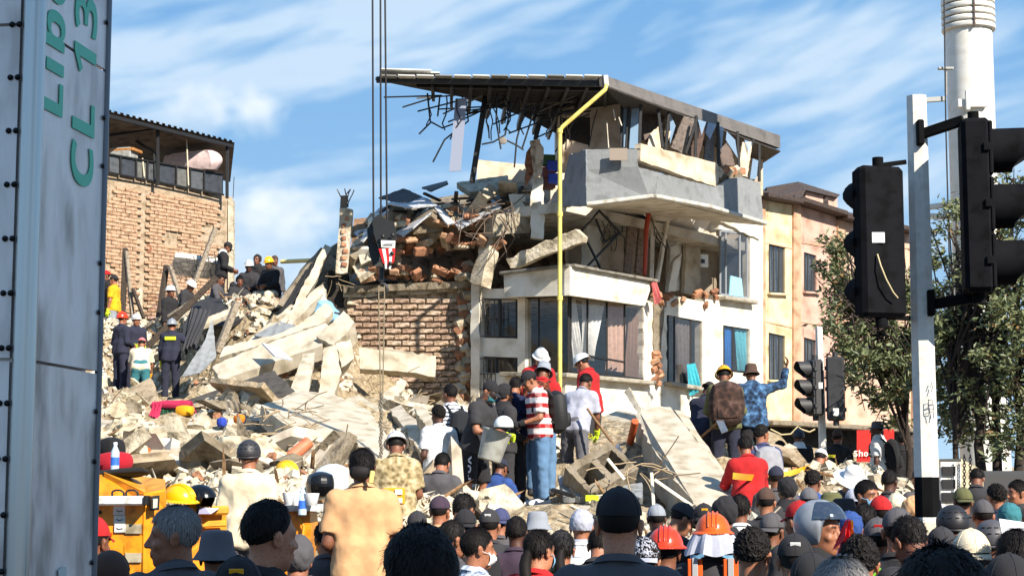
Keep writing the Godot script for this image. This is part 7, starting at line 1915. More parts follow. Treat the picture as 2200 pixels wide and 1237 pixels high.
		"bike_helmet":
			cap_grid(s, 0.104, 0.116, 0.126, c + Vector3(0, 0.006, 0), func(az): return -0.28 if cos(az) < 0.2 else 0.12, 0.0, 100.0, 40, 16)
			s.lathe([Vector2(0.100, 0.0), Vector2(0.107, -0.008), Vector2(0.100, -0.016)], Transform3D(Basis(Vector3.RIGHT, -0.12), c + Vector3(0, -0.018, -0.004)), 32, 1.0, 1.2)
		"moto_helmet":
			cap_grid(s, 0.117, 0.128, 0.14, c, func(az): return -0.95 if cos(az) < 0.35 else lerpf(-0.95, 0.34, clampf((cos(az) - 0.35) / 0.2, 0, 1)), 0.0, 100.0, 48, 22)
		"bucket":
			s.lathe([Vector2(0, 0.105), Vector2(0.06, 0.102), Vector2(0.08, 0.09), Vector2(0.09, 0.04), Vector2(0.094, 0.0), Vector2(0.125, -0.045), Vector2(0.128, -0.05), Vector2(0.09, -0.006)], Transform3D(Basis(), c + Vector3(0, 0.006, 0)), 32, 0.97, 1.15)
		"sun_hat":
			s.lathe([Vector2(0, 0.1), Vector2(0.06, 0.098), Vector2(0.085, 0.07), Vector2(0.092, 0.0), Vector2(0.17, -0.02), Vector2(0.172, -0.024), Vector2(0.09, -0.006)], Transform3D(Basis(), c + Vector3(0, 0.006, 0)), 32, 0.97, 1.12)
		"hood", "scarf":
			cap_grid(s, 0.097, 0.112, 0.122, c + Vector3(0, 0, -0.008), func(az): return -1.25 if cos(az) < 0.35 else lerpf(-1.25, 0.5, clampf((cos(az) - 0.35) / 0.35, 0, 1)), 0.01, 140.0, 44, 20)
			s.lathe([Vector2(0.088, 0.02), Vector2(0.11, -0.01), Vector2(0.135, -0.06), Vector2(0.16, -0.10)], Transform3D(Basis(), Vector3(0, -0.095, -0.02)), 22, 1.0, 0.85)
			if kind == "scarf":
				for k in 5: s.lathe([Vector2(0.094 + 0.006 * k, 0.012), Vector2(0.108 + 0.005 * k, 0.0), Vector2(0.096 + 0.006 * k, -0.014)], Transform3D(Basis.from_euler(Vector3(0.16 * sin(k * 2.0), 0, 0.14 * cos(k * 1.7))), Vector3(0, -0.055 - 0.026 * k, 0.0)), 22, 0.92, 1.05)
		"wrap":
			cap_grid(s, 0.09, 0.106, 0.114, c, func(az): return -0.5 if cos(az) < 0.3 else 0.12, 0.008, 220.0, 44, 18)
			for k in 4: s.lathe([Vector2(0.088, 0.014), Vector2(0.099, 0.0), Vector2(0.088, -0.014)], Transform3D(Basis.from_euler(Vector3(0.2 * sin(k * 2.1), 0, 0.24 * cos(k * 1.4))), c + Vector3(0, 0.008 + 0.014 * k, 0)), 26, 0.94 - 0.03 * k, 1.12 - 0.03 * k)
			s.lathe([Vector2(0.07, 0.03), Vector2(0.1, -0.02), Vector2(0.15, -0.1)], Transform3D(Basis(), Vector3(0, -0.1, -0.03)), 20, 1.0, 0.8)
		"mask":
			for i in 12:
				for k in 5:
					var q := []
					for e in [[i, k], [i + 1, k], [i + 1, k + 1], [i, k + 1]]:
						var a := lerpf(-1.15, 1.15, e[0] / 12.0)
						var w: float = e[1] / 5.0
						q.append(Vector3(sin(a) * 0.074, lerpf(-0.012, -0.098, w) * (1.0 - 0.1 * absf(a)), 0.012 + cos(a) * (0.062 + 0.042 * sin(w * PI) + 0.012 * (1.0 - w))))
					s.quad(q[0], q[1], q[2], q[3])
			for sd in [-1, 1]: s.tube([Vector3(sd * 0.066, -0.02, 0.045), Vector3(sd * 0.084, -0.004, 0.0), Vector3(sd * 0.088, 0.02, -0.02)], [0.0022], 4)
	gear[kind] = s.mesh()
	return gear[kind]
func extra_mesh(kind: String) -> ArrayMesh:
	if gear.has(kind): return gear[kind]
	var s := Shape.new()
	var c := Vector3(0, 0.045, -0.014)
	match kind:
		"visor":
			for i in 22:
				for k in 8:
					var q := []
					for e in [[i, k], [i + 1, k], [i + 1, k + 1], [i, k + 1]]:
						var a := lerpf(-1.42, 1.42, e[0] / 22.0)
						var el := lerpf(1.05, 0.22, e[1] / 8.0)
						q.append(c + Vector3(cos(el) * sin(a) * 0.123, sin(el) * 0.134, cos(el) * cos(a) * 0.149))
					s.quad(q[0], q[1], q[2], q[3])
		"vents":
			for k in 10:
				var a := PI + lerpf(-0.9, 0.9, (k % 5) / 4.0)
				var el := 0.28 if k < 5 else 0.62
				var d := Vector3(cos(el) * sin(a), sin(el), cos(el) * cos(a))
				s.box(Transform3D(Basis(Vector3.UP, a), c + Vector3(0, 0.006, 0) + d * Vector3(0.1035, 0.1155, 0.1255)), Vector3(0.026, 0.009, 0.008), 0.003)
		"flap":
			for i in 44:
				for k in 6:
					var q := []
					for e in [[i, k], [i + 1, k], [i + 1, k + 1], [i, k + 1]]:
						var a: float = TAU * (e[0] % 44) / 44.0
						var w: float = e[1] / 6.0
						var r := 0.098 + 0.075 * w + (0.014 * sin(a * 7.0) + 0.01 * sin(a * 11.0 + 2.0)) * w
						q.append(c + Vector3(sin(a) * r, 0.012 - 0.115 * w * w - 0.02 * w + 0.012 * sin(a * 5.0 + 1.0) * w, cos(a) * r * 1.1 - 0.01))
					s.quad(q[0], q[1], q[2], q[3])
		"badge":
			s.box(Transform3D(Basis(Vector3.RIGHT, -0.35), c + Vector3(0, 0.055, -0.094)), Vector3(0.05, 0.022, 0.004), 0.002)
	gear[kind] = s.mesh()
	return gear[kind]
func mi(parent: Node3D, called: String, m: Mesh, mt: Material, tr := Transform3D()) -> MeshInstance3D:
	var o := MeshInstance3D.new()
	o.name = called; o.mesh = m; o.material_override = mt; o.transform = tr
	parent.add_child(o, true)
	return o
var skins := []
func skin_mat(k: int) -> StandardMaterial3D:
	if skins.is_empty():
		for c in [Color(0.72, 0.50, 0.38), Color(0.60, 0.40, 0.29), Color(0.47, 0.30, 0.21), Color(0.32, 0.20, 0.15)]:
			var m := StandardMaterial3D.new()
			m.albedo_color = c; m.roughness = 0.55; m.vertex_color_use_as_albedo = true; m.subsurf_scatter_enabled = true; m.subsurf_scatter_strength = 0.08
			m.albedo_texture = noise_tex("skin", 0.02, ["d8c4ba", "ffffff", "f4e4dc"], 4); m.uv1_triplanar = true; m.uv1_scale = Vector3.ONE * 5.0
			skins.append(m)
	return skins[k]
const COLORS := {"black": Color(0.125, 0.12, 0.13), "dark": Color(0.19, 0.185, 0.195), "grey": Color(0.38, 0.375, 0.39), "slate": Color(0.31, 0.30, 0.31), "white": Color(0.86, 0.86, 0.85), "cream": Color(0.86, 0.80, 0.68), "beige": Color(0.80, 0.62, 0.44), "navy": Color(0.14, 0.15, 0.22), "blue": Color(0.16, 0.28, 0.52), "jeans": Color(0.36, 0.49, 0.62), "dusk": Color(0.24, 0.26, 0.40), "red": Color(0.68, 0.09, 0.10), "yellow": Color(0.90, 0.66, 0.08), "orange": Color(0.90, 0.36, 0.08), "coral": Color(0.88, 0.24, 0.12), "teal": Color(0.20, 0.45, 0.48), "camo": Color(0.66, 0.60, 0.48), "olive": Color(0.36, 0.36, 0.22), "hair": Color(0.10, 0.085, 0.08), "greyhair": Color(0.56, 0.54, 0.52), "purple": Color(0.24, 0.18, 0.24), "sky": Color(0.50, 0.70, 0.82), "pink": Color(0.80, 0.45, 0.45), "pale": Color(0.66, 0.67, 0.72), "brown": Color(0.30, 0.22, 0.18), "lime": Color(0.80, 0.88, 0.15), "steelgrey": Color(0.55, 0.57, 0.60)}
func hair_mat(c: Color) -> StandardMaterial3D:
	var m := mat(c, 0.66, null, 1.0, null, 1.0, 0.001)
	m.metallic_specular = 0.3
	return m
# px, py of the crown; distance; facing; pose; headgear and its colour; shirt colour and sleeves; trousers; skin; extras; label
func person(r: Array) -> Node3D:
	var ex: Dictionary = r[12] if r.size() > 12 else {}
	var near: bool = r[2] < 9.5
	var b := body_meshes(r[4], r[8], ex.get("legs", "long"), ex.get("belly", 0.0), 0.006 if near else 0.010)
	var j: Dictionary = b.j
	var t := thing("person", r[11], "person", ex.get("group", ""))
	var crown: float = (j.head * Vector3(0, 0.145 if r[5] in ["hair", "fade", "curly", "short", "bald", "bun", "ponytail"] else 0.155, 0)).y
	var top := at(r[0], r[1], r[2])
	var stand: float = ex.get("h", 0.0)
	var sc := stand / 1.72 if stand > 0.0 else clampf(top.y, 1.42, 1.84) / crown
	var head_at: Vector3 = j.head.origin
	var yaw := deg_to_rad(r[3])
	var flat := Basis(Vector3.UP, yaw) * Vector3(head_at.x, 0, head_at.z) * sc
	t.transform = Transform3D(Basis(Vector3.UP, yaw) * Basis.from_scale(Vector3.ONE * sc), Vector3(top.x - flat.x, top.y - crown * sc, top.z - flat.z))
	mi(t, "body", b.body, skin_mat(r[10]))
	var sm: Material = ex["shirt_mat"] if ex.has("shirt_mat") else cloth(COLORS[r[7]])
	mi(mi(t, "shirt", b.shirt, sm), "collar", b.collar, sm)
	mi(t, "shorts" if ex.get("legs", "") == "shorts" else "trousers", b.trousers, cloth(COLORS[r[9]]))
	for s in b.shoes: mi(t, "shoe", s, mat(COLORS[ex.get("shoes", "dark")], 0.7))
	var kind: String = r[5]
	var hc: Color = COLORS[r[6]]
	var hard: bool = kind in ["hard_hat", "fire_helmet", "bike_helmet", "moto_helmet"]
	var is_hair: bool = kind in ["hair", "fade", "curly", "short", "bald", "bun", "ponytail"]
	if not is_hair and not kind in ["hood", "scarf", "wrap", "moto_helmet"]:
		mi(t, "hair", gear_mesh(ex.get("hair", "under")), hair_mat(COLORS[ex.get("haircol", "hair")]), j.head)
	var hm: Material = hair_mat(hc) if is_hair else (mat(hc, 0.25 if kind != "bike_helmet" else 0.5, noise_tex("wear", 0.01, []), 0.9) if hard else cloth(hc))
	var called: String = {"hard_hat": "hard_hat", "fire_helmet": "helmet", "bike_helmet": "helmet", "moto_helmet": "helmet", "bucket": "bucket_hat", "sun_hat": "hat", "hood": "hood", "scarf": "headscarf", "wrap": "headscarf", "cap": "cap", "cap_back": "cap"}.get(kind, "hair")
	var g := mi(t, called, gear_mesh(kind), hm, j.head)
	if kind == "moto_helmet": mi(g, "visor", extra_mesh("visor"), mat(Color(0.42, 0.45, 0.48), 0.08, null, 1.0, null, 1.0, 0.85))
	if kind == "bike_helmet": mi(g, "vent", extra_mesh("vents"), mat(Color(0.02, 0.02, 0.02), 0.8))
	if ex.has("flap"): mi(t, "neck_flap", extra_mesh("flap"), cloth(COLORS[ex.flap]), j.head)
	if ex.has("badge"): mi(g, "badge", extra_mesh("badge"), mat(COLORS[ex.badge], 0.6))
	if ex.has("mask"): mi(t, "face_mask", gear_mesh("mask"), cloth(COLORS[ex.mask]), j.head)
	if ex.has("neckscarf"):
		var ns := Shape.new(); ns.lathe([Vector2(0.075, 0.05), Vector2(0.1, 0.02), Vector2(0.12, -0.03), Vector2(0.15, -0.07)], Transform3D(j.torso, j.neck + j.torso.y * 0.03), 20, 1.0, 0.9); part(t, "scarf", ns, cloth(COLORS[ex.neckscarf]))
	if ex.has("gloves"):
		for e in [["l", 1.0], ["r", -1.0]]:
			var hs := Shape.new()
			var dir: Vector3 = (j[e[0] + "wri"] - j[e[0] + "elb"]).normalized()
			var pn: Vector3 = (Vector3(-e[1], 0, 0) - dir * Vector3(-e[1], 0, 0).dot(dir)).normalized()
			hand_shape(hs, j[e[0] + "wri"] - dir * 0.01, dir, pn, e[1], 0.75, 1.16); hs.tube([j[e[0] + "wri"] - dir * 0.05, j[e[0] + "wri"] + dir * 0.02], [0.044, 0.038], 10)
			part(t, "glove", hs, cloth(COLORS[ex.gloves]))
	if ex.has("strip"):    # reflective strips round the torso and back
		var st := Shape.new(); st.box(Transform3D(j.torso, j.chest + j.torso * Vector3(0, 0.03, -0.137)), Vector3(0.24, 0.075, 0.02), 0.006); part(t, "reflective_patch", st, mat(COLORS[ex.strip], 0.4))
	if ex.has("stripes"):
		for k in 4:
			var st := Shape.new()
			var w: Basis = j.torso
			var cp: Vector3 = j.chest + w * Vector3(0, 0.06 - 0.14 * k, 0.012)
			st.lathe([Vector2(0.150, 0.028), Vector2(0.1515, 0.0), Vector2(0.150, -0.028)], Transform3D(w, cp), 30, 1.30, 0.96); part(t, "shirt_stripe", st, cloth(COLORS[ex.stripes]))
	if ex.has("vest"):
		var vv := Shape.new()
		for s in [-1.0, 1.0]:
			for e in [[0.055, 0.0, "vest"], [0.02, 0.006, "grey"]]:
				pass
			vv.box(Transform3D(j.torso, j.chest + j.torso * Vector3(s * 0.105, 0.03, -0.135)), Vector3(0.09, 0.34, 0.02), 0.006)
		part(t, "vest_panel", vv, cloth(COLORS[ex.vest]))
		var rs := Shape.new()
		for s in [-1.0, 1.0]: rs.box(Transform3D(j.torso, j.chest + j.torso * Vector3(s * 0.105, 0.03, -0.148)), Vector3(0.035, 0.35, 0.012), 0.003)
		part(t, "reflective_strip", rs, mat(Color(0.62, 0.62, 0.62), 0.4))
	return t
func backpack(label: String, who: Node3D, m: Material, size := Vector3(0.32, 0.44, 0.17), low := 0.0):
	var t := thing("backpack", label, "backpack")
	t.transform = who.transform
	var c := Vector3(0, 1.19 - low, -0.235)
	var s := S(); s.lump(Transform3D(Basis(Vector3.RIGHT, 0.06), c), size * Vector3(1.1, 1.1, 1.2), 0.06, nz, 10, c, 0.68); part(t, "bag", s, m)
	s = S(); s.lump(Transform3D(Basis(Vector3.RIGHT, 0.06), c + Vector3(0, -0.09, -0.1)), Vector3(size.x * 0.75, size.y * 0.42, 0.1), 0.03, nz, 6, c, 0.5); part(t, "pocket", s, m)
	for sg in [-1.0, 1.0]:
		s = S(); s.tube([c + Vector3(sg * 0.1, 0.18, 0.09), Vector3(sg * 0.12, 1.47, -0.06), Vector3(sg * 0.125, 1.46, 0.06), Vector3(sg * 0.13, 1.36, 0.14), Vector3(sg * 0.15, 1.2, 0.15), c + Vector3(sg * 0.13, -0.14, 0.1)], [0.018], 6); part(t, "strap", s, m)
	s = S(); s.tube([c + Vector3(-0.04, 0.215, 0.04), c + Vector3(0, 0.26, 0.03), c + Vector3(0.04, 0.215, 0.04)], [0.008], 5); part(t, "loop", s, m)
	return t
func pattern_mat(c: Color, key: String, colors: Array, metres: float) -> StandardMaterial3D:
	return mat(c, 0.95, noise_tex(key, 0.02, colors, 2, FastNoiseLite.TYPE_CELLULAR), metres, tex["weave_n"], 0.3)
func print_mat(c: Color, key: String, metres: float) -> StandardMaterial3D:    # woven stripes and checks
	if not tex.has(key):
		var im := Image.create(64, 64, false, Image.FORMAT_RGB8)
		for y in 64:
			for x in 64:
				var q := Color.WHITE
				match key:
					"rugby": q = Color(0.62, 0.06, 0.08) if y % 32 < 14 else Color(0.95, 0.93, 0.92)
					"jersey": q = Color(0.12, 0.13, 0.16) if y % 16 < 6 else Color(0.92, 0.93, 0.95)
					"check": q = Color(0.93, 0.94, 0.96).lerp(Color(0.30, 0.36, 0.45), (0.5 if x % 32 < 12 else 0.0) + (0.5 if y % 32 < 12 else 0.0))
				im.set_pixel(x, y, q)
		tex[key] = ImageTexture.create_from_image(im)
	return mat(c, 0.95, tex[key], metres, tex["weave_n"], 0.3)
func build_people():
	cloth(Color.WHITE)
	var camo := pattern_mat(Color(0.80, 0.76, 0.66), "camo", ["6b6048", "b7a888", "e8e0cc", "fff8ea"], 0.7)
	var bluecamo := pattern_mat(Color(0.45, 0.58, 0.70), "bluecamo", ["0c1420", "3a5068", "8fb0c8", "ffffff"], 0.9)
	var plaid := print_mat(Color(0.9, 0.92, 0.95), "check", 0.12)
	var floral := pattern_mat(Color(0.25, 0.30, 0.45), "floral", ["101018", "50608c", "ffffff"], 0.4)
	var P := [
		# rescuers high on the rubble
		[243, 590, 42.0, -100, "stand", "cap", "black", "yellow", "short", "steelgrey", 1, "person in yellow shirt and grey shorts beside the shed posts", {"h": 1.72, "legs": "shorts", "gloves": "lime"}],
		[226, 580, 42.6, -60, "stand", "cap", "red", "black", "long", "black", 2, "person in black clothes and red cap behind the yellow shirt", {"h": 1.74}],
		[263, 672, 38.2, 140, "stand2", "fire_helmet", "coral", "navy", "long", "navy", 1, "firefighter in navy suit with red helmet", {"h": 1.74}],
		[292, 675, 38.8, 30, "stand2", "fire_helmet", "white", "navy", "long", "navy", 1, "firefighter in navy suit with white helmet and lime gloves", {"h": 1.72, "gloves": "lime"}],
		[304, 726, 37.6, 190, "bend", "cap", "pink", "cream", "short", "teal", 1, "stooping person in cream shirt and teal trousers among firefighters", {"h": 1.74, "gloves": "yellow"}],
		[369, 686, 38.0, 180, "point", "fire_helmet", "steelgrey", "navy", "long", "navy", 1, "firefighter seen from behind with yellow back patch and outstretched arm", {"h": 1.76, "strip": "lime", "gloves": "lime"}],
		[366, 614, 41.0, 60, "stand", "hard_hat", "white", "black", "long", "dark", 2, "person in black shirt and white hard hat under the mattress", {"h": 1.72}],
		[409, 604, 41.2, 70, "look_down", "hard_hat", "white", "dark", "long", "dark", 2, "person in dark grey and white hard hat at the dark timber", {"h": 1.7}],
		[488, 521, 41.5, 100, "look_down", "cap", "black", "black", "long", "black", 2, "person in black with white neck scarf standing on the summit", {"h": 1.74, "neckscarf": "white"}],
		[472, 590, 40.6, 80, "sit", "fade", "hair", "slate", "long", "dark", 2, "seated person in slate jacket at the summit edge", {"h": 1.72}],
		[514, 592, 40.2, 20, "sit", "short", "hair", "dark", "long", "grey", 2, "seated person holding hands up to the chin on the summit", {"h": 1.72}],
		[534, 560, 41.4, 0, "sit", "hard_hat", "white", "dark", "long", "dark", 3, "seated rescuer in white hard hat among dark jackets", {"h": 1.76}],
		[552, 546, 41.8, -20, "stand", "hood", "black", "black", "long", "black", 2, "hooded person in black behind the seated rescuers", {"h": 1.72}],
		[577, 553, 40.6, -30, "sit", "hard_hat", "yellow", "black", "long", "cream", 2, "seated person in black hood with yellow hard hat and pale trousers", {"h": 1.78}],
		[590, 548, 41.8, 30, "stand", "cap_back", "brown", "slate", "long", "dark", 2, "person in brown cap behind the yellow hard hat", {"h": 1.7}],
		[500, 605, 40.8, 10, "sit", "cap", "black", "navy", "long", "dark", 2, "seated person in navy with black cap between the dark jackets", {"h": 1.7}],
		[688, 625, 38.6, -120, "bend", "scarf", "white", "sky", "long", "dark", 1, "bending person in pale blue with white headscarf by the dark stub", {"h": 1.7}],
		[212, 770, 37.0, 60, "stand", "scarf", "white", "cream", "long", "sky", 1, "person in cream half behind the station totem", {"h": 1.7}],
		# people working lower down
		[535, 947, 15.6, 176, "stand2", "bike_helmet", "dark", "cream", "long", "slate", 1, "person in cream sweatshirt and black skate helmet seen from behind", {"h": 1.78, "gloves": "cream"}],
		[851, 934, 17.6, 185, "look_down", "hard_hat", "white", "camo", "short", "olive", 2, "person in desert camouflage shirt and white hard hat", {"h": 1.74, "shirt_mat": camo, "gloves": "lime"}],
		[778, 962, 11.7, 188, "stand2", "bun", "hair", "beige", "short", "cream", 2, "woman in beige shirt with black hair tied in a bun", {"h": 1.70}],
		[941, 870, 22.0, -150, "stand2", "curly", "hair", "white", "short", "dark", 3, "person in white shirt beside the striped shirt", {"h": 1.7}],
		[966, 826, 22.6, -140, "stand", "fade", "hair", "white", "long", "dark", 2, "person in black and white striped jersey looking at the slab", {"h": 1.74, "shirt_mat": print_mat(Color(0.92, 0.92, 0.94), "jersey", 0.2)}],
		[1052, 820, 21.6, 60, "carry", "cap", "black", "dark", "short", "black", 1, "person in black shirt and knee shorts tipping the grey bucket", {"h": 1.78, "legs": "shorts", "gloves": "lime", "mask": "teal"}],
		[1086, 824, 22.6, 120, "stand2", "hood", "black", "dark", "long", "dark", 1, "hooded person in black behind the bucket carrier", {"h": 1.72}],
		[1108, 812, 22.9, 160, "hold_face", "hair", "hair", "blue", "short", "dark", 1, "person in blue shirt with pink mask between the volunteers", {"h": 1.7, "mask": "pink", "shirt_mat": floral}],
		[1138, 798, 22.4, -75, "look_down", "cap", "black", "red", "short", "jeans", 1, "person in red and white striped shirt and pale jeans", {"h": 1.74, "shirt_mat": print_mat(Color(0.95, 0.93, 0.92), "rugby", 0.26), "gloves": "black", "shoes": "white"}],
		[1168, 781, 23.2, 165, "look_down", "bucket", "steelgrey", "red", "long", "jeans", 2, "person in red jacket and grey bucket hat", {"h": 1.78}],
		[1162, 753, 25.4, 20, "look_down", "hard_hat", "white", "red", "long", "dark", 1, "rescuer in red jacket and white helmet beside the drain pipe", {"h": 1.76}],
		[1252, 764, 26.6, -120, "look_down", "hard_hat", "white", "red", "long", "dark", 1, "rescuer in red jacket and white helmet beside the shovelling person", {"h": 1.78, "mask": "pink"}],
		[1258, 806, 24.0, 150, "dig", "fade", "hair", "pale", "short", "grey", 2, "person in pale blue shirt digging with a shovel", {"h": 1.74, "gloves": "lime"}],
		[950, 976, 18.6, 165, "look_down", "short", "hair", "slate", "short", "dark", 1, "person in dark shirt with face mask below the white shirt", {"h": 1.68, "mask": "sky"}],
		[1076, 985, 22.0, 150, "crouch", "cap", "navy", "blue", "short", "navy", 2, "crouching person in blue reaching behind the black shorts", {"h": 1.7}],
		# on and behind the leaning slab
		[1556, 790, 24.6, 178, "look_down", "hard_hat", "yellow", "olive", "long", "navy", 2, "rescuer in yellow helmet with a brown backpack", {"h": 1.78}],
		[1524, 822, 25.4, 150, "dig", "cap_back", "black", "navy", "long", "dark", 2, "person in dark clothes with black cap beside the yellow helmet", {"h": 1.76}],
		[1614, 782, 24.8, 185, "wave", "bucket", "brown", "blue", "long", "black", 2, "person in blue camouflage shirt raising an arm", {"h": 1.74, "shirt_mat": bluecamo}],
		[1637, 912, 22.4, 190, "turn_right", "curly", "hair", "dusk", "short", "dark", 1, "person in dusk blue shirt with a grey backpack", {"h": 1.72}],
		[1601, 940, 20.4, -170, "hold_face", "hair", "hair", "red", "long", "dark", 1, "person in red hoodie holding hands to the face", {"h": 1.7}],
		[1716, 922, 31.0, 185, "stand", "bike_helmet", "navy", "black", "long", "blue", 2, "person in black jacket and blue shorts with navy helmet", {"h": 1.72, "neckscarf": "white", "legs": "shorts"}],
		[1800, 922, 30.0, 150, "stand2", "cap", "brown", "black", "short", "dark", 2, "stout person in black shirt and brown cap under the ledge", {"h": 1.8, "belly": 0.05}],
		[1884, 904, 29.6, -110, "stand", "sun_hat", "grey", "white", "short", "jeans", 3, "person in white shirt with striped sun hat and white scarf", {"h": 1.78, "neckscarf": "white"}],
		[1940, 925, 29.8, 170, "stand", "hood", "black", "black", "long", "black", 2, "person in long black clothes beside the white shirt", {"h": 1.72}],
		[2100, 1010, 21.0, 160, "look_down", "fade", "hair", "dark", "short", "dark", 2, "person with bare arms bent over the truck chains", {"h": 1.7}],
		[2186, 1030, 18.0, -80, "stand", "short", "hair", "dark", "long", "dark", 1, "person with hand to mouth in the tree shade", {}],
		# the watching crowd
		[372, 1084, 7.6, -140, "turn_left", "short", "greyhair", "slate", "short", "dark", 1, "grey haired man in slate shirt looking towards the totem", {}],
		[582, 1076, 6.8, 130, "stand", "fade", "hair", "black", "short", "dark", 0, "young man in black shirt with black faded hair in profile", {}],
		[466, 1138, 8.6, 180, "stand", "bucket", "grey", "slate", "long", "dark", 2, "person in crumpled grey camouflage bucket hat", {"shirt_mat": mat(COLORS.slate, 0.95)}],
		[512, 1192, 5.8, 185, "stand", "cap", "black", "black", "short", "dark", 2, "person in black cap with yellow edging low in the crowd", {"badge": "yellow"}],
		[900, 1130, 4.1, 200, "stand", "fade", "hair", "navy", "short", "dark", 2, "person with big curly black hair and faded sides", {}],
		[1330, 1044, 6.7, 172, "stand", "cap", "black", "slate", "short", "dark", 0, "tall man in black cap and charcoal shirt seen from behind", {}],
		[2020, 1170, 3.1, 180, "stand", "hair", "hair", "black", "short", "dark", 2, "person with large smooth black hair in front of the pole", {}],
		[1806, 1194, 4.8, 175, "stand", "short", "greyhair", "grey", "short", "dark", 1, "person with thick silver grey hair", {}],
		[238, 1176, 6.6, 175, "stand", "bald", "brown", "black", "short", "dark", 3, "person with shaved dark head beside the totem", {}],
		[200, 1106, 9.0, 160, "stand", "cap", "red", "red", "long", "dark", 2, "person in dark red hidden behind the totem edge", {}],
		[1765, 1080, 9.2, 55, "stand", "moto_helmet", "steelgrey", "black", "long", "dark", 1, "motorcyclist in silver open helmet with mirrored visor", {"neckscarf": "black"}],
		[1716, 1074, 11.5, -150, "stand", "cap", "red", "dark", "long", "dark", 2, "person in red cap beside the motorcyclist", {}],
		[1930, 1088, 9.6, 160, "stand", "cap", "slate", "black", "short", "dark", 1, "person in slate cap and black shirt with green stripes", {"shirt_mat": mat(COLORS.black, 0.9), "belly": 0.0}],
		[1886, 1110, 9.9, 170, "stand", "cap", "slate", "dark", "short", "dark", 2, "person in slate cap with red badge", {"badge": "red"}],
		[2085, 1134, 7.6, 178, "stand", "cap_back", "cream", "slate", "short", "dark", 1, "person in cream cap worn backwards", {}],
		[2046, 1088, 11.0, 180, "stand", "bike_helmet", "black", "dark", "long", "dark", 2, "person in glossy black helmet behind the signal pole", {}],
		[2168, 1078, 13.5, 180, "stand", "wrap", "teal", "dark", "long", "dark", 2, "person in patterned teal bandana", {}],
		[2184, 1134, 7.4, 165, "stand", "ponytail", "hair", "dark", "short", "dark", 1, "person with hair tied high beside the paper sheet", {}],
		[2166, 1186, 5.6, 178, "stand", "cap", "black", "black", "short", "dark", 2, "person in plain black cap below the cream cap", {}],
		[2022, 1130, 9.4, 180, "stand", "cap", "dark", "dark", "long", "dark", 2, "person in dark cap close behind the pole foot", {}],
		[1617, 1134, 8.2, 165, "stand", "curly", "hair", "teal", "short", "dark", 1, "person with short curly hair and white mask straps", {"mask": "white"}],
		[1708, 1144, 8.0, 172, "stand", "cap", "black", "sky", "short", "dark", 1, "person in black cap and pale blue shirt", {"badge": "white"}],
		[1742, 1184, 6.6, 180, "stand", "cap_back", "black", "black", "short", "dark", 2, "person in black cap just below the pale blue shirt", {}],
		[1846, 1152, 7.8, 178, "stand", "curly", "hair", "dark", "short", "dark", 1, "person with tight curly black hair and bare ears", {}],
		[1532, 1106, 10.2, 172, "stand", "hard_hat", "orange", "orange", "short", "dark", 2, "person in orange hard hat over a striped neck flap", {"flap": "pale", "vest": "orange", "shirt_mat": mat(COLORS.dark, 0.9)}],
		[1430, 1136, 9.6, 172, "stand", "hard_hat", "coral", "navy", "short", "dark", 2, "person in glossy coral red hard hat", {}],
		[1464, 1084, 14.0, 110, "look_down", "cap", "dark", "dark", "short", "dark", 1, "person in dark cap looking sideways before the slab", {}],
		[1512, 1080, 13.6, 178, "stand", "cap_back", "black", "black", "long", "dark", 2, "person in black cap with yellow lettering patch", {"badge": "yellow"}],
		[1556, 1066, 13.2, 182, "stand", "hood", "black", "sky", "short", "dark", 2, "person in black hood and pale blue straps", {}],
		[1384, 1152, 9.0, 175, "stand", "cap_back", "pale", "dark", "short", "dark", 1, "person in pale grey cap worn backwards", {"hair": "curly"}],
		[1250, 1092, 12.6, 172, "stand", "wrap", "pale", "white", "long", "dark", 1, "person wrapped in a white cloth headscarf", {}],
		[1156, 1098, 14.0, 160, "stand", "bucket", "steelgrey", "red", "short", "dark", 1, "person in grey bucket hat with green cord", {}],
		[1206, 1136, 10.6, 178, "stand", "cap", "black", "olive", "short", "dark", 1, "person in black cap with ponytail and mustard top", {"hair": "ponytail"}],
		[1160, 1136, 10.0, 140, "stand", "ponytail", "hair", "red", "short", "dark", 0, "person with long black hair and pale blue mask", {"mask": "sky"}],
		[1052, 1092, 13.5, 172, "stand", "cap", "dark", "dark", "short", "dark", 1, "person in dark cap with white logo", {"badge": "white"}],
		[1076, 1090, 15.0, 165, "stand", "cap_back", "dusk", "slate", "short", "dark", 1, "person in dusk blue cap behind the dark cap", {}],
		[946, 1064, 15.0, 160, "stand", "cap", "purple", "beige", "short", "dark", 1, "person in purple cap beside the raised orange gloves", {}],
		[996, 1064, 14.4, 150, "hold_face", "hair", "hair", "dark", "short", "dark", 1, "person raising hands in orange gloves", {"gloves": "coral"}],
		[976, 1118, 11.5, 120, "stand", "fade", "hair", "slate", "short", "dark", 1, "person with black hair and pale blue mask below the gloves", {"mask": "sky"}],
		[1028, 1132, 10.2, 110, "stand", "short", "hair", "white", "short", "dark", 1, "person with short hair, white mask and checked shirt", {"mask": "white", "shirt_mat": plaid}],
		[896, 1096, 14.0, 180, "stand", "cap", "dark", "grey", "short", "dark", 2, "person in faded dark cap beside the beige woman", {}],
		[1832, 1006, 16.5, 20, "look_down", "sun_hat", "white", "slate", "short", "dark", 1, "person in white sun hat with pale mask", {"mask": "sky"}],
		[1864, 1030, 15.0, 40, "stand", "short", "hair", "black", "long", "dark", 1, "person with flat black hair and pale mask", {"mask": "sky"}],
		[1834, 1048, 15.6, 175, "stand", "cap_back", "pale", "brown", "short", "dark", 2, "child in white and navy cap below the sun hat", {"h": 1.5}],
		[1892, 1064, 13.6, 178, "stand", "cap", "red", "grey", "short", "dark", 1, "person in bright red cap worn low", {}],
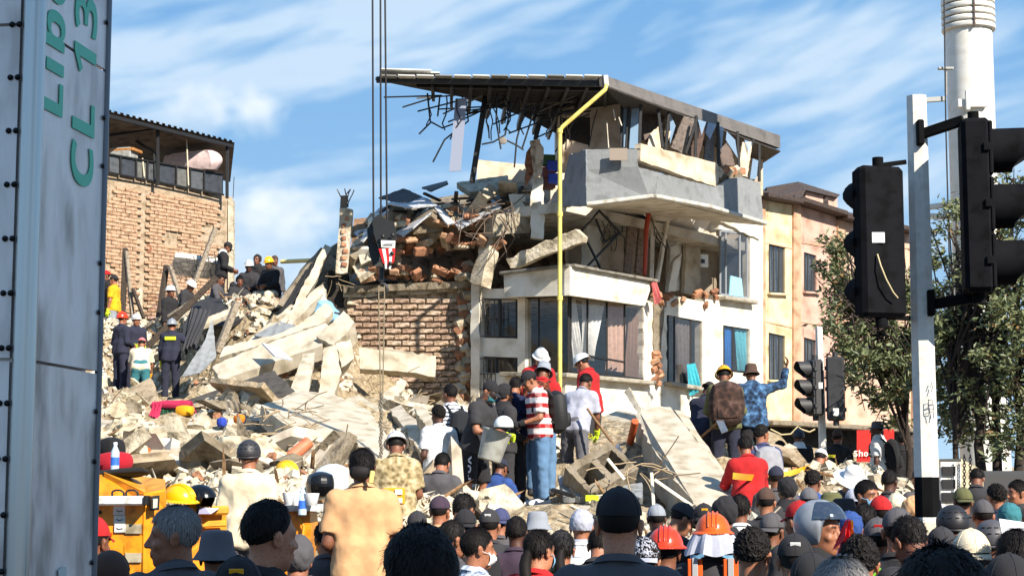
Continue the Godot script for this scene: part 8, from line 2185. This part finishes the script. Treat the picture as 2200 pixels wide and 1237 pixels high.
		[1788, 1056, 14.6, 150, "stand", "sun_hat", "olive", "slate", "short", "dark", 2, "person in olive brimmed hat", {}],
		[1926, 1058, 14.8, 175, "stand", "wrap", "cream", "cream", "long", "dark", 1, "person in cream knotted headcloth", {}],
		[1962, 1066, 14.2, 170, "stand", "hood", "beige", "beige", "long", "dark", 2, "person in beige hood beside the pole", {}],
		[1826, 1096, 12.0, 178, "stand", "wrap", "blue", "dark", "long", "dark", 2, "person in blue white flowered bandana", {"shirt_mat": floral}],
		[2130, 1120, 10.0, 180, "stand", "bike_helmet", "slate", "dark", "long", "dark", 2, "person in matt dark helmet beside the paper sheet", {}],
		[1000, 1092, 12.8, 178, "stand", "cap_back", "black", "black", "short", "dark", 2, "person in black cap between the raised gloves and the logo cap", {}],
		[640, 1150, 9.4, 178, "stand", "hood", "slate", "slate", "long", "dark", 1, "person in slate hooded jacket beside the yellow bin", {}],
		[1668, 1000, 19.5, 165, "stand2", "cap", "navy", "slate", "short", "dark", 2, "person with navy cap beside the red hoodie", {}],
		[1690, 1024, 18.5, 200, "stand", "hood", "black", "dark", "short", "dark", 3, "person with black hood behind the yellow tape", {}],
		[1748, 1010, 20, 150, "stand", "curly", "hair", "blue", "short", "dark", 2, "person with plain hair and blue shirt behind the slim pole", {}],
		[1738, 1046, 16.5, 175, "stand2", "cap", "grey", "dark", "short", "dark", 1, "person with grey cap in front of the slim pole", {}],
		[1812, 1070, 13.2, 185, "stand", "bucket", "dark", "dark", "short", "dark", 2, "person with dark bucket hat near the flowered bandana", {}],
		[1858, 1082, 12.4, 165, "stand2", "hair", "hair", "slate", "short", "dark", 1, "person with loose hair in front of the red cap", {}],
		[1976, 1004, 21.5, 200, "stand", "cap", "dark", "slate", "short", "dark", 1, "person with dark cap beside the black clothes", {}],
		[1912, 1010, 20.5, 150, "stand2", "fade", "hair", "dark", "short", "dark", 3, "person with cropped hair in front of the white shirt", {}],
		[1764, 966, 25, 150, "look_down", "cap", "white", "dark", "short", "dark", 1, "person with white cap under the shop ledge", {}],
		[1676, 946, 27, 175, "stand", "short", "hair", "teal", "short", "dark", 3, "person with cropped hair and teal shirt under the ledge", {}],
		[2068, 1046, 16.5, 185, "stand", "cap_back", "olive", "dark", "short", "dark", 2, "person with olive cap near the truck frame", {}],
		[2140, 1040, 17.5, 200, "stand", "curly", "hair", "navy", "short", "dark", 1, "person with short hair and navy shirt by the tree stems", {}],
		[2112, 1072, 14.2, 175, "stand", "cap", "slate", "red", "short", "dark", 1, "person with slate cap and red shirt by the truck fender", {}],
		[1646, 1046, 16.0, 165, "stand", "cap", "brown", "dark", "short", "dark", 1, "person with brown cap beside the pale boulder", {}],
		[1590, 1062, 15.0, 175, "stand", "hair", "hair", "white", "short", "dark", 2, "person with short hair and white shirt at the slab foot", {}],
		[1410, 1082, 15.5, 185, "stand", "cap", "steelgrey", "slate", "short", "dark", 3, "person with steel grey cap by the white laths", {}],
		[1110, 1110, 13.0, 175, "stand", "fade", "hair", "purple", "short", "dark", 3, "person with dark hair and purple shirt below the ledge", {}],
		[1290, 1140, 11.2, 165, "look_down", "short", "hair", "dark", "short", "dark", 1, "person with dark hair beside the white headscarf", {}],
		[1340, 1128, 12.5, 175, "stand2", "cap", "olive", "slate", "short", "dark", 2, "person with olive cap behind the tall man", {}],
		[700, 1120, 12.0, 200, "stand", "curly", "hair", "slate", "short", "dark", 1, "person with dark hair beside the beige sleeve", {}],
		[1955, 1118, 9.0, 200, "look_down", "hair", "hair", "dark", "short", "dark", 2, "person with smooth hair next to the pole foot", {}],
		[1660, 1100, 12.2, 150, "stand", "cap_back", "slate", "olive", "short", "dark", 2, "person with slate cap and olive shirt by the boulder", {}],
	]
	var who := {}
	for r in P:
		var t := person(r)
		who[r[11]] = t
	print("bodies ", bodies.size())
	# what they carry
	backpack("black backpack worn over the red and white stripes", who["person in red and white striped shirt and pale jeans"], mat(Color(0.07, 0.07, 0.075), 0.7, tex["weave"], 0.8))
	backpack("colourful patterned backpack worn over the red jacket", who["person in red jacket and grey bucket hat"], pattern_mat(Color(0.55, 0.35, 0.30), "packprint", ["101010", "8a2020", "d8c860", "e8e0e0"], 0.5))
	backpack("brown black backpack worn by the yellow helmet", who["rescuer in yellow helmet with a brown backpack"], pattern_mat(Color(0.36, 0.28, 0.25), "packdirt", ["302820", "a08878", "ffffff"], 0.9), Vector3(0.4, 0.5, 0.22))
	backpack("pale grey backpack worn over the dusk blue shirt", who["person in dusk blue shirt with a grey backpack"], cloth(Color(0.58, 0.58, 0.60)))
	backpack("black backpack worn over the white shirt", who["person in white shirt with striped sun hat and white scarf"], cloth(Color(0.07, 0.07, 0.08)))
	backpack("dark rucksack worn over the striped jersey", who["person in black and white striped jersey looking at the slab"], cloth(Color(0.10, 0.11, 0.13)), Vector3(0.28, 0.36, 0.14))
	backpack("dark rucksack worn by the masked flat haired person", who["person with flat black hair and pale mask"], cloth(Color(0.11, 0.11, 0.12)), Vector3(0.3, 0.38, 0.15))
	# printed letters on the knee shorts
	var fx: Node3D = who["person in black shirt and knee shorts tipping the grey bucket"]
	var tx := TextMesh.new(); tx.text = "FOX"; tx.font = sans(true); tx.font_size = 64; tx.pixel_size = 0.0024; tx.depth = 0.004
	var lm := MeshInstance3D.new(); lm.name = "lettering"; lm.mesh = tx; lm.material_override = cloth(Color(0.85, 0.85, 0.88))
	lm.transform = Transform3D(Basis(Vector3(0, 1, 0), Vector3(0, 0, 1), Vector3(1, 0, 0)) * Basis(Vector3.BACK, 0.0), Vector3(-0.215, 0.66, 0.05)); lm.basis = Basis(Vector3(0.05, 1, 0).normalized(), Vector3(0.3, 0, -0.95).normalized(), Vector3(-0.95, 0.05, -0.3).normalized())
	fx.add_child(lm, true)
	# sweat patch on the beige shirt, green print lines on a black shirt
	var gl: Node3D = who["person in slate cap and black shirt with green stripes"]
	var ls := S()
	for e in [[Vector3(-0.16, 1.42, -0.135), Vector3(-0.02, 1.30, -0.165)], [Vector3(0.02, 1.44, -0.13), Vector3(0.14, 1.28, -0.155)], [Vector3(0.08, 1.44, -0.125), Vector3(0.19, 1.32, -0.12)], [Vector3(-0.2, 1.30, -0.12), Vector3(0.0, 1.14, -0.165)], [Vector3(0.0, 1.14, -0.165), Vector3(0.18, 1.24, -0.13)]]: ls.bar(e[0], e[1], 0.012, 0.012)
	part(gl, "printed_line", ls, cloth(Color(0.55, 0.85, 0.25)))
	var wo: Node3D = who["woman in beige shirt with black hair tied in a bun"]
	var clip := S(); clip.box(Transform3D(Basis(Vector3.BACK, 0.15), Vector3(-0.055, 1.56, -0.135)), Vector3(0.03, 0.085, 0.02), 0.006); part(wo, "hair_clip", clip, mat(Color(0.88, 0.80, 0.45), 0.4))
	var wj: Dictionary = bodies["stand2|short|long|0|0.01"].j if bodies.has("stand2|short|long|0|0.01") else joint_set(poses["stand2"])
	var br := S(); br.lathe([Vector2(0.036, -0.02), Vector2(0.05, 0.0), Vector2(0.036, 0.02)], Transform3D(Basis(Quaternion(Vector3.UP, (wj.lwri - wj.lelb).normalized())), wj.lwri), 12); part(wo, "bracelet", br, mat(Color(0.85, 0.26, 0.06), 0.6))
	# shovels
	for e in [[1262, 878, 1322, 960, 23.4, "long shovel handle held by the digging person"], [1500, 945, 1545, 905, 24.4, "wooden tool handle held beside the yellow helmet"]]:
		var sh := thing("shovel", e[5], "shovel")
		var s := S(); s.tube([at(e[0], e[1], e[4]), at(e[2], e[3], e[4] - 0.3)], [0.018], 8); part(sh, "handle", s, wood)
		s = S(); slab(s, [at(e[2] - 6, e[3] - 2, e[4] - 0.3), at(e[2] + 8, e[3] - 6, e[4] - 0.3), at(e[2] + 20, e[3] + 20, e[4] - 0.45), at(e[2] + 6, e[3] + 26, e[4] - 0.45)], 0.012); part(sh, "blade", s, steel)

# ---------- small things ----------
func build_small_things():
	# bucket being tipped
	var bk := thing("bucket", "grey plastic bucket tilted in lime gloved hands", "bucket")
	var bt := Transform3D(Basis(Vector3.BACK, -0.28), at(1050, 990, 21.2))
	var s := S(); s.lathe([Vector2(0, 0), Vector2(0.135, 0), Vector2(0.145, 0.02), Vector2(0.175, 0.36), Vector2(0.185, 0.36), Vector2(0.185, 0.385), Vector2(0.168, 0.385), Vector2(0.135, 0.03), Vector2(0, 0.03)], bt, 26); part(bk, "body", s, mat(Color(0.60, 0.60, 0.57), 0.5, tex["wear"], 0.9))
	s = S()
	var hp_ := []
	for k in 9: hp_.append(bt * Vector3(0.18 * cos(k * PI / 8), 0.36 + 0.06 * sin(k * PI / 8), 0.16 * sin(k * PI / 8)))
	s.tube(hp_, [0.005], 5); part(bk, "handle", s, dark_metal)
	var wh := thing("white_helmet", "white cycling helmet hanging at the bucket rim", "helmet")
	s = S(); cap_grid(s, 0.12, 0.12, 0.14, at(1082, 914, 21.0), func(_a): return -0.2, 0.0, 100.0, 30, 12); part(wh, "shell", s, mat(Color(0.84, 0.85, 0.84), 0.35))
	s = S(); s.lathe([Vector2(0.122, 0.0), Vector2(0.126, -0.012), Vector2(0.118, -0.02)], Transform3D(Basis(), at(1082, 914, 21.0) + Vector3(0, -0.02, 0)), 26, 1.0, 1.15); part(wh, "rim", s, dark_metal)
	# crate under the pink cloth, dropped helmets and bags, bottles
	var cr := thing("plastic_crate", "green slatted plastic crate under the pink cloth", "crate")
	for k in 5:
		s = S(); s.box(Transform3D(Basis(), at(363, 884, 28.7) + Vector3(0, 0.035 * k - 0.06, 0)), Vector3(0.32, 0.022, 0.3), 0.004); part(cr, "slat", s, mat(Color(0.16, 0.34, 0.24), 0.6))
	for k in 5:
		s = S(); s.box(Transform3D(Basis(), at(363, 884, 28.7) + Vector3(0.15 - 0.075 * k, 0.015, 0.155)), Vector3(0.02, 0.2, 0.012), 0.003); part(cr, "stave", s, mat(Color(0.16, 0.34, 0.24), 0.6))
	var pc := Node3D.new(); pc.name = "pink_cloth"; add_child(pc); tag(pc, "crimson pink cloth spread over the green crate", "cloth")
	curtain(pc, pts([[326, 862, 28.6], [348, 866, 28.5], [336, 900, 28.3], [320, 896, 28.4]]), 3, cloth(Color(0.70, 0.14, 0.30)), "cloth")
	curtain(pc, pts([[385, 866, 28.5], [412, 862, 28.6], [428, 902, 28.3], [404, 906, 28.3]]), 3, cloth(Color(0.70, 0.14, 0.30)), "cloth")
	var pc2 := S(); pc2.lump(Transform3D(Basis(), at(368, 866, 28.7)), Vector3(0.62, 0.13, 0.34), 0.14, nz, 10, Vector3(3, 1, 0), 0.35); part(pc, "bunched_cloth", pc2, cloth(Color(0.70, 0.14, 0.30)))
	for e in [["yellow_bundle", "yellow strapped bundle beside the green crate", [398, 886, 28.3], Vector3(0.24, 0.16, 0.2), Color(0.86, 0.62, 0.06)], ["white_sack", "white crumpled sack on the lower debris", [355, 985, 22.6], Vector3(0.45, 0.38, 0.3), Color(0.84, 0.84, 0.86)], ["white_sack", "white plastic sack in front of the dark slab", [424, 972, 22.4], Vector3(0.34, 0.3, 0.3), Color(0.82, 0.82, 0.86)], ["orange_bundle", "bright orange netting bundle on the debris", [296, 985, 20.5], Vector3(0.24, 0.2, 0.2), Color(0.88, 0.36, 0.10)], ["red_bag", "crimson bag lying on the yellow loader", [246, 990, 13.2], Vector3(0.22, 0.13, 0.16), Color(0.66, 0.06, 0.14)], ["black_bag", "black plastic bag tied on the debris", [684, 1046, 16.5], Vector3(0.26, 0.22, 0.22), Color(0.04, 0.04, 0.045)], ["dark_bag", "dark bag at the debris edge by the totem", [240, 960, 18.0], Vector3(0.2, 0.2, 0.2), Color(0.07, 0.07, 0.08)], ["dark_jacket", "black folded jacket on the loader cover", [255, 1008, 13.0], Vector3(0.34, 0.05, 0.3), Color(0.06, 0.06, 0.06)], ["white_sack", "pale blue white sheet beside the black bag", [712, 1040, 17.5], Vector3(0.3, 0.3, 0.2), Color(0.80, 0.84, 0.88)], ["cream_sack", "cream dusty sack below the crate", [300, 918, 27.5], Vector3(0.4, 0.25, 0.3), Color(0.80, 0.76, 0.66)], ["yellow_rag", "yellow rag on the lower debris", [410, 1000, 20.8], Vector3(0.22, 0.06, 0.14), Color(0.88, 0.66, 0.16)], ["blue_rag", "small blue rag among the debris", [478, 906, 27.0], Vector3(0.12, 0.12, 0.1), Color(0.16, 0.26, 0.66)], ["orange_rag", "small orange rag among the debris", [516, 900, 26.5], Vector3(0.16, 0.12, 0.1), Color(0.9, 0.5, 0.1)]]:
		s = S(); s.lump(Transform3D(Basis(Vector3.UP, e[2][0] * 0.37), at(e[2][0], e[2][1], e[2][2])), e[3] * 1.15, 0.11 * e[3].length() * 2.0, nz, 9, Vector3(e[2][0], 0, 0), 0.65)
		single(e[0], e[1], e[0].split("_")[-1], s, cloth(e[4]) if e[0] != "black_bag" else mat(e[4], 0.25))
	for e in [["yellow hard hat lying on the skip rim", 388, 1072, 13.4, Color(0.90, 0.66, 0.04), 0.3], ["yellow hard hat half hidden in the rubble", 618, 1012, 19.0, Color(0.86, 0.68, 0.10), 0.5], ["black motorcycle helmet resting on the skip rim", 432, 1072, 13.5, Color(0.04, 0.04, 0.045), 0.2]]:
		var m := MeshInstance3D.new(); m.name = numbered("loose_helmet"); m.mesh = gear_mesh("hard_hat" if e[4].r > 0.5 else "moto_helmet"); m.material_override = mat(e[4], e[5]); m.position = at(e[1], e[2], e[3]) - Vector3(0, 0.06, 0); m.rotation = Vector3(0.1, 1.2, 0.1); add_child(m); tag(m, e[0], "helmet")
	for e in [[649, 1078, 12.8, "clear blue labelled water bottle on the bin lid"], [246, 985, 12.9, "blue labelled bottle standing in the crimson bag"]]:
		var b := thing("water_bottle", e[3], "bottle")
		var tr := Transform3D(Basis(), at(e[0], e[1], e[2]) - Vector3(0, 0.1, 0))
		s = S(); s.lathe([Vector2(0, 0), Vector2(0.03, 0), Vector2(0.032, 0.01), Vector2(0.032, 0.15), Vector2(0.013, 0.19), Vector2(0.013, 0.2)], tr, 14); part(b, "bottle", s, mat(Color(0.70, 0.78, 0.84), 0.15))
		s = S(); s.lathe([Vector2(0.033, 0.05), Vector2(0.033, 0.11)], tr, 14); part(b, "label_band", s, mat(Color(0.2, 0.4, 0.75), 0.4))
		s = S(); s.lathe([Vector2(0.015, 0.2), Vector2(0.015, 0.22), Vector2(0, 0.22)], tr, 12); part(b, "lid", s, mat(Color(0.85, 0.87, 0.9), 0.4))
	for e in [[620, 1078, 0.05], [634, 1080, 0.04], [668, 1080, 0.06]]:
		s = S(); s.lathe([Vector2(0, 0), Vector2(e[2] * 0.7, 0), Vector2(e[2], 0.09), Vector2(e[2] * 0.93, 0.09), Vector2(0, 0.02)], Transform3D(Basis(), at(e[0], e[1] + 6, 12.8)), 16)
		single("paper_cup", "white paper cup standing on the bin lid", "cup", s, mat(Color(0.86, 0.86, 0.85), 0.6), "cups on the bin lid")
	# pipes and tubes in the debris
	for e in [[578, 1020, 662, 950, 20.0, 0.075, Color(0.78, 0.44, 0.30), "thick salmon pipe leaning out of the rubble"], [252, 880, 262, 900, 27.4, 0.14, Color(0.72, 0.66, 0.54), "short wide tan tube end on the debris"], [1365, 905, 1352, 960, 23.4, 0.05, Color(0.80, 0.34, 0.14), "orange strap hanging at the slab corner"]]:
		s = S(); s.tube([at(e[0], e[1], e[4]), at(e[2], e[3], e[4] + 0.4)], [e[5]], 14); single("plastic_pipe", e[7], "pipe", s, mat(e[6], 0.55, tex["wear"], 0.9))
	var tool := S(); tool.bar(at(1186, 1052, 21.0), at(1236, 1066, 20.9), 0.09, 0.05, 0.01); tool.bar(at(1222, 1048, 20.9), at(1236, 1066, 20.9), 0.03, 0.03, 0.004)
	single("pick_head", "dark iron tool lying beside the jeans' feet", "tool", tool, dark_metal)
	var gl := S(); gl.lump(Transform3D(Basis(), at(1272, 1072, 20.4)), Vector3(0.16, 0.07, 0.1), 0.05, nz, 5); single("dropped_glove", "lime glove dropped on the ledge slab", "glove", gl, cloth(COLORS.lime))
	# bracelet of orange on the woman's arm, sheet of paper, small flag
	var pp := S(); slab(pp, [at(2148, 1114, 8.4), at(2204, 1122, 8.4), at(2206, 1176, 8.3), at(2160, 1178, 8.3)], 0.003); var paper := thing("paper_sheet", "white paper sheet with faint lines held up in the crowd", "paper"); part(paper, "sheet", pp, mat(Color(0.84, 0.84, 0.85), 0.8))
	var tl := S()
	for k in 4: tl.bar(at(2160, 1140 + 6 * k, 8.33), at(2180 - 3 * k, 1141 + 6 * k, 8.33), 0.003, 0.002)
	part(paper, "writing", tl, mat(Color(0.5, 0.5, 0.52), 0.9))
	var fl_ := Node3D.new(); fl_.name = "red_flag"; add_child(fl_); tag(fl_, "small red and yellow cloth beside the motorcyclist's chin", "cloth")
	curtain(fl_, pts([[1818, 1116, 8.9], [1826, 1120, 8.9], [1822, 1186, 8.8], [1800, 1168, 8.8]]), 2, cloth(Color(0.80, 0.09, 0.12)), "red_cloth"); curtain(fl_, pts([[1826, 1116, 8.92], [1832, 1120, 8.92], [1829, 1150, 8.9], [1825, 1150, 8.9]]), 1, cloth(Color(0.92, 0.78, 0.1)), "yellow_cloth")
	var phone := thing("yellow_case", "small yellow box with white labels held at the camouflage shirt's hip", "case")
	s = S(); s.box(Transform3D(Basis(), at(846, 1066, 16.6)), Vector3(0.21, 0.16, 0.1), 0.012); part(phone, "box", s, mat(Color(0.90, 0.58, 0.05), 0.5))
	for k in 2:
		s = S(); s.box(Transform3D(Basis(), at(856, 1057 + 18 * k, 16.54)), Vector3(0.07, 0.05, 0.01), 0.002); part(phone, "white_label", s, mat(Color(0.85, 0.85, 0.82), 0.6))
